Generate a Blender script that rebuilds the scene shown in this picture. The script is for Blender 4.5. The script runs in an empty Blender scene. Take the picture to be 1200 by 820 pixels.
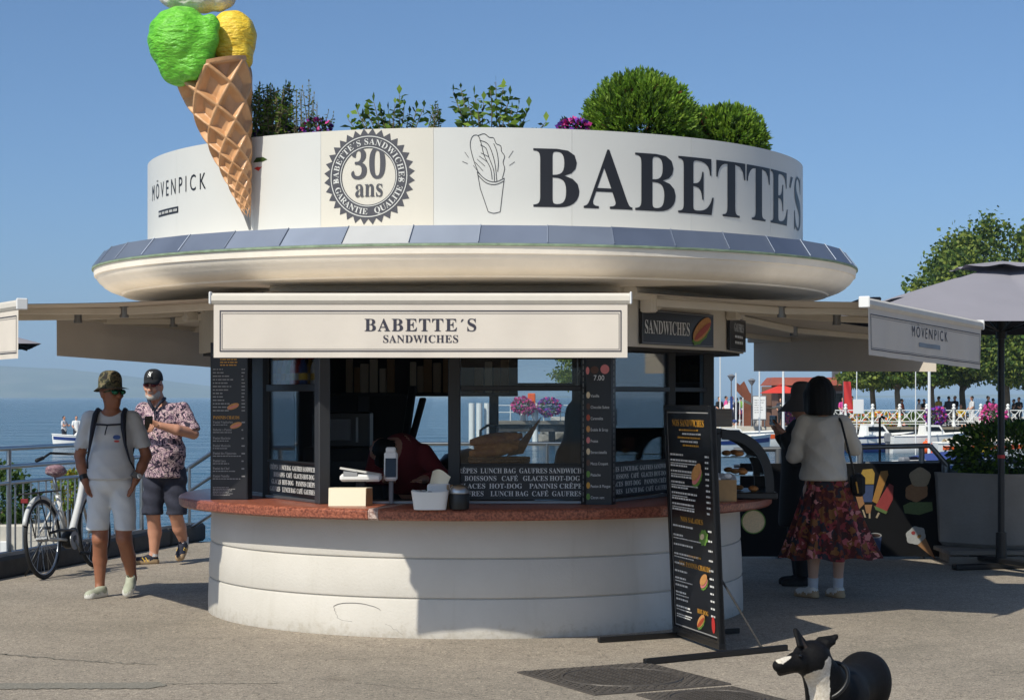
import bpy, math, random
import numpy as np
from math import pi, sin, cos, sqrt, atan2, radians
from mathutils import Vector, Matrix

random.seed(7)
scene = bpy.context.scene
COL = scene.collection

# ------------------------------------------------------------------ camera, sky, sun, exposure
CAM_H = 1.6
FPX = 2200.0                       # focal length in pixels of the 1200 px wide photograph
cam_d = bpy.data.cameras.new('camera')
cam_d.sensor_width = 36.0
cam_d.lens = 36.0 * FPX / 1200.0
cam_d.shift_y = 55.0 / 1200.0
cam_d.clip_start = 0.1
cam_d.clip_end = 40000.0
cam = bpy.data.objects.new('camera', cam_d)
COL.objects.link(cam)
cam.location = (0, 0, CAM_H)
cam.rotation_euler = (pi / 2, 0, 0)
scene.camera = cam

SUN_TRAVEL = Vector((1.083, 1.43, -1.76)).normalized()
SUN_EL = math.asin(-SUN_TRAVEL.z)
SUN_AZ = atan2(-SUN_TRAVEL.x, -SUN_TRAVEL.y)      # clockwise from +Y
world = bpy.data.worlds.new('World')
scene.world = world
world.use_nodes = True
wn = world.node_tree.nodes
wl = world.node_tree.links
wn.clear()
w_out = wn.new('ShaderNodeOutputWorld')
w_bg = wn.new('ShaderNodeBackground')
w_sky = wn.new('ShaderNodeTexSky')
w_sky.sky_type = 'NISHITA'
w_sky.sun_disc = False
w_sky.sun_elevation = SUN_EL
w_sky.sun_rotation = SUN_AZ
w_sky.altitude = 400.0
w_sky.air_density = 0.62
w_sky.dust_density = 1.9
w_sky.ozone_density = 7.0
w_hs = wn.new('ShaderNodeHueSaturation')
w_hs.inputs['Saturation'].default_value = 1.0
w_bg.inputs['Strength'].default_value = 0.089
wl.new(w_sky.outputs[0], w_hs.inputs['Color'])
w_tint = wn.new('ShaderNodeMix'); w_tint.data_type = 'RGBA'; w_tint.blend_type = 'MULTIPLY'; w_tint.inputs[0].default_value = 1.0
w_tint.inputs[7].default_value = (0.93, 1.03, 1.0, 1)
wl.new(w_hs.outputs[0], w_tint.inputs[6])
wl.new(w_tint.outputs[2], w_bg.inputs['Color'])
wl.new(w_bg.outputs[0], w_out.inputs['Surface'])

sun_d = bpy.data.lights.new('sun', 'SUN')
sun_d.energy = 3.15
sun_d.angle = radians(0.53)
sun_d.color = (1.0, 0.95, 0.83)
sun = bpy.data.objects.new('sun', sun_d)
COL.objects.link(sun)
sun.rotation_euler = SUN_TRAVEL.to_track_quat('-Z', 'Y').to_euler()
sun.location = (-40, -50, 60)

scene.view_settings.view_transform = 'Standard'
scene.view_settings.look = 'None'
scene.view_settings.exposure = 0.55
scene.view_settings.gamma = 1.0
scene.view_settings.use_curve_mapping = False
scene.render.engine = 'CYCLES'
scene.cycles.use_denoising = True
scene.cycles.max_bounces = 10
scene.cycles.transparent_max_bounces = 24
scene.cycles.volume_bounces = 0

# ------------------------------------------------------------------ helpers
def at(px, py, d):
    """world point that shows at photo pixel (px, py) when it is d metres ahead"""
    return Vector(((px - 600) / FPX * d, d, CAM_H - (py - 465) / FPX * d))

def S(r, g, b):
    f = lambda c: (c / 255 / 12.92) if c / 255 <= 0.04045 else ((c / 255 + 0.055) / 1.055) ** 2.4
    return (f(r), f(g), f(b))

def tag(o, label=None, cat=None, group=None, kind=None):
    if label: o['label'] = label
    if cat: o['category'] = cat
    if group: o['group'] = group
    if kind: o['kind'] = kind
    return o

def empty(name, loc=(0, 0, 0), label=None, cat=None, group=None, parent=None, rz=0.0):
    o = bpy.data.objects.new(name, None)
    o.empty_display_size = 0.1
    COL.objects.link(o)
    o.location = loc
    o.rotation_euler = (0, 0, rz)
    if parent: o.parent = parent
    return tag(o, label, cat, group)

def link_mesh(name, me, parent=None):
    o = bpy.data.objects.new(name, me)
    COL.objects.link(o)
    if parent is not None:
        o.parent = parent
    return o

def copy_tree(o, parent=None):
    c = o.copy()
    COL.objects.link(c)
    c.parent = parent
    for ch in o.children:
        copy_tree(ch, c)
    return c

class MB:
    """collects shapes, builds ONE mesh object"""
    def __init__(self):
        self.v = []; self.f = []; self.mi = []
        self.cur = 0
    def add(self, vs, fs):
        n = len(self.v)
        self.v += [tuple(p) for p in vs]
        self.f += [tuple(i + n for i in f) for f in fs]
        self.mi += [self.cur] * len(fs)
        return self
    def box(self, c, s, rz=0.0, M=None):
        hx, hy, hz = s[0] / 2, s[1] / 2, s[2] / 2
        vs = [Vector((x, y, z)) for x in (-hx, hx) for y in (-hy, hy) for z in (-hz, hz)]
        R = M if M is not None else Matrix.Rotation(rz, 3, 'Z')
        c = Vector(c)
        vs = [R @ v + c for v in vs]
        return self.add(vs, [(0, 1, 3, 2), (4, 6, 7, 5), (0, 4, 5, 1), (2, 3, 7, 6), (0, 2, 6, 4), (1, 5, 7, 3)])
    def bbox(self, c, s, b=0.01, rz=0.0, M=None):
        """box with chamfered edges"""
        hx, hy, hz = s[0] / 2, s[1] / 2, s[2] / 2
        b = min(b, hx * .9, hy * .9, hz * .9)
        R = M if M is not None else Matrix.Rotation(rz, 3, 'Z')
        c = Vector(c)
        vs = []; idx = {}
        for sx in (-1, 1):
            for sy in (-1, 1):
                for sz in (-1, 1):
                    for a in range(3):
                        p = [sx * (hx - (b if a != 0 else 0)), sy * (hy - (b if a != 1 else 0)), sz * (hz - (b if a != 2 else 0))]
                        idx[(sx, sy, sz, a)] = len(vs)
                        vs.append(R @ Vector(p) + c)
        fs = []
        def quad(k4): fs.append(tuple(idx[k] for k in k4))
        for s_ in (-1, 1):
            o = [(-1, -1), (1, -1), (1, 1), (-1, 1)]
            if s_ < 0: o = o[::-1]
            quad([(s_, p, q, 0) for p, q in o]); quad([(q, s_, p, 1) for p, q in o]); quad([(p, q, s_, 2) for p, q in o])
        for s1 in (-1, 1):
            for s2 in (-1, 1):
                quad([(s1, s2, -1, 0), (s1, s2, 1, 0), (s1, s2, 1, 1), (s1, s2, -1, 1)])
                quad([(s1, -1, s2, 0), (s1, 1, s2, 0), (s1, 1, s2, 2), (s1, -1, s2, 2)])
                quad([(-1, s1, s2, 1), (1, s1, s2, 1), (1, s1, s2, 2), (-1, s1, s2, 2)])
                for s3 in (-1, 1):
                    fs.append((idx[(s1, s2, s3, 0)], idx[(s1, s2, s3, 1)], idx[(s1, s2, s3, 2)]))
        return self.add(vs, fs)
    def cyl(self, p0, p1, r0, r1=None, n=12, caps=True):
        r1 = r0 if r1 is None else r1
        p0, p1 = Vector(p0), Vector(p1)
        d = (p1 - p0)
        if d.length < 1e-9: return self
        q = d.to_track_quat('Z', 'Y')
        vs = []
        for p, r in ((p0, r0), (p1, r1)):
            for i in range(n):
                a = 2 * pi * i / n
                vs.append(p + q @ Vector((r * cos(a), r * sin(a), 0)))
        fs = [(i, (i + 1) % n, n + (i + 1) % n, n + i) for i in range(n)]
        if caps:
            fs += [tuple(range(n))[::-1], tuple(range(n, 2 * n))]
        return self.add(vs, fs)
    def tube(self, pts, r, n=8, closed=False, caps=True):
        pts = [Vector(p) for p in pts]
        m = len(pts)
        rs = r if isinstance(r, (list, tuple)) else [r] * m
        vs = []
        up = Vector((0.13, 0.21, 0.97)).normalized()
        prev = None
        for i, p in enumerate(pts):
            a = pts[(i - 1) % m] if (i > 0 or closed) else p
            b = pts[(i + 1) % m] if (i < m - 1 or closed) else p
            t = (b - a).normalized()
            if prev is None:
                s = t.cross(up)
                if s.length < 1e-3: s = t.cross(Vector((1, 0, 0)))
            else:
                s = prev - t * prev.dot(t)
                if s.length < 1e-6: s = t.cross(up)
            s.normalize(); prev = s
            u = s.cross(t)
            for k in range(n):
                an = 2 * pi * k / n
                vs.append(p + (s * cos(an) + u * sin(an)) * rs[i])
        fs = []
        for i in range(m if closed else m - 1):
            j = (i + 1) % m
            for k in range(n):
                fs.append((i * n + k, i * n + (k + 1) % n, j * n + (k + 1) % n, j * n + k))
        if not closed and caps:
            fs += [tuple(range(n))[::-1], tuple(range((m - 1) * n, m * n))]
        return self.add(vs, fs)
    def lathe(self, prof, n=48, c=(0, 0, 0), a0=0.0, a1=2 * pi, close_profile=False):
        full = abs(a1 - a0 - 2 * pi) < 1e-6
        m = len(prof); k = n if full else n + 1
        vs = []
        for i in range(k):
            a = a0 + (a1 - a0) * i / n
            for r, z in prof:
                vs.append((c[0] + r * sin(a), c[1] - r * cos(a), c[2] + z))
        fs = []
        for i in range(n):
            j = (i + 1) % k
            for q in range(m if close_profile else m - 1):
                q2 = (q + 1) % m
                fs.append((i * m + q, j * m + q, j * m + q2, i * m + q2))
        if close_profile and not full:
            fs += [tuple(range(m)), tuple(range((k - 1) * m, k * m))[::-1]]
        return self.add(vs, fs)
    def prism(self, poly, z0, z1):
        n = len(poly)
        vs = [(x, y, z0) for x, y in poly] + [(x, y, z1) for x, y in poly]
        fs = [(i, (i + 1) % n, n + (i + 1) % n, n + i) for i in range(n)]
        fs += [tuple(range(n))[::-1], tuple(range(n, 2 * n))]
        return self.add(vs, fs)
    def sheet(self, quad, t):
        """thin slab from four corner points"""
        q = [Vector(p) for p in quad]
        nrm = (q[1] - q[0]).cross(q[3] - q[0]).normalized() * t
        vs = q + [p + nrm for p in q]
        return self.add(vs, [(0, 1, 2, 3), (7, 6, 5, 4), (0, 4, 5, 1), (1, 5, 6, 2), (2, 6, 7, 3), (3, 7, 4, 0)])
    def grid(self, fn, nu, nv):
        vs = [fn(i / nu, j / nv) for i in range(nu + 1) for j in range(nv + 1)]
        fs = [(i * (nv + 1) + j, (i + 1) * (nv + 1) + j, (i + 1) * (nv + 1) + j + 1, i * (nv + 1) + j + 1) for i in range(nu) for j in range(nv)]
        return self.add(vs, fs)
    def ball(self, c, r, nu=16, nv=10):
        r = (r, r, r) if not isinstance(r, (tuple, list)) else r
        return self.grid(lambda u, v: (c[0] + r[0] * sin(pi * v) * cos(2 * pi * u), c[1] + r[1] * sin(pi * v) * sin(2 * pi * u), c[2] - r[2] * cos(pi * v)), nu, nv)
    def build(self, name, mat, parent=None, smooth=False, loc=None, angle=None):
        me = bpy.data.meshes.new(name)
        me.from_pydata(self.v, [], self.f)
        mats = mat if isinstance(mat, (list, tuple)) else [mat]
        for m in mats:
            me.materials.append(MAT[m] if isinstance(m, str) else m)
        if len(mats) > 1:
            me.polygons.foreach_set('material_index', self.mi)
        if smooth:
            me.polygons.foreach_set('use_smooth', [True] * len(me.polygons))
            if angle is not None:
                try: me.set_sharp_from_angle(angle=radians(angle))
                except Exception: pass
        me.update()
        o = link_mesh(name, me, parent)
        if loc: o.location = loc
        return o

# ------------------------------------------------------------------ signed distance surfaces (bodies, dog, scoops)
class SDF:
    def __init__(self, lo, hi, h):
        self.lo = np.array(lo, float); self.h = h
        n = np.ceil((np.array(hi) - self.lo) / h).astype(int) + 1
        self.n = n
        self.ax = [self.lo[i] + h * np.arange(n[i]) for i in range(3)]
        self.F = np.full(n, 1e3, np.float32)
        self.B = np.full(n, 1e3, np.float32)
        self.M = np.zeros(n, np.int8)
    def _win(self, lo, hi):
        a = np.clip(np.floor((np.array(lo) - self.lo) / self.h).astype(int), 0, self.n - 1)
        b = np.clip(np.ceil((np.array(hi) - self.lo) / self.h).astype(int) + 1, 1, self.n)
        sl = tuple(slice(a[i], max(b[i], a[i] + 1)) for i in range(3))
        X = self.ax[0][sl[0]][:, None, None]; Y = self.ax[1][sl[1]][None, :, None]; Z = self.ax[2][sl[2]][None, None, :]
        return sl, X, Y, Z
    def _mix(self, sl, d, k, m, cut=False):
        F = self.F[sl]
        if cut:
            h = np.clip(0.5 - 0.5 * (d + F) / k, 0, 1) if k > 0 else (d < -F)
            if k > 0: self.F[sl] = F * (1 - h) - d * h + k * h * (1 - h)
            else: self.F[sl] = np.maximum(F, -d)
            return
        if k > 0:
            h = np.clip(0.5 + 0.5 * (F - d) / k, 0, 1)
            self.F[sl] = F * (1 - h) + d * h - k * h * (1 - h)
        else:
            self.F[sl] = np.minimum(F, d)
        w = d < self.B[sl]
        self.B[sl] = np.where(w, d, self.B[sl]); self.M[sl] = np.where(w, m, self.M[sl])
    def cap(self, a, b, r0, r1=None, k=0.02, m=0, cut=False):
        r1 = r0 if r1 is None else r1
        a = np.array(a, float); b = np.array(b, float)
        g = max(r0, r1) + k + 4 * self.h
        sl, X, Y, Z = self._win(np.minimum(a, b) - g, np.maximum(a, b) + g)
        ba = b - a; L = max(float(ba @ ba), 1e-9)
        t = np.clip(((X - a[0]) * ba[0] + (Y - a[1]) * ba[1] + (Z - a[2]) * ba[2]) / L, 0, 1)
        d = np.sqrt((X - a[0] - t * ba[0]) ** 2 + (Y - a[1] - t * ba[1]) ** 2 + (Z - a[2] - t * ba[2]) ** 2) - (r0 + (r1 - r0) * t)
        self._mix(sl, d.astype(np.float32), k, m, cut)
    def chain(self, pts, rs, k=0.02, m=0):
        for i in range(len(pts) - 1):
            self.cap(pts[i], pts[i + 1], rs[i], rs[i + 1], k, m)
    def ell(self, c, r, R=None, k=0.02, m=0, cut=False):
        c = np.array(c, float); r = np.array(r, float)
        g = r.max() + k + 4 * self.h
        sl, X, Y, Z = self._win(c - g, c + g)
        x, y, z = X - c[0], Y - c[1], Z - c[2]
        if R is not None:
            A = np.array(R.transposed())
            x, y, z = (A[0][0] * x + A[0][1] * y + A[0][2] * z, A[1][0] * x + A[1][1] * y + A[1][2] * z, A[2][0] * x + A[2][1] * y + A[2][2] * z)
        k0 = np.sqrt((x / r[0]) ** 2 + (y / r[1]) ** 2 + (z / r[2]) ** 2)
        k1 = np.sqrt((x / r[0] ** 2) ** 2 + (y / r[1] ** 2) ** 2 + (z / r[2] ** 2) ** 2) + 1e-9
        self._mix(sl, (k0 * (k0 - 1) / k1).astype(np.float32), k, m, cut)
    def paint(self, a, b, r, m):
        a = np.array(a, float); b = np.array(b, float)
        sl, X, Y, Z = self._win(np.minimum(a, b) - r, np.maximum(a, b) + r)
        ba = b - a; L = max(float(ba @ ba), 1e-9)
        t = np.clip(((X - a[0]) * ba[0] + (Y - a[1]) * ba[1] + (Z - a[2]) * ba[2]) / L, 0, 1)
        d = np.sqrt((X - a[0] - t * ba[0]) ** 2 + (Y - a[1] - t * ba[1]) ** 2 + (Z - a[2] - t * ba[2]) ** 2)
        self.M[sl] = np.where(d < r, m, self.M[sl])
    def plane(self, p, nrm, k=0.0):
        """keep only the side the normal points away from"""
        nrm = np.array(nrm, float); nrm /= np.linalg.norm(nrm)
        d = (self.ax[0][:, None, None] - p[0]) * nrm[0] + (self.ax[1][None, :, None] - p[1]) * nrm[1] + (self.ax[2][None, None, :] - p[2]) * nrm[2]
        self.F = np.maximum(self.F, d.astype(np.float32))
    def warp(self, fn):
        self.F = self.F + fn(self.ax[0][:, None, None], self.ax[1][None, :, None], self.ax[2][None, None, :]).astype(np.float32)
    def mesh(self, name, mats, parent=None, smooth=True, patch=None):
        F = self.F; h = self.h
        s = F < 0
        c = np.zeros(np.array(F.shape) - 1, np.int8)
        for dx in (0, 1):
            for dy in (0, 1):
                for dz in (0, 1):
                    c += s[dx:dx + c.shape[0], dy:dy + c.shape[1], dz:dz + c.shape[2]]
        act = (c > 0) & (c < 8)
        I = np.argwhere(act)
        idx = np.full(c.shape, -1, np.int64); idx[act] = np.arange(len(I))
        P = np.zeros((len(I), 3)); W = np.zeros(len(I))
        for a in range(3):
            o1, o2 = [q for q in range(3) if q != a]
            for u in (0, 1):
                for w in (0, 1):
                    A = I.copy(); A[:, o1] += u; A[:, o2] += w
                    Bq = A.copy(); Bq[:, a] += 1
                    fa = F[A[:, 0], A[:, 1], A[:, 2]]; fb = F[Bq[:, 0], Bq[:, 1], Bq[:, 2]]
                    cr = (fa < 0) != (fb < 0)
                    t = np.where(cr, fa / np.where(cr, fa - fb, 1), 0)
                    pt = A.astype(float); pt[:, a] += t
                    P[cr] += pt[cr]; W[cr] += 1
        P = P / np.maximum(W, 1)[:, None]
        V = P * h + self.lo
        faces = []
        for a in range(3):
            o1, o2 = (a + 1) % 3, (a + 2) % 3
            sa = [slice(None)] * 3; sb = [slice(None)] * 3
            sa[a] = slice(0, -1); sb[a] = slice(1, None)
            e = s[tuple(sa)] != s[tuple(sb)]
            E = np.argwhere(e)
            ok = (E[:, o1] > 0) & (E[:, o2] > 0) & (E[:, o1] < F.shape[o1] - 1) & (E[:, o2] < F.shape[o2] - 1)
            E = E[ok]
            inside = s[E[:, 0], E[:, 1], E[:, 2]]
            q = []
            for du, dw in ((-1, -1), (0, -1), (0, 0), (-1, 0)):
                C = E.copy(); C[:, o1] += du; C[:, o2] += dw
                q.append(idx[C[:, 0], C[:, 1], C[:, 2]])
            q = np.stack(q, 1)
            q[~inside] = q[~inside][:, ::-1]
            faces.append(q)
        Q = np.concatenate(faces)
        Q = Q[(Q >= 0).all(1)]
        me = bpy.data.meshes.new(name)
        me.from_pydata(V.tolist(), [], Q.tolist())
        mats = mats if isinstance(mats, (list, tuple)) else [mats]
        for m in mats: me.materials.append(MAT[m] if isinstance(m, str) else m)
        if len(mats) > 1:
            G = np.clip(np.round((V - self.lo) / h).astype(int), 0, self.n - 1)
            vm = self.M[G[:, 0], G[:, 1], G[:, 2]]
            me.polygons.foreach_set('material_index', vm[Q[:, 0]].astype(np.int32))
        if patch:
            G = np.clip(np.round((V - self.lo) / h).astype(int), 0, self.n - 1)
            vm = self.M[G[:, 0], G[:, 1], G[:, 2]]
            for i, (an, idv) in enumerate(patch.items()):
                a = (vm == idv).astype(float)
                for _ in range(3):
                    acc = np.zeros(len(V)); cnt = np.zeros(len(V)); fm = a[Q].mean(1)
                    for k in range(4): np.add.at(acc, Q[:, k], fm); np.add.at(cnt, Q[:, k], 1)
                    a = acc / np.maximum(cnt, 1)
                at_ = me.attributes.new(an, 'FLOAT', 'POINT'); at_.data.foreach_set('value', a.astype(np.float32))
        if smooth: me.polygons.foreach_set('use_smooth', [True] * len(me.polygons))
        me.update()
        return link_mesh(name, me, parent)

# ------------------------------------------------------------------ lettering (glyph outlines of the built-in font)
GLY = {}
def glyph(ch, serif=True):
    key = (ch, serif)
    if key in GLY: return GLY[key]
    c = ch; acc = None
    if serif:
        base = {'É': ('E', "'"), 'Ê': ('E', '^'), 'é': ('e', "'")}.get(ch)
        if base: c, acc = base
        if 'A' <= c <= 'Z': c = chr(0x1D400 + ord(c) - 65)
        elif 'a' <= c <= 'z': c = chr(0x1D41A + ord(c) - 97)
        elif '0' <= c <= '9': c = chr(0x1D7CE + ord(c) - 48)
    def mesh_of(body):
        cu = bpy.data.curves.new('t', 'FONT'); cu.body = body; cu.resolution_u = 3
        o = bpy.data.objects.new('t', cu); COL.objects.link(o)
        dg = bpy.context.evaluated_depsgraph_get(); dg.update()
        me = bpy.data.meshes.new_from_object(o.evaluated_get(dg))
        vs = [(v.co.x, v.co.y) for v in me.vertices]; fs = [tuple(p.vertices) for p in me.polygons]
        bpy.data.objects.remove(o); bpy.data.curves.remove(cu); bpy.data.meshes.remove(me)
        return vs, fs
    if ch == ' ':
        GLY[key] = ([], [], 0.25 if serif else 0.3)
        return GLY[key]
    vs, fs = mesh_of(c)
    adv = max(x for x, y in mesh_of(c + '|')[0]) - 0.168
    if acc:
        n = len(vs); xm = (min(x for x, y in vs) + max(x for x, y in vs)) / 2; yt = max(y for x, y in vs)
        if acc == "'":
            vs += [(xm - .03, yt + .04), (xm + .05, yt + .05), (xm + .15, yt + .2), (xm + .05, yt + .2)]
            fs.append((n, n + 1, n + 2, n + 3))
        else:
            vs += [(xm - .17, yt + .04), (xm - .08, yt + .04), (xm, yt + .12), (xm + .08, yt + .04), (xm + .17, yt + .04), (xm, yt + .19)]
            fs += [(n, n + 1, n + 2, n + 5), (n + 2, n + 3, n + 4, n + 5)]
    GLY[key] = (vs, fs, adv)
    return GLY[key]

def text2d(s, cap=0.1, sx=1.0, serif=True, track=0.0, align='c', glyphs=False):
    """list of (verts2d, faces) per glyph, baseline at 0, aligned on x = 0"""
    k = cap / 0.68
    out = []; x = 0.0
    for ch in s:
        vs, fs, adv = glyph(ch, serif)
        if vs: out.append(([(x + vx * k * sx, vy * k) for vx, vy in vs], fs))
        x += (adv + track) * k * sx
    w = x - track * k * sx
    dx = {'c': -w / 2, 'l': 0.0, 'r': -w}[align]
    out = [([(vx + dx, vy) for vx, vy in vs], fs) for vs, fs in out]
    return out, w

def slice_faces(vs, fs, wmax):
    """split glyph triangles until none is wider than wmax, so they can bend round the drum"""
    vs = list(vs); out = []; st = []
    for f in fs:
        for i in range(1, len(f) - 1): st.append((f[0], f[i], f[i + 1]))
    cache = {}
    while st:
        t = st.pop(); e = [(abs(vs[t[i]][0] - vs[t[(i + 1) % 3]][0]), i) for i in range(3)]; w, i = max(e)
        if w <= wmax: out.append(t); continue
        a, b, c = t[i], t[(i + 1) % 3], t[(i + 2) % 3]; k = (min(a, b), max(a, b))
        if k not in cache: cache[k] = len(vs); vs.append(((vs[a][0] + vs[b][0]) / 2, (vs[a][1] + vs[b][1]) / 2))
        st += [(a, cache[k], c), (cache[k], b, c)]
    return vs, out

def put_text(mb, s, place, cap=0.1, at2=(0, 0), width=None, **kw):
    """text mapped through place(u, v) -> world point, joined into mb"""
    out, w = text2d(s, cap, **kw)
    q = 1.0 if width is None else width / w
    for vs, fs in out:
        mb.add([place(at2[0] + x * q, at2[1] + y) for x, y in vs], fs)
    return w * q

def plane_map(o, u, v, off=0.0):
    o, u, v = Vector(o), Vector(u).normalized(), Vector(v).normalized()
    n = u.cross(v)
    return lambda a, b: o + u * a + v * b + n * off

# ------------------------------------------------------------------ materials
MAT = {}
ORD = ['first', 'second', 'third', 'fourth', 'fifth', 'sixth', 'seventh', 'eighth', 'ninth', 'tenth', 'eleventh', 'twelfth', 'thirteenth', 'fourteenth', 'fifteenth', 'sixteenth', 'seventeenth', 'eighteenth', 'nineteenth', 'twentieth']
def mat(name, col, rough=0.6, metal=0.0, spec=0.5, var=0.0, vscale=4.0, col2=None, bump=0.0, bscale=60.0, detail=4.0, coat=0.0,
        ramp=(0.35, 0.65), stretch=None, sss=0.0, trans=0.0, ior=None, rvar=0.0):
    m = bpy.data.materials.new(name); m.use_nodes = True
    nt = m.node_tree; N = nt.nodes; L = nt.links
    b = N['Principled BSDF']
    b.inputs['Base Color'].default_value = (*col, 1)
    b.inputs['Roughness'].default_value = rough
    b.inputs['Metallic'].default_value = metal
    b.inputs['Specular IOR Level'].default_value = spec
    b.inputs['Coat Weight'].default_value = coat
    b.inputs['Transmission Weight'].default_value = trans
    if ior: b.inputs['IOR'].default_value = ior
    if sss:
        b.inputs['Subsurface Weight'].default_value = sss
        b.inputs['Subsurface Radius'].default_value = (0.02, 0.008, 0.004)
    tc = None
    def coord():
        nonlocal tc
        if tc is None:
            t = N.new('ShaderNodeTexCoord'); tc = t.outputs['Object']
            if stretch:
                mp = N.new('ShaderNodeMapping'); mp.inputs['Scale'].default_value = stretch
                L.new(tc, mp.inputs['Vector']); tc = mp.outputs['Vector']
        return tc
    if var or col2:
        c2 = col2 if col2 else tuple(max(0, c * (1 - var)) for c in col)
        c1 = col if col2 else tuple(min(1, c * (1 + var * .6)) for c in col)
        nz = N.new('ShaderNodeTexNoise'); nz.inputs['Scale'].default_value = vscale; nz.inputs['Detail'].default_value = detail
        nz.inputs['Roughness'].default_value = 0.62
        L.new(coord(), nz.inputs['Vector'])
        rp = N.new('ShaderNodeValToRGB')
        rp.color_ramp.elements[0].position = ramp[0]; rp.color_ramp.elements[1].position = ramp[1]
        rp.color_ramp.elements[0].color = (*c2, 1); rp.color_ramp.elements[1].color = (*c1, 1)
        L.new(nz.outputs['Fac'], rp.inputs['Fac']); L.new(rp.outputs['Color'], b.inputs['Base Color'])
        if rvar:
            mr = N.new('ShaderNodeMapRange'); mr.inputs['To Min'].default_value = rough - rvar; mr.inputs['To Max'].default_value = rough + rvar
            L.new(nz.outputs['Fac'], mr.inputs['Value']); L.new(mr.outputs['Result'], b.inputs['Roughness'])
    if bump:
        nb = N.new('ShaderNodeTexNoise'); nb.inputs['Scale'].default_value = bscale; nb.inputs['Detail'].default_value = 5
        L.new(coord(), nb.inputs['Vector'])
        bp = N.new('ShaderNodeBump'); bp.inputs['Strength'].default_value = min(1.0, bump); bp.inputs['Distance'].default_value = 0.02 * max(1.0, bump)
        L.new(nb.outputs['Fac'], bp.inputs['Height']); L.new(bp.outputs['Normal'], b.inputs['Normal'])
    MAT[name] = m
    return m

mat('stucco', S(214, 208, 197), 0.85, var=0.04, vscale=1.6, bump=0.12, bscale=90)
mat('cornice', S(234, 225, 210), 0.7, var=0.09, vscale=2.2, bump=0.12, bscale=30)
mat('sign_white', S(202, 202, 198), 0.45, var=0.02, vscale=2.0)
mat('sign_cream', S(205, 200, 188), 0.45, var=0.02, vscale=2.0)
mat('sign_black', S(34, 34, 38), 0.45)
mat('sign_grey', S(70, 70, 76), 0.5)
mat('zinc', S(142, 150, 164), 0.58, metal=0.85, var=0.07, vscale=2.0, rvar=0.06)
mat('zinc_b', S(130, 139, 156), 0.56, metal=0.85, var=0.07, vscale=2.0, rvar=0.06)
mat('zinc_c', S(172, 173, 174), 0.6, metal=0.8, var=0.07, vscale=2.0, rvar=0.06)
mat('patina', S(128, 146, 120), 0.7, var=0.25, vscale=18)
mat('granite', S(172, 104, 80), 0.3, var=0.0, col2=S(104, 54, 42), vscale=62, detail=8, ramp=(0.40, 0.62))
mat('granite_pale', S(208, 188, 176), 0.4, col2=S(120, 78, 70), vscale=70, detail=6)
mat('frame', S(52, 53, 56), 0.45, var=0.08, vscale=6)
mat('frame_dark', S(24, 24, 26), 0.4)
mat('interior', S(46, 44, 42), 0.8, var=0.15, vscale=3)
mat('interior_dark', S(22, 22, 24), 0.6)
mat('fascia', S(214, 207, 194), 0.7, var=0.06, vscale=2)
mat('soffit', S(200, 192, 180), 0.8, var=0.06, vscale=2)
mat('steel', S(176, 178, 180), 0.32, metal=1.0, var=0.08, vscale=6)
mat('steel_dull', S(140, 142, 144), 0.45, metal=0.9, var=0.1, vscale=6)
mat('alu_white', S(214, 206, 192), 0.5, var=0.05, vscale=6)
mat('print_line', S(52, 50, 62), 0.6)
mat('black_paint', S(20, 20, 21), 0.4)
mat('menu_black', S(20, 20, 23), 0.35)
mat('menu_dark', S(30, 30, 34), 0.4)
mat('print_white', S(225, 225, 222), 0.5)
mat('print_dim', S(150, 150, 150), 0.5)
mat('print_gold', S(214, 156, 52), 0.5)
mat('print_bread', S(204, 146, 84), 0.6, var=0.15, vscale=60)
mat('print_sausage', S(176, 72, 44), 0.5)
mat('print_green', S(104, 146, 60), 0.6, var=0.2, vscale=80)
mat('print_red', S(190, 48, 44), 0.5)
mat('print_yellow', S(232, 190, 66), 0.5)
mat('print_blue', S(52, 82, 146), 0.5)
mat('print_cream', S(226, 204, 164), 0.5, var=0.12, vscale=70)
mat('print_pink', S(214, 126, 124), 0.5)
mat('print_brown', S(84, 54, 38), 0.5)
mat('plastic_white', S(222, 222, 220), 0.35)
mat('plastic_grey', S(120, 122, 126), 0.4)
mat('paper', S(238, 226, 200), 0.8)
mat('screen', S(12, 13, 15), 0.12)
mat('cardboard', S(150, 112, 74), 0.85, var=0.1, vscale=12)
mat('kraft', S(176, 140, 96), 0.85, var=0.12, vscale=10)
mat('bread', S(190, 128, 66), 0.7, col2=S(142, 84, 38), vscale=14, bump=0.3, bscale=40)
mat('wicker', S(128, 88, 48), 0.8, var=0.3, vscale=60, bump=0.4, bscale=80)
mat('rubber', S(24, 24, 25), 0.75)
mat('leaf', S(92, 120, 52), 0.55, col2=S(60, 88, 36), vscale=5)
mat('leaf_bright', S(142, 168, 66), 0.5, col2=S(92, 126, 42), vscale=9)
mat('leaf_thuja', S(146, 178, 62), 0.6, col2=S(96, 138, 42), vscale=9)
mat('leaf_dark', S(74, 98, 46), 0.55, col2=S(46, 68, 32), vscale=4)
mat('leaf_tree', S(146, 158, 70), 0.6, col2=S(98, 120, 48), vscale=0.6)
mat('leaf_yellow', S(170, 150, 50), 0.6, col2=S(120, 124, 44), vscale=3)
mat('leaf_dry', S(140, 130, 96), 0.7, col2=S(100, 104, 70), vscale=9)
mat('bark', S(108, 96, 80), 0.9, var=0.25, vscale=3, bump=0.5, bscale=12)
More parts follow.
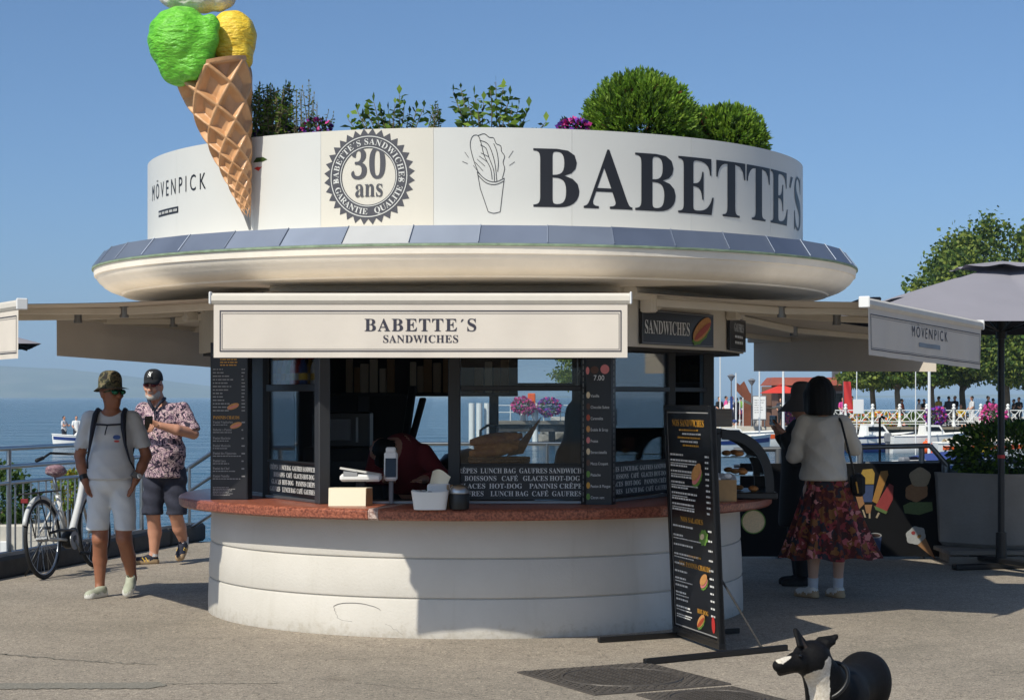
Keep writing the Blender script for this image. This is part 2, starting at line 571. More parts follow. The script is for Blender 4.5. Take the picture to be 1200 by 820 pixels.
for _n in ('leaf', 'leaf_bright', 'leaf_thuja', 'leaf_dark', 'leaf_tree', 'leaf_yellow', 'leaf_dry'):
    _m = MAT[_n]; _N = _m.node_tree.nodes; _L = _m.node_tree.links; _b = _N['Principled BSDF']
    _b.inputs['Specular IOR Level'].default_value = 0.3
    _t = _N.new('ShaderNodeBsdfTranslucent'); _x = _N.new('ShaderNodeMixShader'); _x.inputs['Fac'].default_value = 0.38
    _src = _b.inputs['Base Color'].links[0].from_socket
    _L.new(_src, _t.inputs['Color']); _L.new(_b.outputs[0], _x.inputs[1]); _L.new(_t.outputs[0], _x.inputs[2])
    _L.new(_x.outputs[0], _N['Material Output'].inputs['Surface'])
mat('petal_purple', S(120, 60, 170), 0.6, col2=S(84, 40, 140), vscale=20)
mat('petal_magenta', S(206, 56, 140), 0.6, col2=S(170, 40, 120), vscale=8)
mat('petal_pink', S(226, 92, 150), 0.6, col2=S(190, 60, 130), vscale=8)
mat('concrete', S(138, 134, 128), 0.9, var=0.12, vscale=2.5, bump=0.25, bscale=30)
mat('concrete_pale', S(190, 184, 172), 0.9, var=0.1, vscale=2.5, bump=0.2, bscale=30)
mat('kerb_dark', S(66, 64, 62), 0.85, var=0.2, vscale=6, bump=0.3, bscale=40)
mat('wood_grey', S(128, 120, 110), 0.85, var=0.2, vscale=3, stretch=(0.3, 4, 4), bump=0.3, bscale=20)
mat('red_fabric', S(205, 58, 44), 0.8)
mat('rust', S(118, 66, 44), 0.85, var=0.25, vscale=1.5)
mat('roof_red', S(150, 78, 60), 0.85, var=0.15, vscale=1.0)
mat('wall_brown', S(116, 84, 68), 0.85, var=0.1, vscale=1.0)
mat('orange', S(232, 96, 36), 0.6)
mat('yellow', S(230, 190, 40), 0.6)
mat('hull_white', S(232, 232, 228), 0.3, var=0.03)
mat('hull_blue', S(36, 58, 120), 0.35)
mat('tarp_blue', S(52, 70, 130), 0.7)
mat('tarp_cream', S(224, 214, 192), 0.8)
mat('tarp_grey', S(150, 156, 166), 0.8)
# ------------------------------------------------------------------ special materials
def nodes_of(name):
    m = bpy.data.materials.new(name); m.use_nodes = True
    MAT[name] = m
    return m, m.node_tree.nodes, m.node_tree.links, m.node_tree.nodes['Principled BSDF']

def noise(N, L, vec, scale, detail=4, rough=0.6):
    n = N.new('ShaderNodeTexNoise'); n.inputs['Scale'].default_value = scale
    n.inputs['Detail'].default_value = detail; n.inputs['Roughness'].default_value = rough
    L.new(vec, n.inputs['Vector']); return n.outputs['Fac']

def ramp(N, L, fac, stops):
    r = N.new('ShaderNodeValToRGB')
    while len(r.color_ramp.elements) < len(stops): r.color_ramp.elements.new(0.5)
    for e, (p, c) in zip(r.color_ramp.elements, stops): e.position = p; e.color = (*c, 1)
    L.new(fac, r.inputs['Fac']); return r.outputs['Color']

def mixc(N, L, fac, a, b, mode='MIX'):
    m = N.new('ShaderNodeMix'); m.data_type = 'RGBA'; m.blend_type = mode
    for sock, v in ((m.inputs[0], fac), (m.inputs[6], a), (m.inputs[7], b)):
        if hasattr(v, 'links') or hasattr(v, 'is_linked'): L.new(v, sock)
        elif isinstance(v, (int, float)): sock.default_value = v
        else: sock.default_value = (*v, 1)
    return m.outputs[2]

# old sun-bleached asphalt
m, N, L, b = nodes_of('asphalt')
geo = N.new('ShaderNodeNewGeometry'); P0 = geo.outputs['Position']
c1 = ramp(N, L, noise(N, L, P0, 0.55, 6, 0.65), [(0.3, S(156, 147, 133)), (0.5, S(171, 160, 145)), (0.72, S(182, 170, 154))])
c2 = ramp(N, L, noise(N, L, P0, 95, 3, 0.7), [(0.34, (0.36, 0.36, 0.37)), (0.47, (0.88, 0.88, 0.88)), (0.60, (1.08, 1.07, 1.05)), (0.70, (1.9, 1.84, 1.76))])
c3 = ramp(N, L, noise(N, L, P0, 7, 5, 0.7), [(0.34, (0.82, 0.82, 0.83)), (0.6, (1.0, 1.0, 1.0)), (0.8, (1.08, 1.06, 1.03))])
c4 = ramp(N, L, noise(N, L, P0, 34, 2, 0.6), [(0.34, (0.55, 0.55, 0.56)), (0.43, (0.96, 0.96, 0.96)), (0.62, (1.03, 1.03, 1.02)), (0.69, (1.55, 1.5, 1.44))])
c = mixc(N, L, 1.0, c1, c2, 'MULTIPLY'); c = mixc(N, L, 1.0, c, c4, 'MULTIPLY'); c = mixc(N, L, 1.0, c, c3, 'MULTIPLY')
# dirt stains
st = ramp(N, L, noise(N, L, P0, 2.3, 3, 0.5), [(0.66, (1, 1, 1)), (0.74, (0.78, 0.77, 0.76))])
c = mixc(N, L, 1.0, c, st, 'MULTIPLY')
# long hairline cracks
wv = N.new('ShaderNodeTexVoronoi'); wv.feature = 'DISTANCE_TO_EDGE'; wv.inputs['Scale'].default_value = 0.33
mp = N.new('ShaderNodeVectorMath'); mp.operation = 'ADD'
nz = N.new('ShaderNodeTexNoise'); nz.inputs['Scale'].default_value = 1.6; nz.inputs['Detail'].default_value = 5
L.new(P0, nz.inputs['Vector']); sc_ = N.new('ShaderNodeVectorMath'); sc_.operation = 'SCALE'; sc_.inputs['Scale'].default_value = 0.9
L.new(nz.outputs['Color'], sc_.inputs[0]); L.new(P0, mp.inputs[0]); L.new(sc_.outputs[0], mp.inputs[1]); L.new(mp.outputs[0], wv.inputs['Vector'])
cr = ramp(N, L, wv.outputs['Distance'], [(0.0, (0.8, 0.79, 0.78)), (0.002, (0.93, 0.93, 0.93)), (0.004, (1, 1, 1))])
c = mixc(N, L, 1.0, c, cr, 'MULTIPLY')
gm = N.new('ShaderNodeTexVoronoi'); gm.inputs['Scale'].default_value = 2.1; L.new(P0, gm.inputs['Vector'])
gs = ramp(N, L, gm.outputs['Distance'], [(0.0, (1.45, 1.42, 1.36)), (0.022, (1.35, 1.33, 1.28)), (0.028, (1, 1, 1))])
c = mixc(N, L, 1.0, c, gs, 'MULTIPLY')
gm2 = N.new('ShaderNodeTexVoronoi'); gm2.inputs['Scale'].default_value = 1.3; L.new(P0, gm2.inputs['Vector'])
gs2 = ramp(N, L, gm2.outputs['Distance'], [(0.0, (0.66, 0.65, 0.64)), (0.026, (0.75, 0.74, 0.73)), (0.04, (1, 1, 1))])
c = mixc(N, L, 1.0, c, gs2, 'MULTIPLY')
L.new(c, b.inputs['Base Color']); b.inputs['Roughness'].default_value = 0.92; b.inputs['Specular IOR Level'].default_value = 0.25
bp = N.new('ShaderNodeBump'); bp.inputs['Strength'].default_value = 0.7; bp.inputs['Distance'].default_value = 0.012
L.new(noise(N, L, P0, 130, 4, 0.7), bp.inputs['Height']); L.new(bp.outputs['Normal'], b.inputs['Normal'])

# painted plaster of the plinth: fine grain, splash dirt near the ground, faint runs
m, N, L, b = nodes_of('plinth_plaster')
geo = N.new('ShaderNodeNewGeometry'); P0 = geo.outputs['Position']
c = ramp(N, L, noise(N, L, P0, 1.7, 5, .6), [(.3, S(197, 192, 182)), (.7, S(208, 203, 194))])
mpn = N.new('ShaderNodeMapping'); mpn.inputs['Scale'].default_value = (1, 1, .08); L.new(P0, mpn.inputs['Vector'])
rn = ramp(N, L, noise(N, L, mpn.outputs[0], 9, 4, .6), [(.56, (1, 1, 1)), (.72, (.93, .925, .91))]); c = mixc(N, L, 1.0, c, rn, 'MULTIPLY')
sp = N.new('ShaderNodeSeparateXYZ'); L.new(P0, sp.inputs[0]); mr = N.new('ShaderNodeMapRange'); mr.inputs['From Min'].default_value = 0.0; mr.inputs['From Max'].default_value = .22; mr.inputs['To Min'].default_value = .30; mr.inputs['To Max'].default_value = 0.0
L.new(sp.outputs['Z'], mr.inputs['Value']); ad = N.new('ShaderNodeMath'); ad.operation = 'ADD'; L.new(mr.outputs['Result'], ad.inputs[0]); L.new(noise(N, L, P0, 22, 6, .7), ad.inputs[1])
dr_c = ramp(N, L, ad.outputs[0], [(.72, (1, 1, 1)), (.90, (.86, .84, .80))]); c = mixc(N, L, 1.0, c, dr_c, 'MULTIPLY')
L.new(c, b.inputs['Base Color']); b.inputs['Roughness'].default_value = .85
bp = N.new('ShaderNodeBump'); bp.inputs['Strength'].default_value = .35; bp.inputs['Distance'].default_value = .008; L.new(noise(N, L, P0, 55, 5, .65), bp.inputs['Height']); L.new(bp.outputs['Normal'], b.inputs['Normal'])
mat('tar', S(136, 131, 119), 0.9, var=0.35, vscale=70, bump=0.5, bscale=120)

# lake
m, N, L, b = nodes_of('water')
geo = N.new('ShaderNodeNewGeometry'); P0 = geo.outputs['Position']
mpn = N.new('ShaderNodeMapping'); mpn.inputs['Scale'].default_value = (0.6, 1.0, 1.0); L.new(P0, mpn.inputs['Vector']); PV = mpn.outputs['Vector']
c = ramp(N, L, noise(N, L, PV, 0.02, 4), [(0.35, (0.010, 0.062, 0.115)), (0.65, (0.016, 0.088, 0.15))])
L.new(c, b.inputs['Base Color']); b.inputs['Roughness'].default_value = 0.09; b.inputs['IOR'].default_value = 1.33
b1 = N.new('ShaderNodeBump'); b1.inputs['Strength'].default_value = 1.0; b1.inputs['Distance'].default_value = 0.5
L.new(noise(N, L, PV, 0.9, 4, 0.6), b1.inputs['Height'])
b2 = N.new('ShaderNodeBump'); b2.inputs['Strength'].default_value = 1.0; b2.inputs['Distance'].default_value = 0.16
L.new(noise(N, L, PV, 4.0, 3, 0.6), b2.inputs['Height']); L.new(b1.outputs['Normal'], b2.inputs['Normal'])
b3 = N.new('ShaderNodeBump'); b3.inputs['Strength'].default_value = 1.0; b3.inputs['Distance'].default_value = 2.5
L.new(noise(N, L, PV, 0.09, 3, 0.6), b3.inputs['Height']); L.new(b2.outputs['Normal'], b3.inputs['Normal'])
L.new(b3.outputs['Normal'], b.inputs['Normal'])

# window glass
def glass(name, tint, amount):
    m, N, L, b = nodes_of(name); N.remove(b)
    t = N.new('ShaderNodeBsdfTransparent'); t.inputs['Color'].default_value = (*tint, 1)
    g = N.new('ShaderNodeBsdfGlossy'); g.inputs['Roughness'].default_value = 0.02
    f = N.new('ShaderNodeFresnel'); f.inputs['IOR'].default_value = 1.45
    mx = N.new('ShaderNodeMath'); mx.operation = 'MULTIPLY'; mx.inputs[1].default_value = amount
    s = N.new('ShaderNodeMixShader'); L.new(f.outputs[0], mx.inputs[0]); L.new(mx.outputs[0], s.inputs['Fac'])
    L.new(t.outputs[0], s.inputs[1]); L.new(g.outputs[0], s.inputs[2]); L.new(s.outputs[0], N['Material Output'].inputs['Surface'])
glass('glass', (0.90, 0.92, 0.93), 0.7)
glass('glass_clear', (0.93, 0.95, 0.95), 1.0)

# canvas
def canvas(name, col, col_b=None, tr=0.22, var=0.05):
    m, N, L, b = nodes_of(name); N.remove(b)
    tc = N.new('ShaderNodeTexCoord')
    c = ramp(N, L, noise(N, L, tc.outputs['Object'], 3.0, 4), [(0.35, tuple(x * (1 - var) for x in col)), (0.65, col)])
    d = N.new('ShaderNodeBsdfDiffuse'); t = N.new('ShaderNodeBsdfTranslucent'); s = N.new('ShaderNodeMixShader'); s.inputs['Fac'].default_value = tr
    L.new(c, d.inputs['Color']); L.new(c, t.inputs['Color'])
    bp = N.new('ShaderNodeBump'); bp.inputs['Strength'].default_value = 0.12; bp.inputs['Distance'].default_value = 0.01
    L.new(noise(N, L, tc.outputs['Object'], 9, 3), bp.inputs['Height']); L.new(bp.outputs['Normal'], d.inputs['Normal'])
    L.new(d.outputs[0], s.inputs[1]); L.new(t.outputs[0], s.inputs[2]); L.new(s.outputs[0], N['Material Output'].inputs['Surface'])
canvas('canvas_cream', S(222, 212, 199), tr=0.05)
canvas('canvas_top', S(226, 216, 203), tr=0.025)
canvas('canvas_grey', S(146, 144, 152), tr=0.015)
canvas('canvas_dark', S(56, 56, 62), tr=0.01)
canvas('canvas_white', S(225, 225, 225), tr=0.2)

m, N, L, b = nodes_of('hill')
geo = N.new('ShaderNodeNewGeometry')
c = ramp(N, L, noise(N, L, geo.outputs['Position'], 0.004, 6), [(0.35, (0.05, 0.08, 0.03)), (0.55, (0.11, 0.14, 0.06)), (0.75, (0.2, 0.19, 0.12))])
L.new(c, b.inputs['Base Color']); b.inputs['Roughness'].default_value = 0.95

m, N, L, b = nodes_of('haze_air'); N.remove(b)
pv = N.new('ShaderNodeVolumePrincipled'); pv.inputs['Color'].default_value = (0.56, 0.77, 1.0, 1)
pv.inputs['Density'].default_value = 0.00018; pv.inputs['Anisotropy'].default_value = -0.15
L.new(pv.outputs[0], N['Material Output'].inputs['Volume'])
try: m.cycles.homogeneous_volume = True
except Exception: pass

# stone masonry of the harbour wall
m, N, L, b = nodes_of('masonry')
tc = N.new('ShaderNodeTexCoord'); mpn = N.new('ShaderNodeMapping'); mpn.inputs['Rotation'].default_value = (pi / 2, 0, 0); L.new(tc.outputs['Object'], mpn.inputs['Vector'])
bk = N.new('ShaderNodeTexBrick'); bk.inputs['Scale'].default_value = 1.0; bk.inputs['Brick Width'].default_value = 0.75; bk.inputs['Row Height'].default_value = 0.32; bk.inputs['Mortar Size'].default_value = 0.025
bk.inputs['Color1'].default_value = (*S(128, 118, 100), 1); bk.inputs['Color2'].default_value = (*S(96, 90, 80), 1); bk.inputs['Mortar'].default_value = (*S(64, 60, 54), 1)
L.new(mpn.outputs[0], bk.inputs['Vector']); L.new(bk.outputs['Color'], b.inputs['Base Color']); b.inputs['Roughness'].default_value = 0.95

# waffle, scoops
mat('waffle', S(214, 166, 120), 0.42, col2=S(194, 144, 98), vscale=5, coat=0.15, bump=0.15, bscale=25)
def scoop_mat(name, ca, cb, sc=16.0):
    m, N, L, b = nodes_of(name)
    tc = N.new('ShaderNodeTexCoord'); mpn = N.new('ShaderNodeMapping'); mpn.inputs['Scale'].default_value = (1.0, 1.0, 2.6); mpn.inputs['Rotation'].default_value = (0.5, 0.7, 0.3)
    L.new(tc.outputs['Object'], mpn.inputs['Vector']); f = noise(N, L, mpn.outputs[0], sc, 4, 0.55)
    L.new(ramp(N, L, f, [(0.34, cb), (0.6, ca)]), b.inputs['Base Color']); b.inputs['Roughness'].default_value = 0.38
    bp = N.new('ShaderNodeBump'); bp.inputs['Strength'].default_value = 0.9; bp.inputs['Distance'].default_value = 0.03
    L.new(f, bp.inputs['Height']); L.new(bp.outputs['Normal'], b.inputs['Normal'])
scoop_mat('scoop_green', S(118, 204, 58), S(92, 178, 40))
scoop_mat('scoop_yellow', S(244, 210, 72), S(230, 186, 44))
scoop_mat('scoop_white', S(226, 222, 210), S(196, 190, 176))

# ------------------------------------------------------------------ setting
LAKE_Z = -1.35
def kerb_x(y): return -4.5 + 0.23 * (y - 16.5)
mb = MB()
edge = [(kerb_x(-40), -40), (40, -40), (40, 20.6), (kerb_x(20.6), 20.6)]
mb.add([(x, y, 0) for x, y in edge], [(0, 1, 2, 3)])
tag(mb.build('ground', 'asphalt'), kind='structure')
mb = MB()
mb.prism([(kerb_x(-40) - 0.75, -40), (40, -40), (40, 20.95), (kerb_x(20.95) - 0.75, 20.95)], LAKE_Z - 1.5, -0.012)
tag(mb.build('quay', 'concrete'), kind='structure')
mb = MB()
mb.add([(-9000, -900, LAKE_Z), (9000, -900, LAKE_Z), (9000, 9500, LAKE_Z), (-9000, 9500, LAKE_Z)], [(0, 1, 2, 3)])
tag(mb.build('lake', 'water'), kind='structure')

def ridge(name, y, prof, depth):
    mb = MB(); rng = np.random.RandomState(int(y))
    n = 240; xs = np.linspace(prof[0][0], prof[-1][0], n)
    hs = np.interp(xs, [p[0] for p in prof], [p[1] for p in prof])
    hs = hs * (1 + 0.03 * np.convolve(rng.randn(n + 8), np.ones(9) / 9, 'valid'))
    vs = []; rows = [0.0, 0.35, 0.7, 1.0, 1.15]
    for i in range(n):
        for r in rows:
            z = LAKE_Z - 2 + max(hs[i], 0.5) * min(1, r) * (1 if r <= 1 else .6)
            vs.append((xs[i] + rng.randn() * 8 * r, y + depth * r, z + rng.randn() * 0.02 * hs[i] * (0 < r < 1)))
    m = len(rows)
    mb.add(vs, [(i * m + j, (i + 1) * m + j, (i + 1) * m + j + 1, i * m + j + 1) for i in range(n - 1) for j in range(m - 1)])
    return tag(mb.build(name, 'hill', smooth=True), kind='structure')
# far shore: high on the left, running down to the right behind the kiosk
ridge('hills', 6200, [(-5200, 190), (-2600, 150), (-1700, 112), (-1450, 84), (-1100, 42), (-800, 14), (-300, 8), (900, 6), (3500, 30)], 900)

# air over the lake
mb = MB()
mb.box((0, 4000, 135 + LAKE_Z - 5), (17600, 9700, 270))
tag(mb.build('haze', 'haze_air'), kind='stuff')

# kerb of dark stone along the quay, stone by stone
kerb = tag(empty('kerb', (kerb_x(16.5), 16.5, 0)), kind='structure')
kd = Vector((0.23, 1, 0)).normalized(); ka = atan2(kd.y, kd.x)
kl = 0.98
mb = MB(); mb.bbox((0, 0, 0), (kl - 0.012, 0.26, 0.2), 0.03)
k_me = None
for i in range(-3, 5):
    if k_me is None:
        o = mb.build('kerb_stone', 'kerb_dark', kerb); k_me = o.data
    else:
        o = link_mesh('kerb_stone', k_me, kerb)
    o.location = kd * ((i + 0.36) * kl) + Vector((-0.13, 0, 0.09 + random.uniform(-.004, .004)))
    o.rotation_euler = (0, 0, ka + random.uniform(-.006, .006))

# tar joints and repair strip in the asphalt
mb = MB()
def strip(mb, pts, w):
    for (x0, y0), (x1, y1) in zip(pts[:-1], pts[1:]):
        t = Vector((x1 - x0, y1 - y0, 0)); n_ = Vector((-t.y, t.x, 0)).normalized() * w / 2
        a, b_ = Vector((x0, y0, 0.004)), Vector((x1, y1, 0.004))
        mb.add([a - n_, b_ - n_, b_ + n_, a + n_], [(0, 1, 2, 3)])
g = lambda px, py: tuple(at(px, py, CAM_H * FPX / (py - 465)))[:2]
rgs = random.Random(8); n_s = 60; pA, pB = Vector(g(-10, 804)), Vector(g(195, 803)); up_, dn_ = [], []
for i in range(n_s + 1):
    p = pA.lerp(pB, i / n_s); w_ = .11 * (1 if i < n_s - 4 else (n_s - i) / 5 + .15)
    up_.append((p.x, p.y + w_ + rgs.uniform(-.018, .018), .004)); dn_.append((p.x, p.y - w_ + rgs.uniform(-.018, .018), .004))
mb.add(up_ + dn_, [(i, n_s + 1 + i, n_s + 2 + i, i + 1) for i in range(n_s)])
tag(mb.build('tar_strip', 'tar'), kind='structure')
mb = MB(); rng = random.Random(3)
def crack(p, q, w, n=26, amp=0.02):
    pts = []
    for i in range(n + 1):
        t = i / n
        pts.append((p[0] + (q[0] - p[0]) * t + rng.uniform(-amp, amp), p[1] + (q[1] - p[1]) * t + rng.uniform(-amp, amp) * 1.4))
    strip(mb, pts, w)
crack(g(0, 766), g(90, 774), 0.016); crack(g(90, 774), g(185, 779), 0.012); crack(g(193, 801), g(330, 800), 0.010)
crack(g(560, 815), g(420, 800), 0.006)
tag(mb.build('asphalt_crack', 'tar'), kind='structure')
# ------------------------------------------------------------------ kiosk
KX, KY = -0.275, 14.46
kiosk = empty('kiosk', (0, 0, 0), 'round white food kiosk with brown granite counter and white sign drum on top', 'kiosk')
K3 = (KX, KY, 0)
def ang(px, R):
    k = (px - 600) / FPX
    A = k * k + 1; B = -2 * (k * KX + KY); C = KX * KX + KY * KY - R * R
    D = max(B * B - 4 * A * C, 0)
    y = (-B - sqrt(D)) / (2 * A)
    return atan2(k * y - KX, KY - y)
def drum_map(th0, R, z0):
    return lambda u, v: Vector((KX + R * sin(th0 + u / R), KY - R * cos(th0 + u / R), z0 + v))

# plinth wall: three rounded bands
mb = MB()
mb.lathe([(2.03, -0.02), (2.040, 0.0), (2.040, 0.10), (2.034, 0.245), (2.030, 0.256), (2.016, 0.260), (2.016, 0.265), (2.030, 0.269), (2.034, 0.28), (2.029, 0.40),
          (2.022, 0.51), (2.018, 0.521), (2.004, 0.525), (2.004, 0.530), (2.018, 0.534), (2.022, 0.545), (2.018, 0.66), (2.012, 0.795)], 160, K3)
plinth = mb.build('plinth_wall', 'plinth_plaster', kiosk, smooth=True, angle=40)
# cracked plaster patch at the foot of the wall
mb = MB(); rng = random.Random(5)
mp_ = drum_map(ang(415, 2.05), 2.039, 0.16)
ring = [(0.17 * cos(a) * (1 + .12 * sin(3 * a + 1) + rng.uniform(-.04, .04)), 0.07 * sin(a) * (1 + .1 * cos(2 * a))) for a in np.linspace(0, 2 * pi, 46)[:-1]]
mb.tube([mp_(u, v) for u, v in ring[2:34]], 0.0016, 5)
mb.tube([mp_(0.22 + 0.02 * i, -0.06 - 0.012 * i + rng.uniform(-.01, .01)) for i in range(7)], 0.0014, 5)
mb.build('plaster_crack', 'concrete', plinth)

# granite counter slabs
ctr_seams = [ang(431, 2.255), ang(433 + 10, 2.255)]
cuts = sorted([ctr_seams[0], ctr_seams[1]] + [ctr_seams[1] + 0.62 * i for i in range(1, 5)] + [ctr_seams[0] - 0.60 * i for i in range(1, 5)])
cuts.append(cuts[0] + 2 * pi)
for i in range(len(cuts) - 1):
    a0, a1 = cuts[i] + 0.0007, cuts[i + 1] - 0.0007
    pale = abs(cuts[i] - ctr_seams[0]) < 1e-6
    mb = MB()
    mb.lathe([(1.42, 0.792), (2.24, 0.792), (2.255, 0.805), (2.258, 0.85), (2.25, 0.862), (2.235, 0.868), (1.42, 0.868)], max(3, int((a1 - a0) * 28)), K3, a0, a1, close_profile=True)
    mb.build('counter_slab', 'granite_pale' if pale else 'granite', kiosk, smooth=True, angle=35)

# cornice, soffit and roof
mb = MB()
mb.lathe([(1.2, 2.345), (2.56, 2.345), (2.60, 2.352), (2.668, 2.352), (2.676, 2.364), (2.715, 2.370), (2.765, 2.388), (2.805, 2.412), (2.810, 2.420), (2.838, 2.442), (2.858, 2.470), (2.862, 2.482), (2.874, 2.486), (2.880, 2.532), (2.86, 2.545), (2.79, 2.655), (2.3, 2.66)], 160, K3)
cornice = mb.build('cornice', 'cornice', kiosk, smooth=True, angle=30)
mb = MB()
mb.lathe([(2.872, 2.532), (2.892, 2.534), (2.892, 2.546), (2.868, 2.552)], 160, K3)
mb.build('drip_edge', 'patina', cornice)
NP = 42
th_seam = ang(485, 2.7)
for i in range(NP):
    a0 = th_seam + 2 * pi * i / NP; a1 = a0 + 2 * pi / NP
    rng = random.Random(i * 7 + 1)
    dz = rng.uniform(-0.004, 0.006); dr = rng.uniform(0.0, 0.012); sk = 0.006
    def P(r, a, z): return (KX + r * sin(a), KY - r * cos(a), z)
    mb = MB()
    dz *= .35
    q = [P(2.884, a0 - .001, 2.552 + dz), P(2.884, a1 + .001, 2.552), P(2.795, a1 + .001 + sk, 2.668), P(2.795, a0 - .001 + sk, 2.668 + dz)]
    qm = P(2.886, (a0 + a1) / 2, 2.553 + dz / 2); qt = P(2.797, (a0 + a1) / 2 + sk, 2.669)
    mid_ = lambda a, b_: tuple((i_ + j_) / 2 for i_, j_ in zip(a, b_))
    qm, qt = mid_(q[0], q[1]), mid_(q[2], q[3])
    vs = q[:1] + [qm] + q[1:3] + [qt] + q[3:]
    low = [(x, y, z - 0.012) for x, y, z in vs]
    mb.add(vs + low, [(0, 1, 4, 5), (1, 2, 3, 4), (0, 6, 7, 1), (1, 7, 8, 2), (5, 11, 6, 0), (2, 8, 9, 3)])
    fl_ = mb.build('flashing_panel', ('zinc_b' if rng.random() < .6 else 'zinc') if i != 41 else 'zinc_c', kiosk)
    mb = MB(); mb.tube([P(2.887, a0, 2.556), P(2.797, a0 + sk, 2.672)], .003, 5); mb.build('seam', 'zinc', fl_)

# sign drum of curved panels
RD = 2.486; Z0, Z1 = 2.655, 3.318
seam_l, seam_r = ang(376, RD), ang(508, RD)
bounds = [seam_l, seam_r]
while bounds[-1] < seam_l + 2 * pi - 0.42: bounds.append(bounds[-1] + 0.36)
bounds.append(seam_l + 2 * pi)
panels = []
for i in range(len(bounds) - 1):
    a0, a1 = bounds[i] + 0.0003, bounds[i + 1] - 0.0003
    mb = MB()
    r_ = RD
    mb.lathe([(r_ - 0.03, Z0), (r_, Z0), (r_, Z1), (r_ - 0.03, Z1)], 14, K3, a0, a1, close_profile=True)
    panels.append(mb.build('sign_panel', 'sign_cream' if i == 0 else 'sign_white', kiosk, smooth=True, angle=35))
mb = MB()
mb.lathe([(0.0, 3.02), (RD - 0.04, 3.02)], 64, K3)
mb.build('roof_bed', 'interior', kiosk)

RL = RD + 0.0025
def disc(mb, mp, r0, r1f, n=72, rings=6):
    """annulus mapped on the drum; r1f(angle index) gives the outer radius"""
    vs = []
    for j in range(rings + 1):
        for i in range(n):
            a = 2 * pi * i / n; r1 = r1f(i); r = r0 + (r1 - r0) * j / rings
            vs.append(mp(r * cos(a), r * sin(a)))
    fs = [(j * n + i, j * n + (i + 1) % n, (j + 1) * n + (i + 1) % n, (j + 1) * n + i) for j in range(rings) for i in range(n)]
    mb.add(vs, fs)

# big lettering, one mesh per letter
bm_ = drum_map(0.0, RL, 2.815)
spots_ = zip('BABETTE´S', (.413, .748, 1.113, 1.452, 1.798, 2.130, 2.462, 2.83, 2.965), (.305, .345, .318, .322, .315, .318, .325, .09, .255))
for ch, u0, wd_ in spots_:
    (vs, fs), = text2d(ch, 0.375, align='l')[0]
    vs, fs = slice_faces(vs, fs, 0.05)
    x0 = min(x for x, y in vs); x1 = max(x for x, y in vs)
    mb = MB(); mb.add([bm_(u0 + (x - x0) * wd_ / (x1 - x0), y) for x, y in vs], fs)
    mb.build('letter', 'sign_black', kiosk)

# anniversary seal
seal_c = ang(431.5, RL)
zc = CAM_H + (465 - 207) / FPX * (KY - RL * cos(seal_c))
mp0, mp1, mp2 = drum_map(seal_c, RL, zc), drum_map(seal_c, RL + 0.003, zc), drum_map(seal_c, RL + 0.006, zc)
mb = MB(); disc(mb, mp0, 0.182, lambda i: 0.310 if i % 2 else 0.272, 64, 5)
seal = mb.build('seal', 'sign_grey', kiosk)
mb = MB()
disc(mb, mp1, 0.188, lambda i: 0.193, 72, 1); disc(mb, mp1, 0.255, lambda i: 0.261, 72, 1)
mb.build('seal_ring', 'sign_white', seal)
mb = MB()
def arc_text(mb, s, r, a_mid, cap, mp, inward=False, sx=1.0, track=0.0):
    out, w = text2d(s, cap, sx=sx, track=track)
    for vs, fs in out:
        xm = (min(x for x, y in vs) + max(x for x, y in vs)) / 2
        a = a_mid - xm / r if not inward else a_mid + xm / r
        pts = []
        for x, y in vs:
            dx = x - xm
            if inward: pts.append(mp((r - y) * cos(a) - dx * sin(a) * 1.0, (r - y) * sin(a) + dx * cos(a)))
            else: pts.append(mp((r + y) * cos(a) + dx * sin(a), (r + y) * sin(a) - dx * cos(a)))
        mb.add(pts, fs)
arc_text(mb, 'BABETTE´S SANDWICHES', 0.205, pi / 2, 0.038, mp1, track=0.03)
arc_text(mb, 'GARANTIE   QUALITE', 0.243, -pi / 2, 0.038, mp1, inward=True, track=0.04)
for a in (pi * 1.0 + 0.10, -0.10):
    cx, cy = 0.224 * cos(a), 0.224 * sin(a)
    star = [(cx + (0.017 if k % 2 == 0 else 0.007) * cos(pi / 2 + k * pi / 5), cy + (0.017 if k % 2 == 0 else 0.007) * sin(pi / 2 + k * pi / 5)) for k in range(10)]
    mb.add([mp1(cx, cy)] + [mp1(*p) for p in star], [(0, k + 1, (k + 1) % 10 + 1) for k in range(10)])
mb.build('seal_lettering', 'sign_white', seal)
mb = MB()
put_text(mb, '30', mp1, 0.185, (0.0, -0.012), width=0.245)
put_text(mb, 'ans', mp1, 0.115, (0.005, -0.128), width=0.195)
mb.build('seal_number', 'sign_grey', seal)

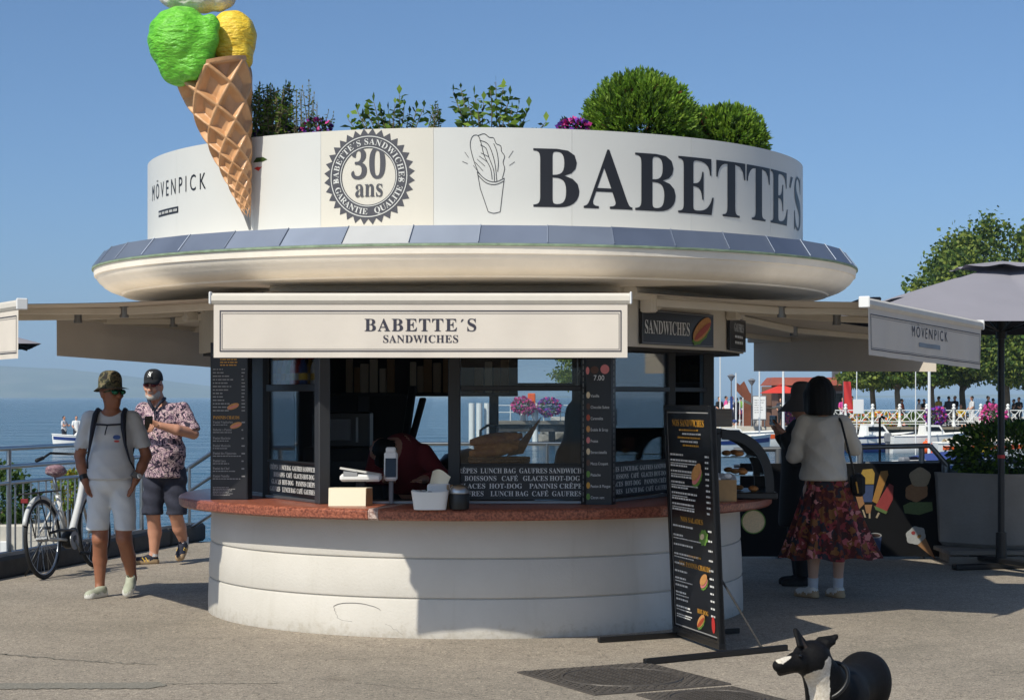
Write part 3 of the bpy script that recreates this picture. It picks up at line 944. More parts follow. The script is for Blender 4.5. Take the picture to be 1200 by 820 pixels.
# sandwich wrap line drawing (plain food outline)
wc = ang(573, RL); zw = CAM_H + (465 - 205) / FPX * (KY - RL * cos(wc))
mw = drum_map(wc, RL, zw)
mb = MB()
def stroke(mb, mp, pts, w=0.004, closed=False, smooth=3):
    if closed: pts = pts + [pts[0]]
    P_ = []
    for i in range(len(pts) - 1):
        p0 = pts[max(i - 1, 0)]; p1 = pts[i]; p2 = pts[i + 1]; p3 = pts[min(i + 2, len(pts) - 1)]
        for s_ in range(smooth):
            t = s_ / smooth
            P_.append(tuple(0.5 * ((2 * p1[k]) + (-p0[k] + p2[k]) * t + (2 * p0[k] - 5 * p1[k] + 4 * p2[k] - p3[k]) * t * t + (-p0[k] + 3 * p1[k] - 3 * p2[k] + p3[k]) * t ** 3) for k in (0, 1)))
    P_.append(pts[-1])
    for a, c in zip(P_[:-1], P_[1:]):
        t = Vector((c[0] - a[0], c[1] - a[1])); 
        if t.length < 1e-6: continue
        n_ = Vector((-t.y, t.x)).normalized() * w / 2
        mb.add([mp(a[0] - n_.x, a[1] - n_.y), mp(c[0] - n_.x, c[1] - n_.y), mp(c[0] + n_.x, c[1] + n_.y), mp(a[0] + n_.x, a[1] + n_.y)], [(0, 1, 2, 3)])
cupL, cupR = (-0.055, 0.0), (0.085, -0.035)
stroke(mb, mw, [(-0.075, 0.02), (-0.055, -0.09), (-0.005, -0.235)], smooth=1); stroke(mb, mw, [(0.098, -0.02), (0.085, -0.12), (0.072, -0.235)], smooth=1)
stroke(mb, mw, [(-0.005, -0.235), (0.03, -0.245), (0.072, -0.235)])
stroke(mb, mw, [(-0.075, 0.02), (-0.02, -0.03), (0.04, -0.045), (0.098, -0.02)]); stroke(mb, mw, [(-0.072, 0.0), (-0.02, -0.05), (0.04, -0.062), (0.096, -0.038)])
stroke(mb, mw, [(-0.07, 0.02), (-0.1, 0.10), (-0.12, 0.19), (-0.105, 0.245), (-0.07, 0.25), (-0.05, 0.2), (-0.03, 0.12), (0.01, 0.04), (0.02, -0.03)])
stroke(mb, mw, [(-0.07, 0.25), (-0.03, 0.262), (0.0, 0.24), (0.03, 0.235), (0.045, 0.2), (0.075, 0.185), (0.08, 0.15), (0.1, 0.12), (0.09, 0.08), (0.1, 0.04), (0.085, -0.02)])
stroke(mb, mw, [(-0.06, 0.22), (-0.01, 0.2), (0.02, 0.14), (0.04, 0.06), (0.05, -0.04)]); stroke(mb, mw, [(-0.055, 0.19), (-0.02, 0.17), (0.0, 0.11), (0.03, 0.03), (0.035, -0.04)])
stroke(mb, mw, [(0.03, 0.2), (0.05, 0.15), (0.06, 0.08), (0.055, 0.02)])
for i in range(5): stroke(mb, mw, [(-0.1 + .012 * i, 0.06 + .02 * i), (-0.05 + .012 * i, -0.005 + .03 * i)], 0.003, smooth=1)
for p, q_ in (((-0.13, 0.11), (-0.155, 0.145)), ((-0.135, 0.07), (-0.17, 0.085)), ((0.125, 0.11), (0.155, 0.155)), ((0.13, 0.06), (0.165, 0.085))): stroke(mb, mw, [p, q_], 0.003, smooth=1)
mb.build('wrap_drawing', 'sign_black', kiosk)

# ice cream maker's name at the left
mk = ang(241, RL); mm = drum_map(mk, RL, 0)
zt = CAM_H + (465 - 221) / FPX * (KY - RL * cos(mk))
mb = MB()
put_text(mb, 'MÖVENPICK', lambda u, v: mm(u, v + zt), 0.108, serif=False, align='r', track=0.30, width=1.0)
mb.build('brand_lettering', 'sign_black', kiosk)
mb = MB()
mb.grid(lambda u, v: mm(-0.78 + 0.40 * u, zt - 0.135 + 0.045 * v), 8, 1)
bar = mb.build('brand_strip', 'sign_black', kiosk)
mb = MB(); mm2 = drum_map(mk, RL + 0.003, 0)
for wd in range(5):
    for i in range(3):
        u0 = -0.765 + wd * 0.078 + i * 0.021
        mb.grid(lambda u, v: mm2(u0 + 0.014 * u, zt - 0.122 + 0.018 * v), 1, 1)
mb.build('strip_print', 'sign_white', bar)

# small leaf and cherry print beside the cone
mb = MB(); lc = ang(303, RL); ml = drum_map(lc, RL, CAM_H + (465 - 190) / FPX * 12.4)
mb.add([ml(-0.05, 0.0), ml(-0.02, 0.03), ml(0.04, 0.03), ml(0.075, 0.012), ml(0.03, 0.0)], [(0, 1, 2, 3, 4)])
mb.build('leaf_print', 'leaf_dark', kiosk)
mb = MB(); mb.add([ml(-0.04, -0.04), ml(0.0, -0.06), ml(0.03, -0.03), ml(0.012, -0.035), ml(-0.01, -0.03)], [(0, 1, 2, 3, 4)])
mb.build('berry_print', 'print_red', kiosk)

# hexagonal cabin: posts, fascia, panes
HX = [(-1.30, 12.87), (0.58, 12.87), (1.52, 14.50), (0.58, 16.13), (-1.30, 16.13), (-2.24, 14.50)]
ZB, ZT = 0.868, 1.95
mb = MB()
fp = [(-1.45, 12.75), (0.77, 12.75), (1.62, 14.2), (1.85, 15.0), (1.35, 16.05), (0.62, 16.3), (-1.25, 16.3), (-1.95, 16.05), (-2.5, 15.0), (-2.25, 14.2)]
mb.prism(fp, 1.945, 2.35)
mb.build('fascia', 'fascia', kiosk)
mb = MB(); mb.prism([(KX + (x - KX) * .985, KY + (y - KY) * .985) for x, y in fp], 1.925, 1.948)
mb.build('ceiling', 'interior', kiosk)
def post(x, y, w, z0, z1, rz=0.0, m='frame'):
    mb = MB(); mb.bbox((x, y, (z0 + z1) / 2), (w, w, z1 - z0), 0.006, rz)
    return mb.build('window_post', m, kiosk)
post(-1.30, 12.87, 0.085, ZB, ZT - .02, 0.5); post(0.60, 12.9, 0.10, ZB, ZT - .02, -.5, 'frame_dark')
post(1.50, 14.45, 0.09, ZB, ZT - .02, .2, 'frame_dark'); post(0.58, 16.13, 0.10, ZB, ZT - .02, .5, 'frame_dark')
post(-1.30, 16.13, 0.12, ZB, ZT - .02, .5, 'frame_dark'); post(-2.24, 14.5, 0.09, ZB, ZT - .02, .2, 'frame_dark')
post(-0.395, 12.87, 0.085, ZB, ZT - .02, 0, 'frame_dark')
post(-0.155, 16.13, 0.08, ZB, ZT - .02, 0, 'frame_dark')
def bar_between(p, q, z, w, h, m='frame_dark', name='window_rail'):
    p, q = Vector((*p, z)), Vector((*q, z)); d = q - p
    mb = MB(); mb.bbox((p + q) / 2, (d.length, w, h), 0.004, atan2(d.y, d.x))
    return mb.build(name, m, kiosk)
def pane(p, q, z0, z1, m='glass', name='pane', t=0.006):
    p, q = Vector((*p, 0)), Vector((*q, 0)); d = q - p
    mb = MB(); c_ = (p + q) / 2; mb.box((c_.x, c_.y, (z0 + z1) / 2), (d.length, t, z1 - z0), atan2(d.y, d.x))
    return mb.build(name, m, kiosk)
def lerp2(p, q, t): return (p[0] + (q[0] - p[0]) * t, p[1] + (q[1] - p[1]) * t)
# sills
for i in (0, 1, 5, 2, 3, 4):
    p, q = HX[i], HX[(i + 1) % 6]
    bar_between(lerp2(p, q, .03), lerp2(p, q, .97), ZB + 0.012, 0.05, 0.022, 'steel_dull', 'sill')
PRT = 1.13
ROWS = ['CRÊPES  LUNCH BAG  GAUFRES SANDWICH', 'BOISSONS   CAFÉ   GLACES HOT-DOG', 'GLACES  HOT-DOG    PANINIS CRÊPES', 'GAUFRES    LUNCH BAG  CAFÉ  GAUFRES']
def lettered(p, q, z0, z1, shift=0.0, wid=None):
    """black lower panel with the four white rows of words"""
    pn = pane(p, q, z0, z1, 'menu_black', 'lettered_panel', 0.012)
    p3, q3 = Vector((*p, 0)), Vector((*q, 0)); u = (q3 - p3).normalized(); L_ = (q3 - p3).length
    mp = plane_map(Vector((*p, z0)), u, (0, 0, 1), 0.0)
    nrm = u.cross(Vector((0, 0, 1)))
    mb = MB()
    for i, s in enumerate(ROWS):
        z = (z1 - z0) * (0.78 - 0.225 * i)
        put_text(mb, s, lambda a, c_: mp(a, c_) + nrm * 0.010, 0.033, (L_ / 2 + shift + (0.03 if i in (1, 2) else 0), z), width=(wid or L_ * .97) * (0.9 if i == 1 else 1.0))
    o = mb.build('panel_lettering', 'print_white', pn)
    return pn
# front, right part: pane with transom and lettered panel
f0, f1 = (-0.35, 12.87), (0.47, 12.87)
pane((-0.352, 12.87), (0.55, 12.87), PRT, ZT - .02)
bar_between((-0.352, 12.865), (0.55, 12.865), 1.66, 0.05, 0.035)
lettered(f0, f1, ZB + 0.03, PRT, -0.02, 0.88)
bar_between((-0.352, 12.868), (0.55, 12.868), PRT + 0.008, 0.035, 0.016)
# front, left part: serving hatch, left open, header rail
bar_between((-1.25, 12.87), (-0.44, 12.87), ZT - 0.035, 0.06, 0.05)
# left facet
l0, l1 = HX[5], HX[0]
a, b_ = lerp2(l0, l1, 0.50), lerp2(l0, l1, 0.965)
pane(a, b_, PRT, ZT - .02); lettered(a, b_, ZB + 0.03, PRT, 0.0, 0.80)
bar_between(a, b_, 1.665, 0.05, 0.05); bar_between(a, b_, PRT + .008, 0.035, 0.016)
x, y = lerp2(l0, l1, 0.485); post(x, y, 0.06, ZB, ZT - .02, 1.04, 'frame_dark')
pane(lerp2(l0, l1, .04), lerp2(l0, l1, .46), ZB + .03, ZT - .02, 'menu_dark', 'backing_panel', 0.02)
# right facet
r0, r1 = HX[1], HX[2]
a, b_ = lerp2(r0, r1, 0.06), lerp2(r0, r1, 0.60)
pane(a, b_, PRT, ZT - .02); lettered(a, b_, ZB + 0.03, PRT, 0.02, 1.0)
bar_between(a, b_, 1.655, 0.05, 0.035); bar_between(a, b_, PRT + .008, 0.035, 0.016)
x, y = lerp2(r0, r1, 0.62); post(x, y, 0.07, ZB, ZT - .02, -1.04, 'frame_dark')
bar_between(lerp2(r0, r1, .63), lerp2(r0, r1, .97), 1.655, 0.05, 0.035)
# rear facets
b0, b1 = HX[3], HX[4]
pane((-0.92, 16.13), (0.55, 16.13), 1.0, ZT - .02, 'glass_clear')
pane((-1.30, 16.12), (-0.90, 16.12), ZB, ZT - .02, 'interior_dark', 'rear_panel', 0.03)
bar_between((-0.12, 16.12), (0.55, 16.12), 1.69, 0.05, 0.06)
bar_between((-0.9, 16.12), (0.55, 16.12), 1.0, 0.05, 0.05)
lr0, lr1 = HX[4], HX[5]
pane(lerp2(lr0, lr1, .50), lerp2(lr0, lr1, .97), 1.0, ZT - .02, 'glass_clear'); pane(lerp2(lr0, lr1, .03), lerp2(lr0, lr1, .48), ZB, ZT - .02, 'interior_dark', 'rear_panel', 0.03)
bar_between(lerp2(lr0, lr1, .5), lerp2(lr0, lr1, .97), 1.69, 0.05, 0.05)
rr0, rr1 = HX[2], HX[3]
pane(lerp2(rr0, rr1, .04), lerp2(rr0, rr1, .96), 1.0, ZT - .02, 'glass_clear'); bar_between(lerp2(rr0, rr1, .04), lerp2(rr0, rr1, .96), 1.69, 0.05, 0.05)
# floor inside
mb = MB(); mb.prism([(KX + (x - KX) * .98, KY + (y - KY) * .98) for x, y in HX], 0.004, 0.05); mb.build('cabin_floor', 'interior', kiosk)

# ------------------------------------------------------------------ awnings
def awning(label, wa, wb, ba, bb, vh, n_out, valance_mat='canvas_cream', printer=None, arms=True, wave=0.004):
    """wa, wb: wall line ends; ba, bb: front bar ends (left, right seen from outside); vh valance height"""
    wa, wb, ba, bb = Vector(wa), Vector(wb), Vector(ba), Vector(bb)
    n_out = Vector(n_out).normalized()
    root = empty('awning', ((wa + wb) / 2)[:], label, 'awning', 'awnings around the kiosk')
    inv = Matrix.Translation(-root.location)
    def fin(o): o.matrix_parent_inverse = inv; return o
    mb = MB()
    for t in (0.0, 0.004):
        mb.grid(lambda u, v: wa.lerp(wb, u).lerp(ba.lerp(bb, u), v) - Vector((0, 0, 0.03 * sin(pi * v) * (0.6 + .4 * sin(pi * u)) - t)), 24, 10)
    fin(mb.build('fabric', 'canvas_top', root, smooth=True))
    # front bar: rounded extrusion
    mb = MB(); d = (bb - ba).normalized(); up = Vector((0, 0, 1))
    prof = [(-0.03, -0.03), (0.022, -0.032), (0.034, -0.012), (0.032, 0.016), (0.012, 0.032), (-0.025, 0.034)]
    e0, e1 = ba - d * 0.012, bb + d * 0.012
    vs = [e0 + n_out * p + up * q for p, q in prof] + [e1 + n_out * p + up * q for p, q in prof]
    n = len(prof); mb.add(vs, [(i, (i + 1) % n, n + (i + 1) % n, n + i) for i in range(n)] + [tuple(range(n))[::-1], tuple(range(n, 2 * n))])
    fb = fin(mb.build('front_bar', 'alu_white', root))
    for e, s_ in ((e0, -1), (e1, 1)):
        mb = MB(); mb.bbox(e + d * s_ * 0.008 + up * 0.003, (0.014, 0.075, 0.075), 0.006, atan2(d.y, d.x))
        mb.build('end_cap', 'plastic_white', fb)
    L_ = (bb - ba).length
    def vmap(u, v, off=0.0):       # u along from ba, v up from valance bottom
        p = ba.lerp(bb, u / L_) + n_out * (0.018 + off + wave * sin(u * 9.0) * (1 - v / vh) + wave * .6 * sin(u * 23 + 1) * (1 - v / vh))
        return p + up * (-0.03 - vh + v)
    mb = MB(); mb.grid(lambda u, v: vmap(u * L_, v * vh), 60, 6)
    val = fin(mb.build('valance', valance_mat, root, smooth=True))
    mb = MB(); m_ = 0.035
    def line(u0, v0, u1, v1, w):
        if abs(u1 - u0) > abs(v1 - v0): mb.grid(lambda u, v: vmap(u0 + (u1 - u0) * u, v0 + w * v, 0.003), 60, 1)
        else: mb.grid(lambda u, v: vmap(u0 + w * u, v0 + (v1 - v0) * v, 0.003), 1, 6)
    for k, w in ((0.0, 0.006), (0.013, 0.0022)):
        e = m_ + k
        line(e, e, L_ - e, e, w); line(e, vh - e - w * 0 - 0.01, L_ - e, vh - e - 0.01, w); line(e, e, e, vh - e - .01, w); line(L_ - e - w, e, L_ - e - w, vh - e - .01, w)
    mb.build('printed_border', 'print_line', val)
    if printer: printer(val, vmap, L_)
    if arms:
        wd = (wb - wa).normalized()
        for t, s_ in ((0.14, 1), (0.86, -1)):
            w0 = wa.lerp(wb, t) - up * 0.06 + n_out * 0.05; b0_ = ba.lerp(bb, t + 0.10 * s_) - up * 0.02
            el = (w0 + b0_) / 2 + wd * (0.16 * s_) - up * 0.02
            for nm, p, q, r in (('arm', w0, el, 0.026), ('arm', el, b0_, 0.022)):
                dv = q - p; mb = MB()
                M_ = dv.to_track_quat('X', 'Z').to_matrix()
                mb.bbox((p + q) / 2, (dv.length, r * 1.6, r * 2.1), 0.006, M=M_)
                fin(mb.build(nm, 'alu_white', root))
            mb = MB(); mb.cyl(el - up * 0.045, el + up * 0.045, 0.032, n=14); fin(mb.build('elbow_joint', 'steel_dull', root))
            mb = MB(); mb.bbox(w0 - n_out * 0.03, (0.09, 0.1, 0.14), 0.012, atan2(wd.y, wd.x)); mb.cyl(w0 - up * 0.06, w0 + up * 0.06, 0.035, n=12)
            mb.cyl(w0 - up * 0.02 + wd * .04, w0 - up * 0.02 + wd * .09, 0.03, n=10)
            fin(mb.build('wall_bracket', 'alu_white', root))
    mb = MB(); mb.cyl(wa + n_out * 0.02 + up * 0.0, wb + n_out * 0.02, 0.05, n=16)
    fin(mb.build('roller', 'alu_white', root))
    return root

def print_front(val, vmap, L_):
    mb = MB()
    put_text(mb, 'BABETTE´S', lambda u, v: vmap(u, v, 0.003), 0.072, (L_ / 2, 0.155), width=0.66, track=0.07)
    put_text(mb, 'SANDWICHES', lambda u, v: vmap(u, v, 0.003), 0.043, (L_ / 2, 0.088), width=0.445, track=0.03)
    mb.build('valance_lettering', 'print_line', val)
def print_brand(val, vmap, L_):
    mb = MB()
    put_text(mb, 'MÖVENPICK', lambda u, v: vmap(u, v, 0.003), 0.072, (L_ * 0.50, 0.165), serif=False, track=0.22, width=0.82)
    mb.build('valance_lettering', 'print_line', val)
    mb = MB(); mb.grid(lambda u, v: vmap(L_ * .5 - 0.24 + 0.48 * u, 0.10 + 0.03 * v, 0.003), 12, 1)
    mb.build('valance_strip', 'plastic_grey', val)

awning('cream awning over the front window with dark BABETTE´S SANDWICHES lettering on its valance', (-1.62, 12.62, 2.31), (0.72, 12.62, 2.31), (-1.745, 11.0, 2.175), (0.675, 11.0, 2.175), 0.315, (0, -1, 0), printer=print_front)
nl = Vector((-0.866, -0.5, 0)); dl = Vector((0.5, -0.866, 0))
w_ = 2.45; ne = Vector((-3.19, 12.2, 2.2))
awning('cream awning reaching out of the left edge of the picture, lit valance', Vector((-2.42, 14.35, 2.31)) - dl * 0.35, Vector((-1.55, 12.85, 2.31)), ne - dl * w_, ne, 0.32, nl)
nr = Vector((0.866, -0.5, 0)); dr_ = Vector((0.5, 0.866, 0))
awning('awning on the right with MÖVENPICK printed on its shaded grey valance', (0.78, 12.68, 2.31), (1.80, 14.45, 2.31), (2.27, 12.06, 2.205), (3.55, 14.28, 2.145), 0.305, nr, printer=print_brand, wave=0.008)
# rear awnings: only their inner sides and undersides show
al = Vector((-3.48, 14.4, 2.235)); dd = Vector((0.5, 0.866, 0))
awning('awning behind the two men, grey inner side of its valance showing', (-1.55, 16.15, 2.31), (-2.42, 14.65, 2.31), al + dd * 2.1 - Vector((0, 0, .07)), al, 0.29, (-0.866, 0.5, 0))
awning('shaded awning above the woman in the long skirt, valance seen from behind', (1.80, 14.75, 2.31), (0.75, 16.3, 2.31), (3.42, 15.2, 2.10), (2.20, 17.2, 2.13), 0.265, (0.866, 0.5, 0))

# ------------------------------------------------------------------ giant ice cream cone
tip = at(293, 266, 12.36); topc = at(250, 86, 12.36)
cone = empty('ice_cream_cone', tip[:], 'giant model ice cream cone with three scoops leaning on the sign drum', 'model cone')
ax = topc - tip; La = ax.length; axn = ax.normalized()
su = axn.cross(Vector((0, 1, 0))).normalized(); sv = su.cross(axn)
def fin_c(o): o.matrix_parent_inverse = Matrix.Translation(-tip); return o
def cone_pt(u, v):
    a = 2 * pi * u; t = 0.06 + v * 0.98
    r = 0.25 * t ** 0.92
    lv = math.log(t + 0.12) * 2.05         # cells grow with the cone
    g1 = (u * 6 + lv * 1.9) % 1.0; g2 = (u * 6 - lv * 1.9) % 1.0
    d1 = min(g1, 1 - g1); d2 = min(g2, 1 - g2); d = min(d1, d2)
    ridge_ = max(0.0, 1 - d / 0.09)
    cell = -0.062 * t * min(1.0, max(0, d - .05) / 0.16) * (.75 + .5 * (g1 + g2) / 2)
    r += 0.012 * t * min(1, ridge_ * 2) + cell * 0.9
    if v > 0.97: r = 0.25 * t ** 0.92 * (1.0 + 0.02)
    return tip + axn * (t * La) + su * (r * cos(a)) + sv * (r * sin(a))
mb = MB(); mb.grid(cone_pt, 220, 200)
fin_c(mb.build('waffle_cone', 'waffle', cone, smooth=True))
mb = MB(); mb.cyl(tip - Vector((0, 0, 0.02)), tip + axn * 0.12, 0.008, 0.03, n=10); fin_c(mb.build('cone_tip', 'steel_dull', cone))
def scoop(px, py, d, r, m_, seed, drips):
    c_ = np.array(at(px, py, d)); h = 0.012
    s = SDF(c_ - r * 1.75, c_ + r * 1.6, h)
    s.ell(c_, (r, r * 0.95, r * 1.0), k=0)
    for (dx, dy, rr, dd_) in drips:
        q = np.array(at(px + dx, py + dy, d + dd_)); s.ell(q, (rr, rr, rr * 1.1), k=0.07)
    rg = np.random.RandomState(seed)
    ph = rg.rand(6) * 6
    s.warp(lambda X, Y, Z: 0.0035 * np.sin(26 * X + 14 * Z + ph[0] + 2.0 * np.sin(9 * X + ph[5])) * np.sin(38 * Z - 18 * X + ph[1] + 1.5 * np.sin(11 * Z)) + 0.003 * np.sin(47 * Z + 31 * X + 21 * Y + ph[2]) * np.sin(29 * X - 12 * Z + ph[3]))
    return fin_c(s.mesh('scoop', m_, cone))
tag(scoop(212, 47, 12.22, 0.215, 'scoop_green', 1, [(-8, 34, .09, 0), (3, 40, .05, .02), (26, 22, .07, -.06), (34, 0, .06, -.08), (36, -20, .05, -.07), (14, 33, .07, -.07), (-2, 42, .045, 0)]), 'bright lime green scoop')
tag(scoop(274, 42, 12.36, 0.150, 'scoop_yellow', 2, [(0, 20, .10, 0), (12, 28, .05, 0), (-14, 16, .06, -.07), (4, 25, .06, -.06), (-4, -2, .12, 0)]), 'yellow scoop')
tag(scoop(230, -18, 12.42, 0.185, 'scoop_white', 3, [(-25, 10, .09, -.05), (24, 14, .09, -.03), (0, 16, .08, -.08), (-36, 12, .05, 0), (36, 14, .06, 0)]), 'creamy white scoop')
# ------------------------------------------------------------------ foliage
def leaf_mesh(name, P, D, size, mats, parent=None, aspect=0.5, jit=0.35, rng=None, mi=None, droop=0.0):
    """one mesh of folded diamond leaves at P pointing along D"""
    rng = rng or np.random.RandomState(1)
    P = np.asarray(P, float); D = np.asarray(D, float); n = len(P)
    D = D / (np.linalg.norm(D, axis=1)[:, None] + 1e-9)
    A = rng.randn(n, 3); Sd = np.cross(D, A); Sd /= (np.linalg.norm(Sd, axis=1)[:, None] + 1e-9)
    Nn = np.cross(Sd, D)
    s = size * (1 + jit * rng.uniform(-1, 1, n))[:, None]
    tipp = P + D * s - np.array([0, 0, 1]) * droop * s
    mid = P + D * s * 0.5 + Nn * s * 0.07
    V = np.stack([P, mid + Sd * s * aspect * 0.5 - Nn * s * .1, tipp, mid - Sd * s * aspect * 0.5 - Nn * s * .1], 1).reshape(-1, 3)
    me = bpy.data.meshes.new(name)
    me.vertices.add(4 * n); me.vertices.foreach_set('co', V.ravel())
    me.loops.add(4 * n); me.loops.foreach_set('vertex_index', np.arange(4 * n))
    me.polygons.add(n); me.polygons.foreach_set('loop_start', np.arange(n) * 4)
    try: me.polygons.foreach_set('loop_total', np.full(n, 4))
    except Exception: pass
    mats = mats if isinstance(mats, (list, tuple)) else [mats]
    for m in mats: me.materials.append(MAT[m])
    if len(mats) > 1:
        me.polygons.foreach_set('material_index', (mi if mi is not None else rng.randint(0, len(mats), n)).astype(np.int32))
    me.update(calc_edges=True); me.validate()
    return link_mesh(name, me, parent)

def blob_points(rng, n, r, shell=0.55, lumps=14, lump=0.28):
    """points near the surface of a lumpy ball of radii r, with outward directions"""
    d = rng.randn(n, 3); d /= np.linalg.norm(d, axis=1)[:, None]
    L = rng.randn(lumps, 3); L /= np.linalg.norm(L, axis=1)[:, None]
    near = (d @ L.T).max(1)
    rad = (1 - lump) + lump * np.clip((near - 0.6) / 0.4, 0, 1)
    t = shell + (1 - shell) * rng.rand(n) ** 0.6
    return d * (rad * t)[:, None] * np.array(r), d

def clipped_globe(px, py, d, rpx, label, seed, n):
    c = at(px, py, d); r = rpx / FPX * d
    root = empty('globe_shrub', (c.x, c.y, 3.03), label, 'shrub', 'shrubs planted on the kiosk roof')
    rng = np.random.RandomState(seed)
    ns = n // 3; P, D = blob_points(rng, ns, (r, r, r * .92), 0.72, 60, 0.30)
    P += np.array([0, 0, c.z - 3.03]); D = D + np.array([0, 0, .7]) + rng.randn(ns, 3) * .35; D /= np.linalg.norm(D, axis=1)[:, None]
    A = np.cross(D, rng.randn(ns, 3)); A /= np.linalg.norm(A, axis=1)[:, None]
    PP, DD, MI = [], [], []; tone = rng.randint(0, 4, ns)
    for t, sg, an in ((0, 0, 0), (.2, 1, .6), (.2, -1, .6), (.4, 1, .55), (.4, -1, .55), (.6, 1, .5), (.6, -1, .5), (.8, 1, .4), (.8, -1, .4), (.9, 0, 0)):
        PP.append(P + D * (.075 * t)); DD.append(D * cos(an) + A * (sg * sin(an))); MI.append(tone)
    PP, DD, MI = np.concatenate(PP), np.concatenate(DD), np.concatenate(MI)
    leaf_mesh('crown', PP, DD, 0.028, ['leaf_thuja', 'leaf_thuja', 'leaf_bright', 'leaf'], root, 0.38, rng=rng, mi=MI)
    P, D = blob_points(rng, n // 3, (r * .8,) * 3, 0.5, 20, 0.1); P += np.array([0, 0, c.z - 3.03])
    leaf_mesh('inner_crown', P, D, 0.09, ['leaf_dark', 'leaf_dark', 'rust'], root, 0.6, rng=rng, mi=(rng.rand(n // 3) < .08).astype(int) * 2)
    mb = MB(); mb.cyl((0, 0, 0), (0, 0, c.z - 3.1), 0.035, 0.02, 8); mb.build('trunk', 'bark', root)
    return root
clipped_globe(751, 150, 12.95, 63, 'large round clipped green shrub on the kiosk roof above the letters', 11, 9000)
clipped_globe(853, 170, 13.3, 42, 'smaller bushy green shrub right of the big round one on the roof', 12, 5000)
clipped_globe(815, 166, 13.3, 34, 'low green shrub tucked between the two round shrubs on the roof', 13, 2500)

def stemmed(name, label, px, base_d, stems, leaf, mats, seed, lean=0.3, leaf_gap=0.03, stem_mat='bark', aspect=0.5, drp=0.1, z0=3.03, group='shrubs planted on the kiosk roof', cat='shrub', fan=0.05):
    """stems: list of (px, py) tips"""
    b = at(px, 150, base_d); root = empty(name, (b.x, b.y, z0), label, cat, group)
    rng = np.random.RandomState(seed); P = []; D = []; mb = MB()
    for tx, ty in stems:
        d_ = base_d + rng.uniform(-.12, .12)
        t = np.array(at(tx, ty, d_)) - np.array([b.x, b.y, z0]); s = np.array([t[0] * 0.45 + rng.uniform(-fan, fan), t[1] * .5 + rng.uniform(-.05, .05), 0.0])
        mid = (s + t) / 2 + np.array([t[0] * -0.1 + rng.uniform(-.03, .03), 0, 0.03])
        pts = [s * (1 - u) ** 2 + mid * 2 * u * (1 - u) + t * u * u for u in np.linspace(0, 1, 9)]
        mb.tube(pts, [0.007 * (1 - i / 11) for i in range(9)], 5)
        Ls = np.linalg.norm(t - s); k = max(4, int(Ls / leaf_gap))
        for i in range(k):
            u = 0.15 + 0.85 * i / k
            p = s * (1 - u) ** 2 + mid * 2 * u * (1 - u) + t * u * u
            for q in range(2):
                a = rng.uniform(0, 2 * pi); P.append(p + rng.randn(3) * 0.006); D.append([cos(a), sin(a), rng.uniform(0.1, 0.9)])
        P.append(t); D.append([0, 0, 1])
    leaf_mesh('leaves', P, D, leaf, mats, root, aspect, rng=rng, droop=drp)
    mb.build('stems', stem_mat, root, smooth=True)
    return root
rg = random.Random(4)
stemmed('conifer_shrub', 'upright fine-leaved shrub beside the giant cone on the roof', 318, 12.55, [(rg.uniform(292, 345), rg.uniform(98, 132)) for _ in range(46)], 0.035, ['leaf_bright', 'leaf', 'leaf_dry'], 21, leaf_gap=0.011, aspect=0.35, fan=.16)
stemmed('dry_shrub', 'thin dry twigs standing right of the upright roof shrub', 362, 12.5, [(rg.uniform(346, 372), rg.uniform(104, 140)) for _ in range(9)] + [(362, 97), (385, 131), (391, 134), (368, 112)], 0.026, ['leaf_dry', 'leaf_dry', 'leaf'], 22, leaf_gap=0.03, stem_mat='leaf_dry', aspect=0.4)
stemmed('leafy_shrub', 'spreading leafy shrub above the anniversary seal on the roof', 462, 12.35, [(408, 140), (418, 128), (430, 132), (438, 120), (445, 132), (468, 111), (463, 122), (474, 124), (488, 128), (455, 130), (497, 126), (507, 132), (515, 138), (480, 134), (425, 138), (450, 138)], 0.062, ['leaf', 'leaf_bright', 'leaf_dark'], 23, leaf_gap=0.034)
stemmed('leafy_shrub', 'taller leafy shrub with open shoots left of the big round shrub', 578, 12.3, [(531, 108), (540, 104), (536, 122), (556, 112), (581, 96), (575, 106), (590, 104), (598, 112), (567, 118), (608, 124), (620, 126), (549, 124), (560, 130), (612, 134), (600, 128), (640, 143)], 0.062, ['leaf', 'leaf_bright', 'leaf_dark'], 24, leaf_gap=0.033)
stemmed('feathery_shrub', 'single feathery pale shoot between two leafy roof shrubs', 512, 12.3, [(510, 122), (513, 126), (508, 128)], 0.03, ['leaf_dry', 'leaf'], 25, leaf_gap=0.008, aspect=.3)
def flowers(px, py, d, rx, ry, rz, m_, label, n, seed, size=0.035, lm='leaf_dark', z0=None, group=None, cat='flowers'):
    c = at(px, py, d); root = empty('flowering_plant', (c.x, c.y, c.z - rz if z0 is None else z0), label, cat, group)
    o = Vector((0, 0, c.z - root.location.z)); rng = np.random.RandomState(seed)
    P, Dd = blob_points(rng, n, (rx, ry, rz), 0.85, 20, 0.3); P += np.array(o)
    leaf_mesh('blossoms', P, Dd + rng.randn(n, 3) * .6, size, m_, root, 0.9, rng=rng)
    P, Dd = blob_points(rng, n // 2, (rx * .9, ry * .9, rz * .9), 0.4, 10, 0.2); P += np.array(o)
    leaf_mesh('leaves', P, Dd + rng.randn(n // 2, 3) * .6, size * 1.3, lm, root, 0.5, rng=rng)
    return root
G_ = 'purple flowers on the kiosk roof'
flowers(330, 158, 12.6, 0.22, .1, 0.045, ['petal_purple', 'petal_purple', 'leaf_dark'], 'low purple flowers at the foot of the upright roof shrub', 420, 31, 0.03, z0=3.03, group=G_)
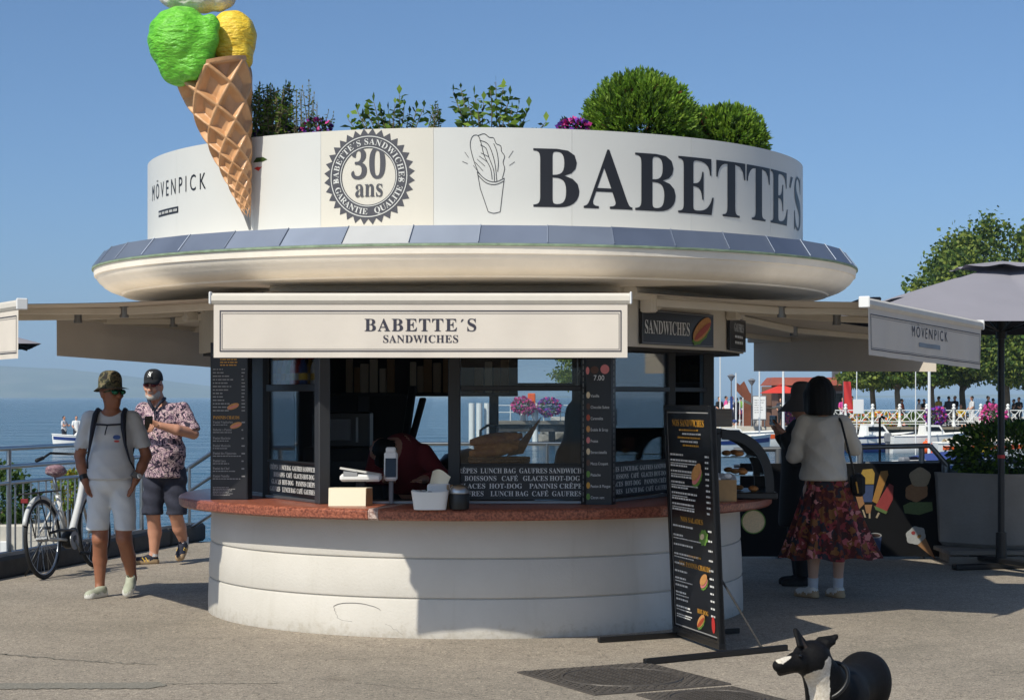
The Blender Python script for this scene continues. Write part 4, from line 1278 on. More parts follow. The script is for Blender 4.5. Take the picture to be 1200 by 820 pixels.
flowers(372, 150, 12.4, 0.09, .08, 0.05, ['petal_purple', 'petal_magenta', 'leaf_dark'], 'small purple flowers below the dry twigs on the roof', 160, 32, 0.03, z0=3.03, group=G_)
flowers(672, 149, 12.35, 0.10, .08, 0.05, ['petal_purple', 'petal_magenta'], 'bright purple flowers just left of the big round shrub', 300, 33, 0.03, z0=3.03, group=G_)

# ------------------------------------------------------------------ printed food pictures (flat prints on boards)
def ellipse(mp, cx, cy, rx, ry, rot=0.0, n=22, f=None):
    pts = []
    for i in range(n):
        a = 2 * pi * i / n; k = 1.0 if f is None else f(a)
        x, y = rx * k * cos(a), ry * k * sin(a)
        pts.append(mp(cx + x * cos(rot) - y * sin(rot), cy + x * sin(rot) + y * cos(rot)))
    return pts
def print_shape(name, mp, shapes, m_, parent):
    mb = MB()
    for s in shapes:
        pts = ellipse(mp, *s) if isinstance(s[0], (int, float)) else [mp(*p) for p in s]
        mb.add(pts, [tuple(range(len(pts)))])
    return mb.build(name, m_, parent)
def layer(o, u, v, k): return plane_map(o, u, v, 0.003 * k)
def hotdog(o, u, v, cx, cy, s, rot, parent):
    print_shape('lettuce_print', layer(o, u, v, 1), [(cx, cy - s * .07, s * .5, s * .17, rot, 26, lambda a: 1 + .1 * sin(9 * a))], 'print_green', parent)
    print_shape('bun_print', layer(o, u, v, 2), [(cx, cy + s * .02, s * .5, s * .19, rot)], 'print_bread', parent)
    print_shape('sausage_print', layer(o, u, v, 3), [(cx + .02 * s, cy - s * .02, s * .46, s * .075, rot)], 'print_sausage', parent)
def sandwich(o, u, v, cx, cy, s, rot, parent):
    print_shape('filling_print', layer(o, u, v, 1), [(cx, cy - s * .12, s * .5, s * .22, rot, 26, lambda a: 1 + .08 * sin(11 * a))], 'print_green', parent)
    print_shape('ham_print', layer(o, u, v, 2), [(cx, cy - s * .06, s * .48, s * .18, rot)], 'print_pink', parent)
    print_shape('bun_print', layer(o, u, v, 3), [(cx, cy + s * .07, s * .48, s * .2, rot)], 'print_bread', parent)
def dashes(mb, mp, u0, u1, v, h, rng, fill=0.9):
    """an illegibly small line of print"""
    x = u0
    while x < u1 - h:
        w = rng.uniform(1.2, 4.2) * h
        mb.add([mp(x, v), mp(min(x + w, u1), v), mp(min(x + w, u1), v + h), mp(x, v + h)], [(0, 1, 2, 3)])
        x += w + h * rng.uniform(.5, .9)

# sign boards on the fascia
def board(name, label, cat, o, u, v, w, h, t=0.02, m_='menu_black', rim=None, parent=None, group=None):
    """flat board: o is the lower left corner of its face, u along, v up"""
    o, u, v = Vector(o), Vector(u).normalized(), Vector(v).normalized(); n = u.cross(v)
    root = empty(name, o[:], label, cat, group)
    I = Matrix.Translation(-o)
    mb = MB()
    q = [o, o + u * w, o + u * w + v * h, o + v * h]
    vs = q + [p - n * t for p in q]
    mb.add(vs, [(0, 1, 2, 3), (7, 6, 5, 4), (0, 4, 5, 1), (1, 5, 6, 2), (2, 6, 7, 3), (3, 7, 4, 0)])
    p = mb.build('panel', m_, root); p.matrix_parent_inverse = I
    if rim:
        mb = MB(); rm, rw, ro = rim
        for (a, c, ww, hh) in ((ro, ro, w - 2 * ro, rw), (ro, h - ro - rw, w - 2 * ro, rw), (ro, ro, rw, h - 2 * ro), (w - ro - rw, ro, rw, h - 2 * ro)):
            mp = layer(o, u, v, 1); mb.add([mp(a, c), mp(a + ww, c), mp(a + ww, c + hh), mp(a, c + hh)], [(0, 1, 2, 3)])
        mb.build('printed_border', rm, p)
    return root, p
def on_fascia(p, q, t0, t1):
    a, c = lerp2(p, q, t0), lerp2(p, q, t1); u = (Vector((*c, 0)) - Vector((*a, 0))); n = u.normalized().cross(Vector((0, 0, 1)))
    return Vector((*a, 0)) + n * 0.028, u.normalized(), u.length
o, u, w = on_fascia(fp[1], fp[2], 0.115, 0.825); o.z = 1.965
root, pn = board('sign_board', 'black SANDWICHES sign with a hot dog picture under the roof', 'sign', o, u, (0, 0, 1), w, 0.242, rim=('print_dim', 0.004, 0.008))
mb = MB(); put_text(mb, 'SANDWICHES', layer(o, u, (0, 0, 1), 1), 0.092, (w * 0.34, 0.075), width=w * 0.62); mb.build('sign_lettering', 'print_white', pn)
hotdog(o, u, (0, 0, 1), w * 0.82, 0.122, 0.34, 0.42, pn)
o, u, w = on_fascia(fp[2], fp[3], 0.0, 0.92); o.z = 1.955
root, pn = board('sign_board', 'narrow black GAUFRES sign turned away at the right end of the fascia', 'sign', o, u, (0, 0, 1), w, 0.25, rim=('print_dim', 0.004, 0.008))
mb = MB(); put_text(mb, 'GAUFRES', layer(o, u, (0, 0, 1), 1), 0.06, (w * 0.55, 0.15), width=w * 0.6)
rr_ = random.Random(2)
for z_ in (0.10, 0.055): dashes(mb, layer(o, u, (0, 0, 1), 1), w * .3, w * .8, z_, 0.02, rr_)
mb.build('sign_lettering', 'print_white', pn)

# tall panini menu standing on the counter at the left
o = Vector((-2.152, 13.40, 0.868)); u = Vector((0.27, -0.02, 0)); w, h = 0.268, 1.12
root, pn = board('menu_board', 'tall black panini menu board standing on the left end of the counter', 'menu board', o, u, (0, 0, 1), w, h, 0.16, 'menu_dark', rim=('menu_black', 0.006, 0.004))
mb = MB(); mg = MB(); mp = layer(o, u, (0, 0, 1), 1); rr_ = random.Random(9)
for z_ in (1.015, .995, .975, .955): dashes(mg, mp, .07, .20, z_, .008, rr_)
for i in range(13):
    z_ = .925 - i * .0245
    dashes(mb, mp, .018, .018 + rr_.uniform(.07, .15), z_, .008, rr_); dashes(mb, mp, .225, .25, z_, .008, rr_)
put_text(mg, 'PANINIS CHAUDS', mp, .022, (.02, .575), align='l', width=.19)
names = ['Panini Végétarien', 'Babette´s Panini', 'Panini Raclette', 'Panini Mexicain', 'Panini des Vignerons', 'Panini Luca', 'Panini du Chef', 'Panini Nutella']
for i, s in enumerate(names):
    z_ = .545 - i * .054 - (.006 if i > 1 else 0)
    put_text(mb, s, mp, .0165, (.018, z_), align='l', width=.0085 * len(s)); dashes(mb, mp, .225, .25, z_ + .002, .009, rr_)
    dashes(mb, mp, .018, .018 + rr_.uniform(.1, .21), z_ - .015, .006, rr_)
for i in range(6): dashes(mb, mp, .018, .018 + rr_.uniform(.1, .21), .085 - i * .011, .0045, rr_)
mb.build('menu_print', 'print_dim', pn); mg.build('heading_print', 'print_gold', pn)
for z_, x_ in ((.665, .165), (.53, .185)):
    print_shape('bun_print', layer(o, u, (0, 0, 1), 2), [(x_, z_, .045, .02, .35)], 'print_bread', pn); print_shape('ham_print', layer(o, u, (0, 0, 1), 3), [(x_, z_ - .004, .04, .006, .35)], 'print_pink', pn)

# ice cream flavour column at the right corner post
root = empty('flavour_board', (0.59, 12.74, 0.868), 'three-sided black ice cream flavour board on the corner post of the window', 'menu board')
poly = [(-0.118, 0.08), (-0.085, 0.0), (0.085, 0.0), (0.118, 0.08)]
mb = MB(); mb.prism(poly, 0.002, 1.03); pn = mb.build('panel', 'menu_black', root)
mb = MB()
for (p, q) in ((poly[0], poly[1]), (poly[2], poly[3])):
    for k in range(26):
        z_ = .02 + k * .039; c_ = lerp2(p, q, .45); n_ = Vector((q[1] - p[1], -(q[0] - p[0]), 0)).normalized() * .003
        a_ = lerp2(p, q, .38); b2 = lerp2(p, q, .56)
        mb.add([Vector((*a_, z_)) + n_, Vector((*b2, z_)) + n_, Vector((*b2, z_ + .027)) + n_, Vector((*a_, z_ + .027)) + n_], [(0, 1, 2, 3)])
mb.build('edge_print', 'print_dim', pn)
mp = plane_map((-0.085, 0, 0), (1, 0, 0), (0, 0, 1), .003); mb = MB()
put_text(mb, '7.00', mp, .034, (.085, .845), serif=False, width=.075)
fl = ['Vanille', 'Chocolat Suisse', 'Caramelita', 'Érable & Sirop', 'Fraise', 'Stracciatella', 'Mocca Croquant', 'Pistache', 'Passion & Mangue', 'Citron vert']
for i, s in enumerate(fl): put_text(mb, s, mp, .019, (.028, .73 - i * .0765), serif=False, align='l', width=min(.135, .0085 * len(s)))
mb.build('flavour_print', 'print_white', pn)
cols = ['print_cream', 'print_brown', 'print_sausage', 'print_bread', 'print_pink', 'print_cream', 'print_brown', 'print_green', 'print_gold', 'print_green']
mpa = plane_map((-0.085, 0, 0), (1, 0, 0), (0, 0, 1), .004)
for i in range(10): print_shape('scoop_print', mpa, [(.012, .745 - i * .0765, .013, .022)], cols[i], pn)
print_shape('scoop_print', mpa, [(.055, .915, .028, .026)], 'print_brown', pn); print_shape('scoop_print', mpa, [(.125, .92, .03, .032)], 'print_pink', pn); print_shape('scoop_print', mpa, [(.008, .91, .012, .026)], 'print_pink', pn)

# ------------------------------------------------------------------ counter top things
CZ = 0.8685
def lathe_thing(name, label, cat, loc, prof, m_, part='body', n=24, group=None):
    root = empty(name, loc, label, cat, group); mb = MB(); mb.lathe(prof, n); mb.build(part, m_, root, smooth=True, angle=40); return root
# folded paper card
root = empty('paper_box', at(407, 592, 12.62)[:2] + (CZ,), 'cream folded paper card in the sun on the counter', 'card')
mb = MB(); mb.sheet([(-.125, -.02, 0), (.125, -.02, 0), (.125, 0.0, .118), (-.125, 0, .118)], .004); mb.build('front_flap', 'paper', root)
mb = MB(); mb.sheet([(.13, .0, .118), (.165, .05, .118), (.165, .07, 0), (.125, -.02, 0)], .004); mb.build('side_flap', 'kraft', root)
mb = MB(); mb.sheet([(-.125, 0.003, .119), (.13, 0.003, .119), (.165, .05, .119), (-.09, .05, .119)], .003); mb.build('top_flap', 'paper', root)
# card reader
root = empty('card_reader', at(423, 578, 12.75)[:2] + (CZ,), 'white till machine with a grey display beside the folded card', 'card reader')
mb = MB(); mb.bbox((0, 0.02, .10), (.07, .05, .2), .01); mb.build('stand', 'interior_dark', root)
mb = MB(); mb.grid(lambda u, v: (-.14 + .28 * u, -.06 + .12 * v, .20 + .045 * (1 - u) + .012 * sin(pi * v)), 8, 4); mb.bbox((0, 0, .185), (.28, .12, .05), .015); mb.build('housing', 'plastic_white', root, smooth=True, angle=30)
mb = MB(); mb.sheet([(-.115, -.063, .20), (-.02, -.063, .20), (-.02, -.05, .232), (-.115, -.05, .232)], -.003); mb.build('display', 'plastic_grey', root)
# payment terminal
root = empty('payment_terminal', at(458, 578, 12.8)[:2] + (CZ,), 'upright white card terminal with a black screen at the hatch', 'card terminal')
M_ = Matrix.Rotation(-.16, 3, 'X')
mb = MB(); mb.bbox((0, 0.03, .085), (.03, .03, .17), .005); mb.build('stand', 'plastic_grey', root)
mb = MB(); mb.bbox((0, 0, .26), (.092, .03, .20), .014, M=M_); mb.bbox((0, .012, .37), (.07, .02, .04), .01, M=M_); mb.build('body', 'plastic_white', root)
mb = MB(); mb.bbox((0, -.0175, .25), (.074, .006, .13), .002, M=M_); mb.build('screen', 'screen', root)
# white basket
bx, by = at(504, 597, 12.23)[:2]
root = empty('condiment_basket', (bx, by, CZ), 'white oval plastic basket on the dark counter', 'basket')
mb = MB()
def rr(u, r, k): a = 2 * pi * u; s_ = lambda c_: math.copysign(abs(c_) ** .55, c_); return s_(cos(a)) * r, s_(sin(a)) * r * k
for inner in (0, 1): mb.grid(lambda u, v: (rr(u, .105 + .018 * v - .006 * inner, .62)[0], rr(u, .105 + .018 * v - .006 * inner, .62)[1], .004 * inner + .118 * v + .006 * cos(4 * pi * u) * v), 40, 6)
mb.grid(lambda u, v: (rr(u, .105 * v, .62)[0], rr(u, .105 * v, .62)[1], .002), 40, 2); mb.build('tub', 'plastic_white', root, smooth=True)
mb = MB(); rng_ = random.Random(1)
for i in range(9): mb.bbox((rng_.uniform(-.08, .08), rng_.uniform(-.04, .04), .105 + rng_.uniform(-.01, .015)), (.03, .02, .015), .004, rng_.uniform(0, 3))
tag(mb.build('sachets', 'print_dim', root), kind='stuff')
# napkins
root = empty('napkin_holder', (bx + .05, by + .17, CZ), 'white napkin dispenser with a paper napkin sticking up behind the basket', 'napkin holder')
mb = MB(); mb.bbox((0, 0, .08), (.15, .10, .16), .01); mb.build('case', 'plastic_white', root)
mb = MB(); mb.grid(lambda u, v: (-.06 + .12 * u + .02 * v, .02 * sin(5 * u) - .01, .16 + .085 * v * (.75 + .35 * sin(pi * (u + .2)))), 10, 4); mb.build('napkin', 'paper', root, smooth=True)
root = empty('stick_cup', (bx + .125, by + .10, CZ), 'small bundle of wooden sticks beside the napkins', 'sticks')
mb = MB(); mb.cyl((0, 0, 0), (0, 0, .09), .03, .034, 16); mb.build('cup', 'cardboard', root)
for i in range(9):
    mb = MB(); a = 2 * pi * i / 9; mb.bbox((.018 * cos(a), .018 * sin(a), .08), (.006, .004, .15), .001, a, ); mb.build('stick', 'kraft', root)
root = lathe_thing('counter_bin', 'black table bin with a steel ring lid right of the basket', 'table bin', (bx + .19, by + .02, CZ), [(0, .002), (.062, .002), (.066, .03), (.066, .10), (.064, .105), (0, .105)], 'black_paint')
mb = MB(); mb.lathe([(.066, .103), (.068, .11), (.06, .135), (.045, .152), (.03, .158), (.028, .15), (.028, .14), (0, .139)], 24, (0, 0, 0)); mb.build('lid', 'steel', root, smooth=True)

# ------------------------------------------------------------------ inside the kiosk
root = empty('wall_shelf', (-0.85, 15.75, 1.62), 'dark shelf of cartons hanging inside above the rear window', 'shelf')
mb = MB(); mb.bbox((0.1, 0.1, 0), (1.6, .30, .03), .004); mb.build('shelf_board', 'interior_dark', root)
mb = MB(); mb.bbox((0.1, 0.25, .16), (1.6, .02, .30), .004); mb.build('back_board', 'interior_dark', root)
crt = ['cup carton', 'juice carton']
rng_ = random.Random(8); x = -1.36
tints = ['cardboard', 'kraft', 'paper', 'print_cream', 'cardboard']
crs = 'cartons on the inner shelf'
k = 0; nc = 0
mat('carton_a', S(140, 128, 108), .8); mat('carton_b', S(170, 164, 150), .8); mat('carton_c', S(120, 96, 66), .8)
while x < -0.02 and k < 22:
    w = rng_.uniform(.055, .085); h = rng_.uniform(.20, .29)
    if not (k % 7 == 6):
        c_ = MB(); c_.bbox((0, 0, h / 2), (w - .006, .09, h), .006)
        o_ = c_.build('carton', ['carton_a', 'carton_b', 'carton_c'][rng_.randrange(3)], None, loc=(x, 15.72 + rng_.uniform(-.02, .02), 1.6365))
        tag(o_, f'{ORD[nc]} tall carton from the left on the dark shelf inside the kiosk', 'carton', crs); nc += 1
    x += w + (.05 if k % 7 == 6 else .004); k += 1
# microwave on a cabinet
root = empty('cabinet', (-1.25, 15.2, 0.05), 'black cabinet under the microwave inside the kiosk', 'cabinet')
mb = MB(); mb.bbox((0, 0, .575), (.8, .7, 1.15), .01); mb.build('carcass', 'interior_dark', root); mb = MB(); mb.bbox((0, -.36, .55), (.74, .02, 1.0), .006); mb.build('door', 'menu_dark', root)
root = empty('microwave', (-1.36, 15.1, 1.2), 'black microwave with a pale window on the cabinet inside', 'microwave')
mb = MB(); mb.bbox((0, 0, .14), (.46, .38, .28), .012); mb.build('case', 'black_paint', root)
mb = MB(); mb.bbox((-.05, -.193, .14), (.26, .012, .17), .004); mb.build('window', 'plastic_grey', root); mb = MB(); mb.bbox((.13, -.20, .14), (.018, .02, .2), .004); mb.build('handle', 'steel_dull', root)
# rear work counter and machines
root = empty('work_counter', (-.2, 15.75, 0.05), 'black work counter along the rear windows inside the kiosk', 'counter')
mb = MB(); mb.bbox((0, 0, .42), (1.6, .5, .84), .01); mb.build('carcass', 'interior_dark', root); mb = MB(); mb.bbox((0, 0, .86), (1.64, .54, .03), .006); mb.build('worktop', 'black_paint', root)
root = empty('crepe_machine', (-.36, 15.6, .926), 'dark round griddle with a lid handle below the rear window', 'griddle')
mb = MB(); mb.lathe([(0, 0), (.26, 0), (.28, .05), (.27, .12), (.2, .2), (0, .25)], 28); mb.build('griddle', 'black_paint', root, smooth=True)
mb = MB(); mb.tube([(.1, -.1, .18), (.1, -.12, .40), (.16, -.12, .44), (.24, -.12, .43), (.25, -.1, .2)], .012, 8); mb.build('handle', 'steel_dull', root)
# two dark baguette sleeves leaning in the corner
for i, (px0, px1, py0, label) in enumerate(((474, 484, 452, 'dark paddle leaning against the rear window, left of two'), (480, 496, 466, 'dark paddle leaning against the rear window, right of two'))):
    a_ = at(px0, 524, 15.35); c_ = at(px1, py0, 15.45)
    root = empty('paddle', a_[:], label, 'paddle', 'paddles by the rear window'); d_ = c_ - a_
    mb = MB(); mb.bbox(d_ * .5, (d_.length, .03, .075), .01, M=d_.to_track_quat('X', 'Y').to_matrix()); mb.build('blade', 'black_paint', root)
    mb = MB(); mb.cyl(d_ * -.12, d_ * .02, .014, n=8); mb.build('grip', 'interior_dark', root)
# bread basket inside the right window
bb_ = at(585, 545, 13.3)
root = empty('bread_basket', (bb_.x, bb_.y, .90), 'wicker basket of baguettes behind the lettered front window', 'bread basket')
mb = MB()
for q in range(14):
    z_ = .02 + q * .019; r_ = .14 + .03 * q / 14
    mb.tube([(r_ * 1.25 * cos(a) * (1 + .02 * (-1) ** (i + q)), r_ * .8 * sin(a) * (1 + .02 * (-1) ** (i + q)), z_) for i, a in enumerate(np.linspace(0, 2 * pi, 41)[:-1])], .0115, 5, closed=True)
mb.build('basket', 'wicker', root)
mb = MB(); mb.bbox((0, 0, .0), (.5, .4, .06), .01); mb.build('base_tray', 'interior_dark', root)
rng_ = random.Random(3)
for i in range(9):
    a = Vector((-.2 + rng_.uniform(-.03, .05), -.08 + .16 * (i % 3) / 2, .30 + .04 * (i // 3))); c_ = a + Vector((.30 + rng_.uniform(-.05, .05), rng_.uniform(-.04, .04), rng_.uniform(0, .05)))
    mb = MB(); n_ = 9; mb.tube([a.lerp(c_, t / n_) for t in range(n_ + 1)], [.008 + .034 * sin(pi * min(.97, max(.03, t / n_))) ** .5 for t in range(n_ + 1)], 10); tag(mb.build('baguette', 'bread', None, smooth=True, loc=(bb_.x, bb_.y, .90)), f'{ORD[i % 3]} baguette from the front in the {("bottom", "middle", "top")[i // 3]} layer of the wicker basket', 'baguette', 'baguettes in the wicker basket')
mb = MB(); mb.add([(.05, -.02, .28), (.17, -.02, .30), (.30, -.02, .56), (.05, .04, .28), (.17, .04, .30), (.30, .04, .56)], [(0, 1, 2), (5, 4, 3), (0, 3, 4, 1), (1, 4, 5, 2), (2, 5, 3, 0)])
tag(mb.build('bread_cone', 'wicker', None, loc=(bb_.x, bb_.y, .90)), 'pointed wicker horn rising out of the bread basket', 'wicker horn')
root = empty('inner_counter', (-.35, 13.35, 0.05), 'black inner counter behind the front windows', 'counter')
mb = MB(); mb.bbox((0, 0, .39), (1.9, .5, .78), .01); mb.build('carcass', 'interior_dark', root); mb = MB(); mb.bbox((0, 0, .795), (1.94, .54, .03), .006); mb.build('worktop', 'black_paint', root)
# drinks shelf behind the left window
root = empty('drinks_shelf', (-1.6, 13.75, 1.66), 'shelf of drinks bottles behind the upper left window', 'shelf')
M_z = -1.05
mb = MB(); mb.bbox((0, 0, 0), (.75, .22, .02), .003, M_z); mb.build('shelf_board', 'interior_dark', root)
mb = MB(); mb.bbox((.1, .06, .13), (.75, .01, .26), .003, M_z); mb.build('back_board', 'interior', root)
bcol = [('print_red', 'deep red'), ('print_green', 'green'), ('print_yellow', 'yellow'), ('print_blue', 'blue'), ('orange', 'orange'), ('plastic_white', 'white'), ('print_brown', 'brown')]
ud = Vector((cos(M_z), sin(M_z), 0)); k = 0
for rw in range(2):
    for i in range(9):
        mname, cn = bcol[(i * 3 + rw * 2) % 7]
        loc = root.location + ud * (-.33 + i * .08) + Vector((-ud.y, ud.x, 0)) * (-.06 + rw * .09) + Vector((0, 0, .011))
        b_root = empty('bottle', loc[:], f'{cn} bottle, {ORD[i]} in the {("front", "back")[rw]} row behind the upper left window', 'bottle', f'{cn} bottles behind the left window')
        mb = MB(); mb.lathe([(0, 0), (.03, 0), (.032, .01), (.032, .13), (.026, .155), (.012, .185), (.012, .205), (0, .205)], 14); mb.build('body', mname, b_root, smooth=True)
        mb = MB(); mb.lathe([(.0325, .05), (.0325, .10)], 14); mb.build('band', 'print_white' if i % 2 else 'print_yellow', b_root)
        mb = MB(); mb.lathe([(.014, .2), (.014, .222), (0, .222)], 12); mb.build('cap', 'print_red' if i % 3 else 'print_blue', b_root)
# dark coat hanging by the right window
root = empty('hanging_coat', (0.53, 15.2, 1.15), 'dark coat hanging inside beside the flavour board', 'coat')
s = SDF((-.25, -.2, -.35), (.25, .2, .6), .02)
s.chain([(0, 0, .5), (.02, 0, .3), (-.02, 0, 0), (-.06, .0, -.28)], [.04, .10, .13, .17], .06); s.cap((.06, 0, .38), (.13, 0, .0), .05, .06, .03)
s.warp(lambda X, Y, Z: .012 * np.sin(40 * X + 6 * Z)); s.mesh('coat', 'interior_dark', root)
mb = MB(); mb.tube([(0, 0, .5), (0, 0, .62), (.02, 0, .66), (.04, 0, .64)], .006, 6); mb.cyl((0, 0, .62), (0, .0, .80), .006); mb.build('hook', 'steel_dull', root)

# display case with curved glass on the right end of the counter
dc = Vector((1.42, 13.42, CZ)); root = empty('display_case', dc[:], 'black framed food display case with curved glass at the right of the counter', 'display case')
def prof_pt(t, s_=1.0): a = t * pi / 2; return (.08 + .375 * sin(a) ** .9 * s_ - .0, .05 + .45 * cos(a) ** .8 * s_)
for y_ in (0.0, .62):
    mb = MB(); pts = [prof_pt(i / 14) for i in range(15)]; pin = [prof_pt(i / 14, .84) for i in range(15)]
    vs = [(x, y_, z) for x, z in pts] + [(x, y_, z) for x, z in pin] + [(x, y_ + .02, z) for x, z in pts] + [(x, y_ + .02, z) for x, z in pin]
    fs = []
    for i in range(14): fs += [(i, i + 1, 16 + i, 15 + i), (30 + i, 45 + i, 46 + i, 31 + i), (i, 30 + i, 31 + i, i + 1), (15 + i, 16 + i, 46 + i, 45 + i)]
    mb.add(vs, fs); mb.build('end_frame', 'black_paint', root)
mb = MB(); mb.grid(lambda u, v: (prof_pt(u, .97)[0], .0 + .64 * v, prof_pt(u, .97)[1]), 14, 1); mb.build('curved_glass', 'glass_clear', root, smooth=True)
for zq, yq, wy, hz_ in ((.03, .32, .64, .03), (.485, .32, .64, .03), (.25, .015, .03, .44), (.25, .625, .03, .44)): mb = MB(); mb.bbox((.06, yq, zq), (.03, wy, hz_), .004); mb.build('back_frame', 'black_paint', root)
mb = MB(); mb.bbox((.06, .32, .25), (.006, .6, .43), .001); mb.build('back_pane', 'glass_clear', root)
mb = MB(); mb.bbox((.26, .32, .026), (.44, .68, .05), .01); mb.build('base', 'black_paint', root)
for z_, w_s in ((.17, .34), (.30, .26)):
    mb = MB(); mb.bbox((.07 + w_s / 2, .32, z_), (w_s, .6, .008), .002); mb.build('shelf', 'glass_clear', root)
rng_ = random.Random(6)
for sh_, z_, n_, wx in (('bottom', .052, 5, .34), ('middle', .175, 4, .26), ('top', .305, 3, .18)):
    for i in range(n_):
        mb = MB(); mb.ball((0, 0, .02), (.036, .03, .02), 12, 8); o_ = mb.build('pastry', 'bread', None, smooth=True, loc=(dc.x + .1 + rng_.random() * wx * .8, dc.y + .06 + i * .5 / n_, dc.z + z_))
        tag(o_, f'{ORD[i]} golden pastry from the front on the {sh_} shelf of the curved display case', 'pastry', 'pastries in the display case')
# kraft box of wrapped sweets in front of the case
kx = at(849, 585, 13.25); root = empty('sweet_box', (kx.x, kx.y, CZ), 'open kraft box of wrapped treats beside the display case', 'box')
mb = MB()
for sx, sy, wx, wy in ((-.075, 0, .006, .14), (.075, 0, .006, .14), (0, -.07, .15, .006), (0, .07, .15, .006)): mb.bbox((sx, sy, .075), (wx, wy, .15), .001)
mb.bbox((0, 0, .008), (.15, .14, .012), .001); mb.build('tray', 'kraft', root)
for i in range(10):
    mb = MB(); mb.ball((0, 0, 0), (.03, .026, .022), 10, 6); o_ = mb.build('wrapped_treat', 'print_dim' if i % 2 else 'plastic_white', None, smooth=True, loc=(kx.x - .05 + .034 * (i % 4), kx.y - .04 + .04 * (i // 4), CZ + .15 + .012 * (i % 3)))
    tag(o_, f'{ORD[i % 4]} wrapped treat in the {("front", "middle", "back")[i // 4]} row of the kraft box', 'wrapped treat', 'treats in the kraft box')
    mb = MB()
mb = MB(); mb.bbox((0, 0, .067), (.14, .10, .13), .01); tag(mb.build('storage_tin', 'wood_grey', None, loc=(dc.x + .1, dc.y + .15, dc.z + .515)), 'small olive grey tin on top of the display case', 'tin')

# ------------------------------------------------------------------ standing menu board on the pavement
o = Vector((1.086, 12.57, 0.045)); uu = Vector((1.306 - 1.086, 11.73 - 12.57, 0)); w = uu.length; v_ = Vector((-0.062, 0, 1.5)); h = v_.length; u = uu.normalized(); v = v_.normalized()
root, pn = board('menu_stand', 'tall black standing menu board headed NOS SANDWICHES on the pavement', 'menu board', o, u, v, w, h, 0.03, 'menu_black', rim=('print_dim', .008, .042))
I = Matrix.Translation(-o)
for a_, c_, ww, hh in ((0, 0, w, .03), (0, h - .03, w, .03), (0, .03, .03, h - .06), (w - .03, .03, .03, h - .06)):
    mb = MB(); q = plane_map(o, u, v, .012); vs = [q(a_, c_), q(a_ + ww, c_), q(a_ + ww, c_ + hh), q(a_, c_ + hh)]; nn = u.cross(v) * -.035
    mb.add(vs + [p + nn for p in vs], [(0, 1, 2, 3), (7, 6, 5, 4), (0, 4, 5, 1), (1, 5, 6, 2), (2, 6, 7, 3), (3, 7, 4, 0)]); mb.build('frame_bar', 'black_paint', root).matrix_parent_inverse = I
mp = layer(o, u, v, 1); mb = MB(); mg = MB(); rr_ = random.Random(12)
A, Bq = .075, w - .075
put_text(mg, 'NOS SANDWICHES', mp, .042, (w / 2, h - .135), width=.60)
for i, z_ in enumerate((.165, .19, .215, .24, .265)): dashes(mg if i % 2 == 0 else mb, mp, w / 2 - rr_.uniform(.1, .24), w / 2 + rr_.uniform(.1, .24), h - z_, .011, rr_)
def item_rows(z0, n, dz, long=.5):
    for i in range(n):
        z_ = z0 - i * dz; dashes(mb, mp, A, A + rr_.uniform(.14, long), z_, .012, rr_); dashes(mb, mp, Bq - .07, Bq, z_, .012, rr_)
        if i % 2: dashes(mb, mp, A, A + rr_.uniform(.25, .55), z_ - .018, .007, rr_)
item_rows(h - .33, 11, .036)
put_text(mg, 'NOS SALADES', mp, .032, (w / 2, h - .76), width=.42)
item_rows(h - .80, 5, .062)
put_text(mg, 'NOS PANINIS CHAUDS', mp, .032, (w / 2 + .02, h - 1.095 + .04), width=.58)
for z_ in (.985,): dashes(mg, mp, w / 2 - .1, w / 2 + .15, h - z_, .012, rr_)
item_rows(h - 1.10, 6, .047, .3)
dashes(mb, mp, A, A + .3, .115, .008, rr_); dashes(mb, mp, A, A + .26, .10, .008, rr_)
put_text(mg, 'HOT-DOG', mp, .028, (w * .66, .165), width=.2)
mb.build('menu_print', 'print_white', pn); mg.build('heading_print', 'print_gold', pn)
sandwich(o, u, v, w * .66, h - .44, .21, .45, pn)
print_shape('salad_print', layer(o, u, v, 2), [(w * .75, h - .84, .08, .05, .2, 26, lambda a: 1 + .12 * sin(8 * a))], 'print_green', pn)
print_shape('ham_print', layer(o, u, v, 3), [(w * .73, h - .835, .04, .018, .2)], 'print_cream', pn)
sandwich(o, u, v, w * .72, h - 1.12, .15, .4, pn)
hotdog(o, u, v, w * .62, .115, .16, .5, pn)
print_shape('bottle_print', layer(o, u, v, 1), [(w * .87, .12, .03, .055)], 'print_red', pn)
# foot bars and struts
for p, q in (((755, 779), (922, 762)), ((701, 753), (866, 742))):
    a_ = at(*p, CAM_H * FPX / (p[1] - 465)); c_ = at(*q, CAM_H * FPX / (q[1] - 465)); a_.z = c_.z = .022; d_ = c_ - a_
    mb = MB(); mb.bbox((a_ + c_) / 2, (d_.length, .03, .035), .004, atan2(d_.y, d_.x)); mb.build('foot_bar', 'black_paint', root).matrix_parent_inverse = I
mb = MB(); mb.cyl(o + u * (w - .04) + v * .42 + Vector((.03, .01, 0)), at(893, 764, CAM_H * FPX / (764 - 465)) + Vector((0, 0, .03)), .007, n=8); mb.build('strut', 'kerb_dark', root).matrix_parent_inverse = I
mb = MB(); mb.bbox(o + u * w / 2 + Vector((.01, 0, -.005)), (w, .05, .035), .004, atan2(u.y, u.x)); mb.build('base_bar', 'black_paint', root).matrix_parent_inverse = I

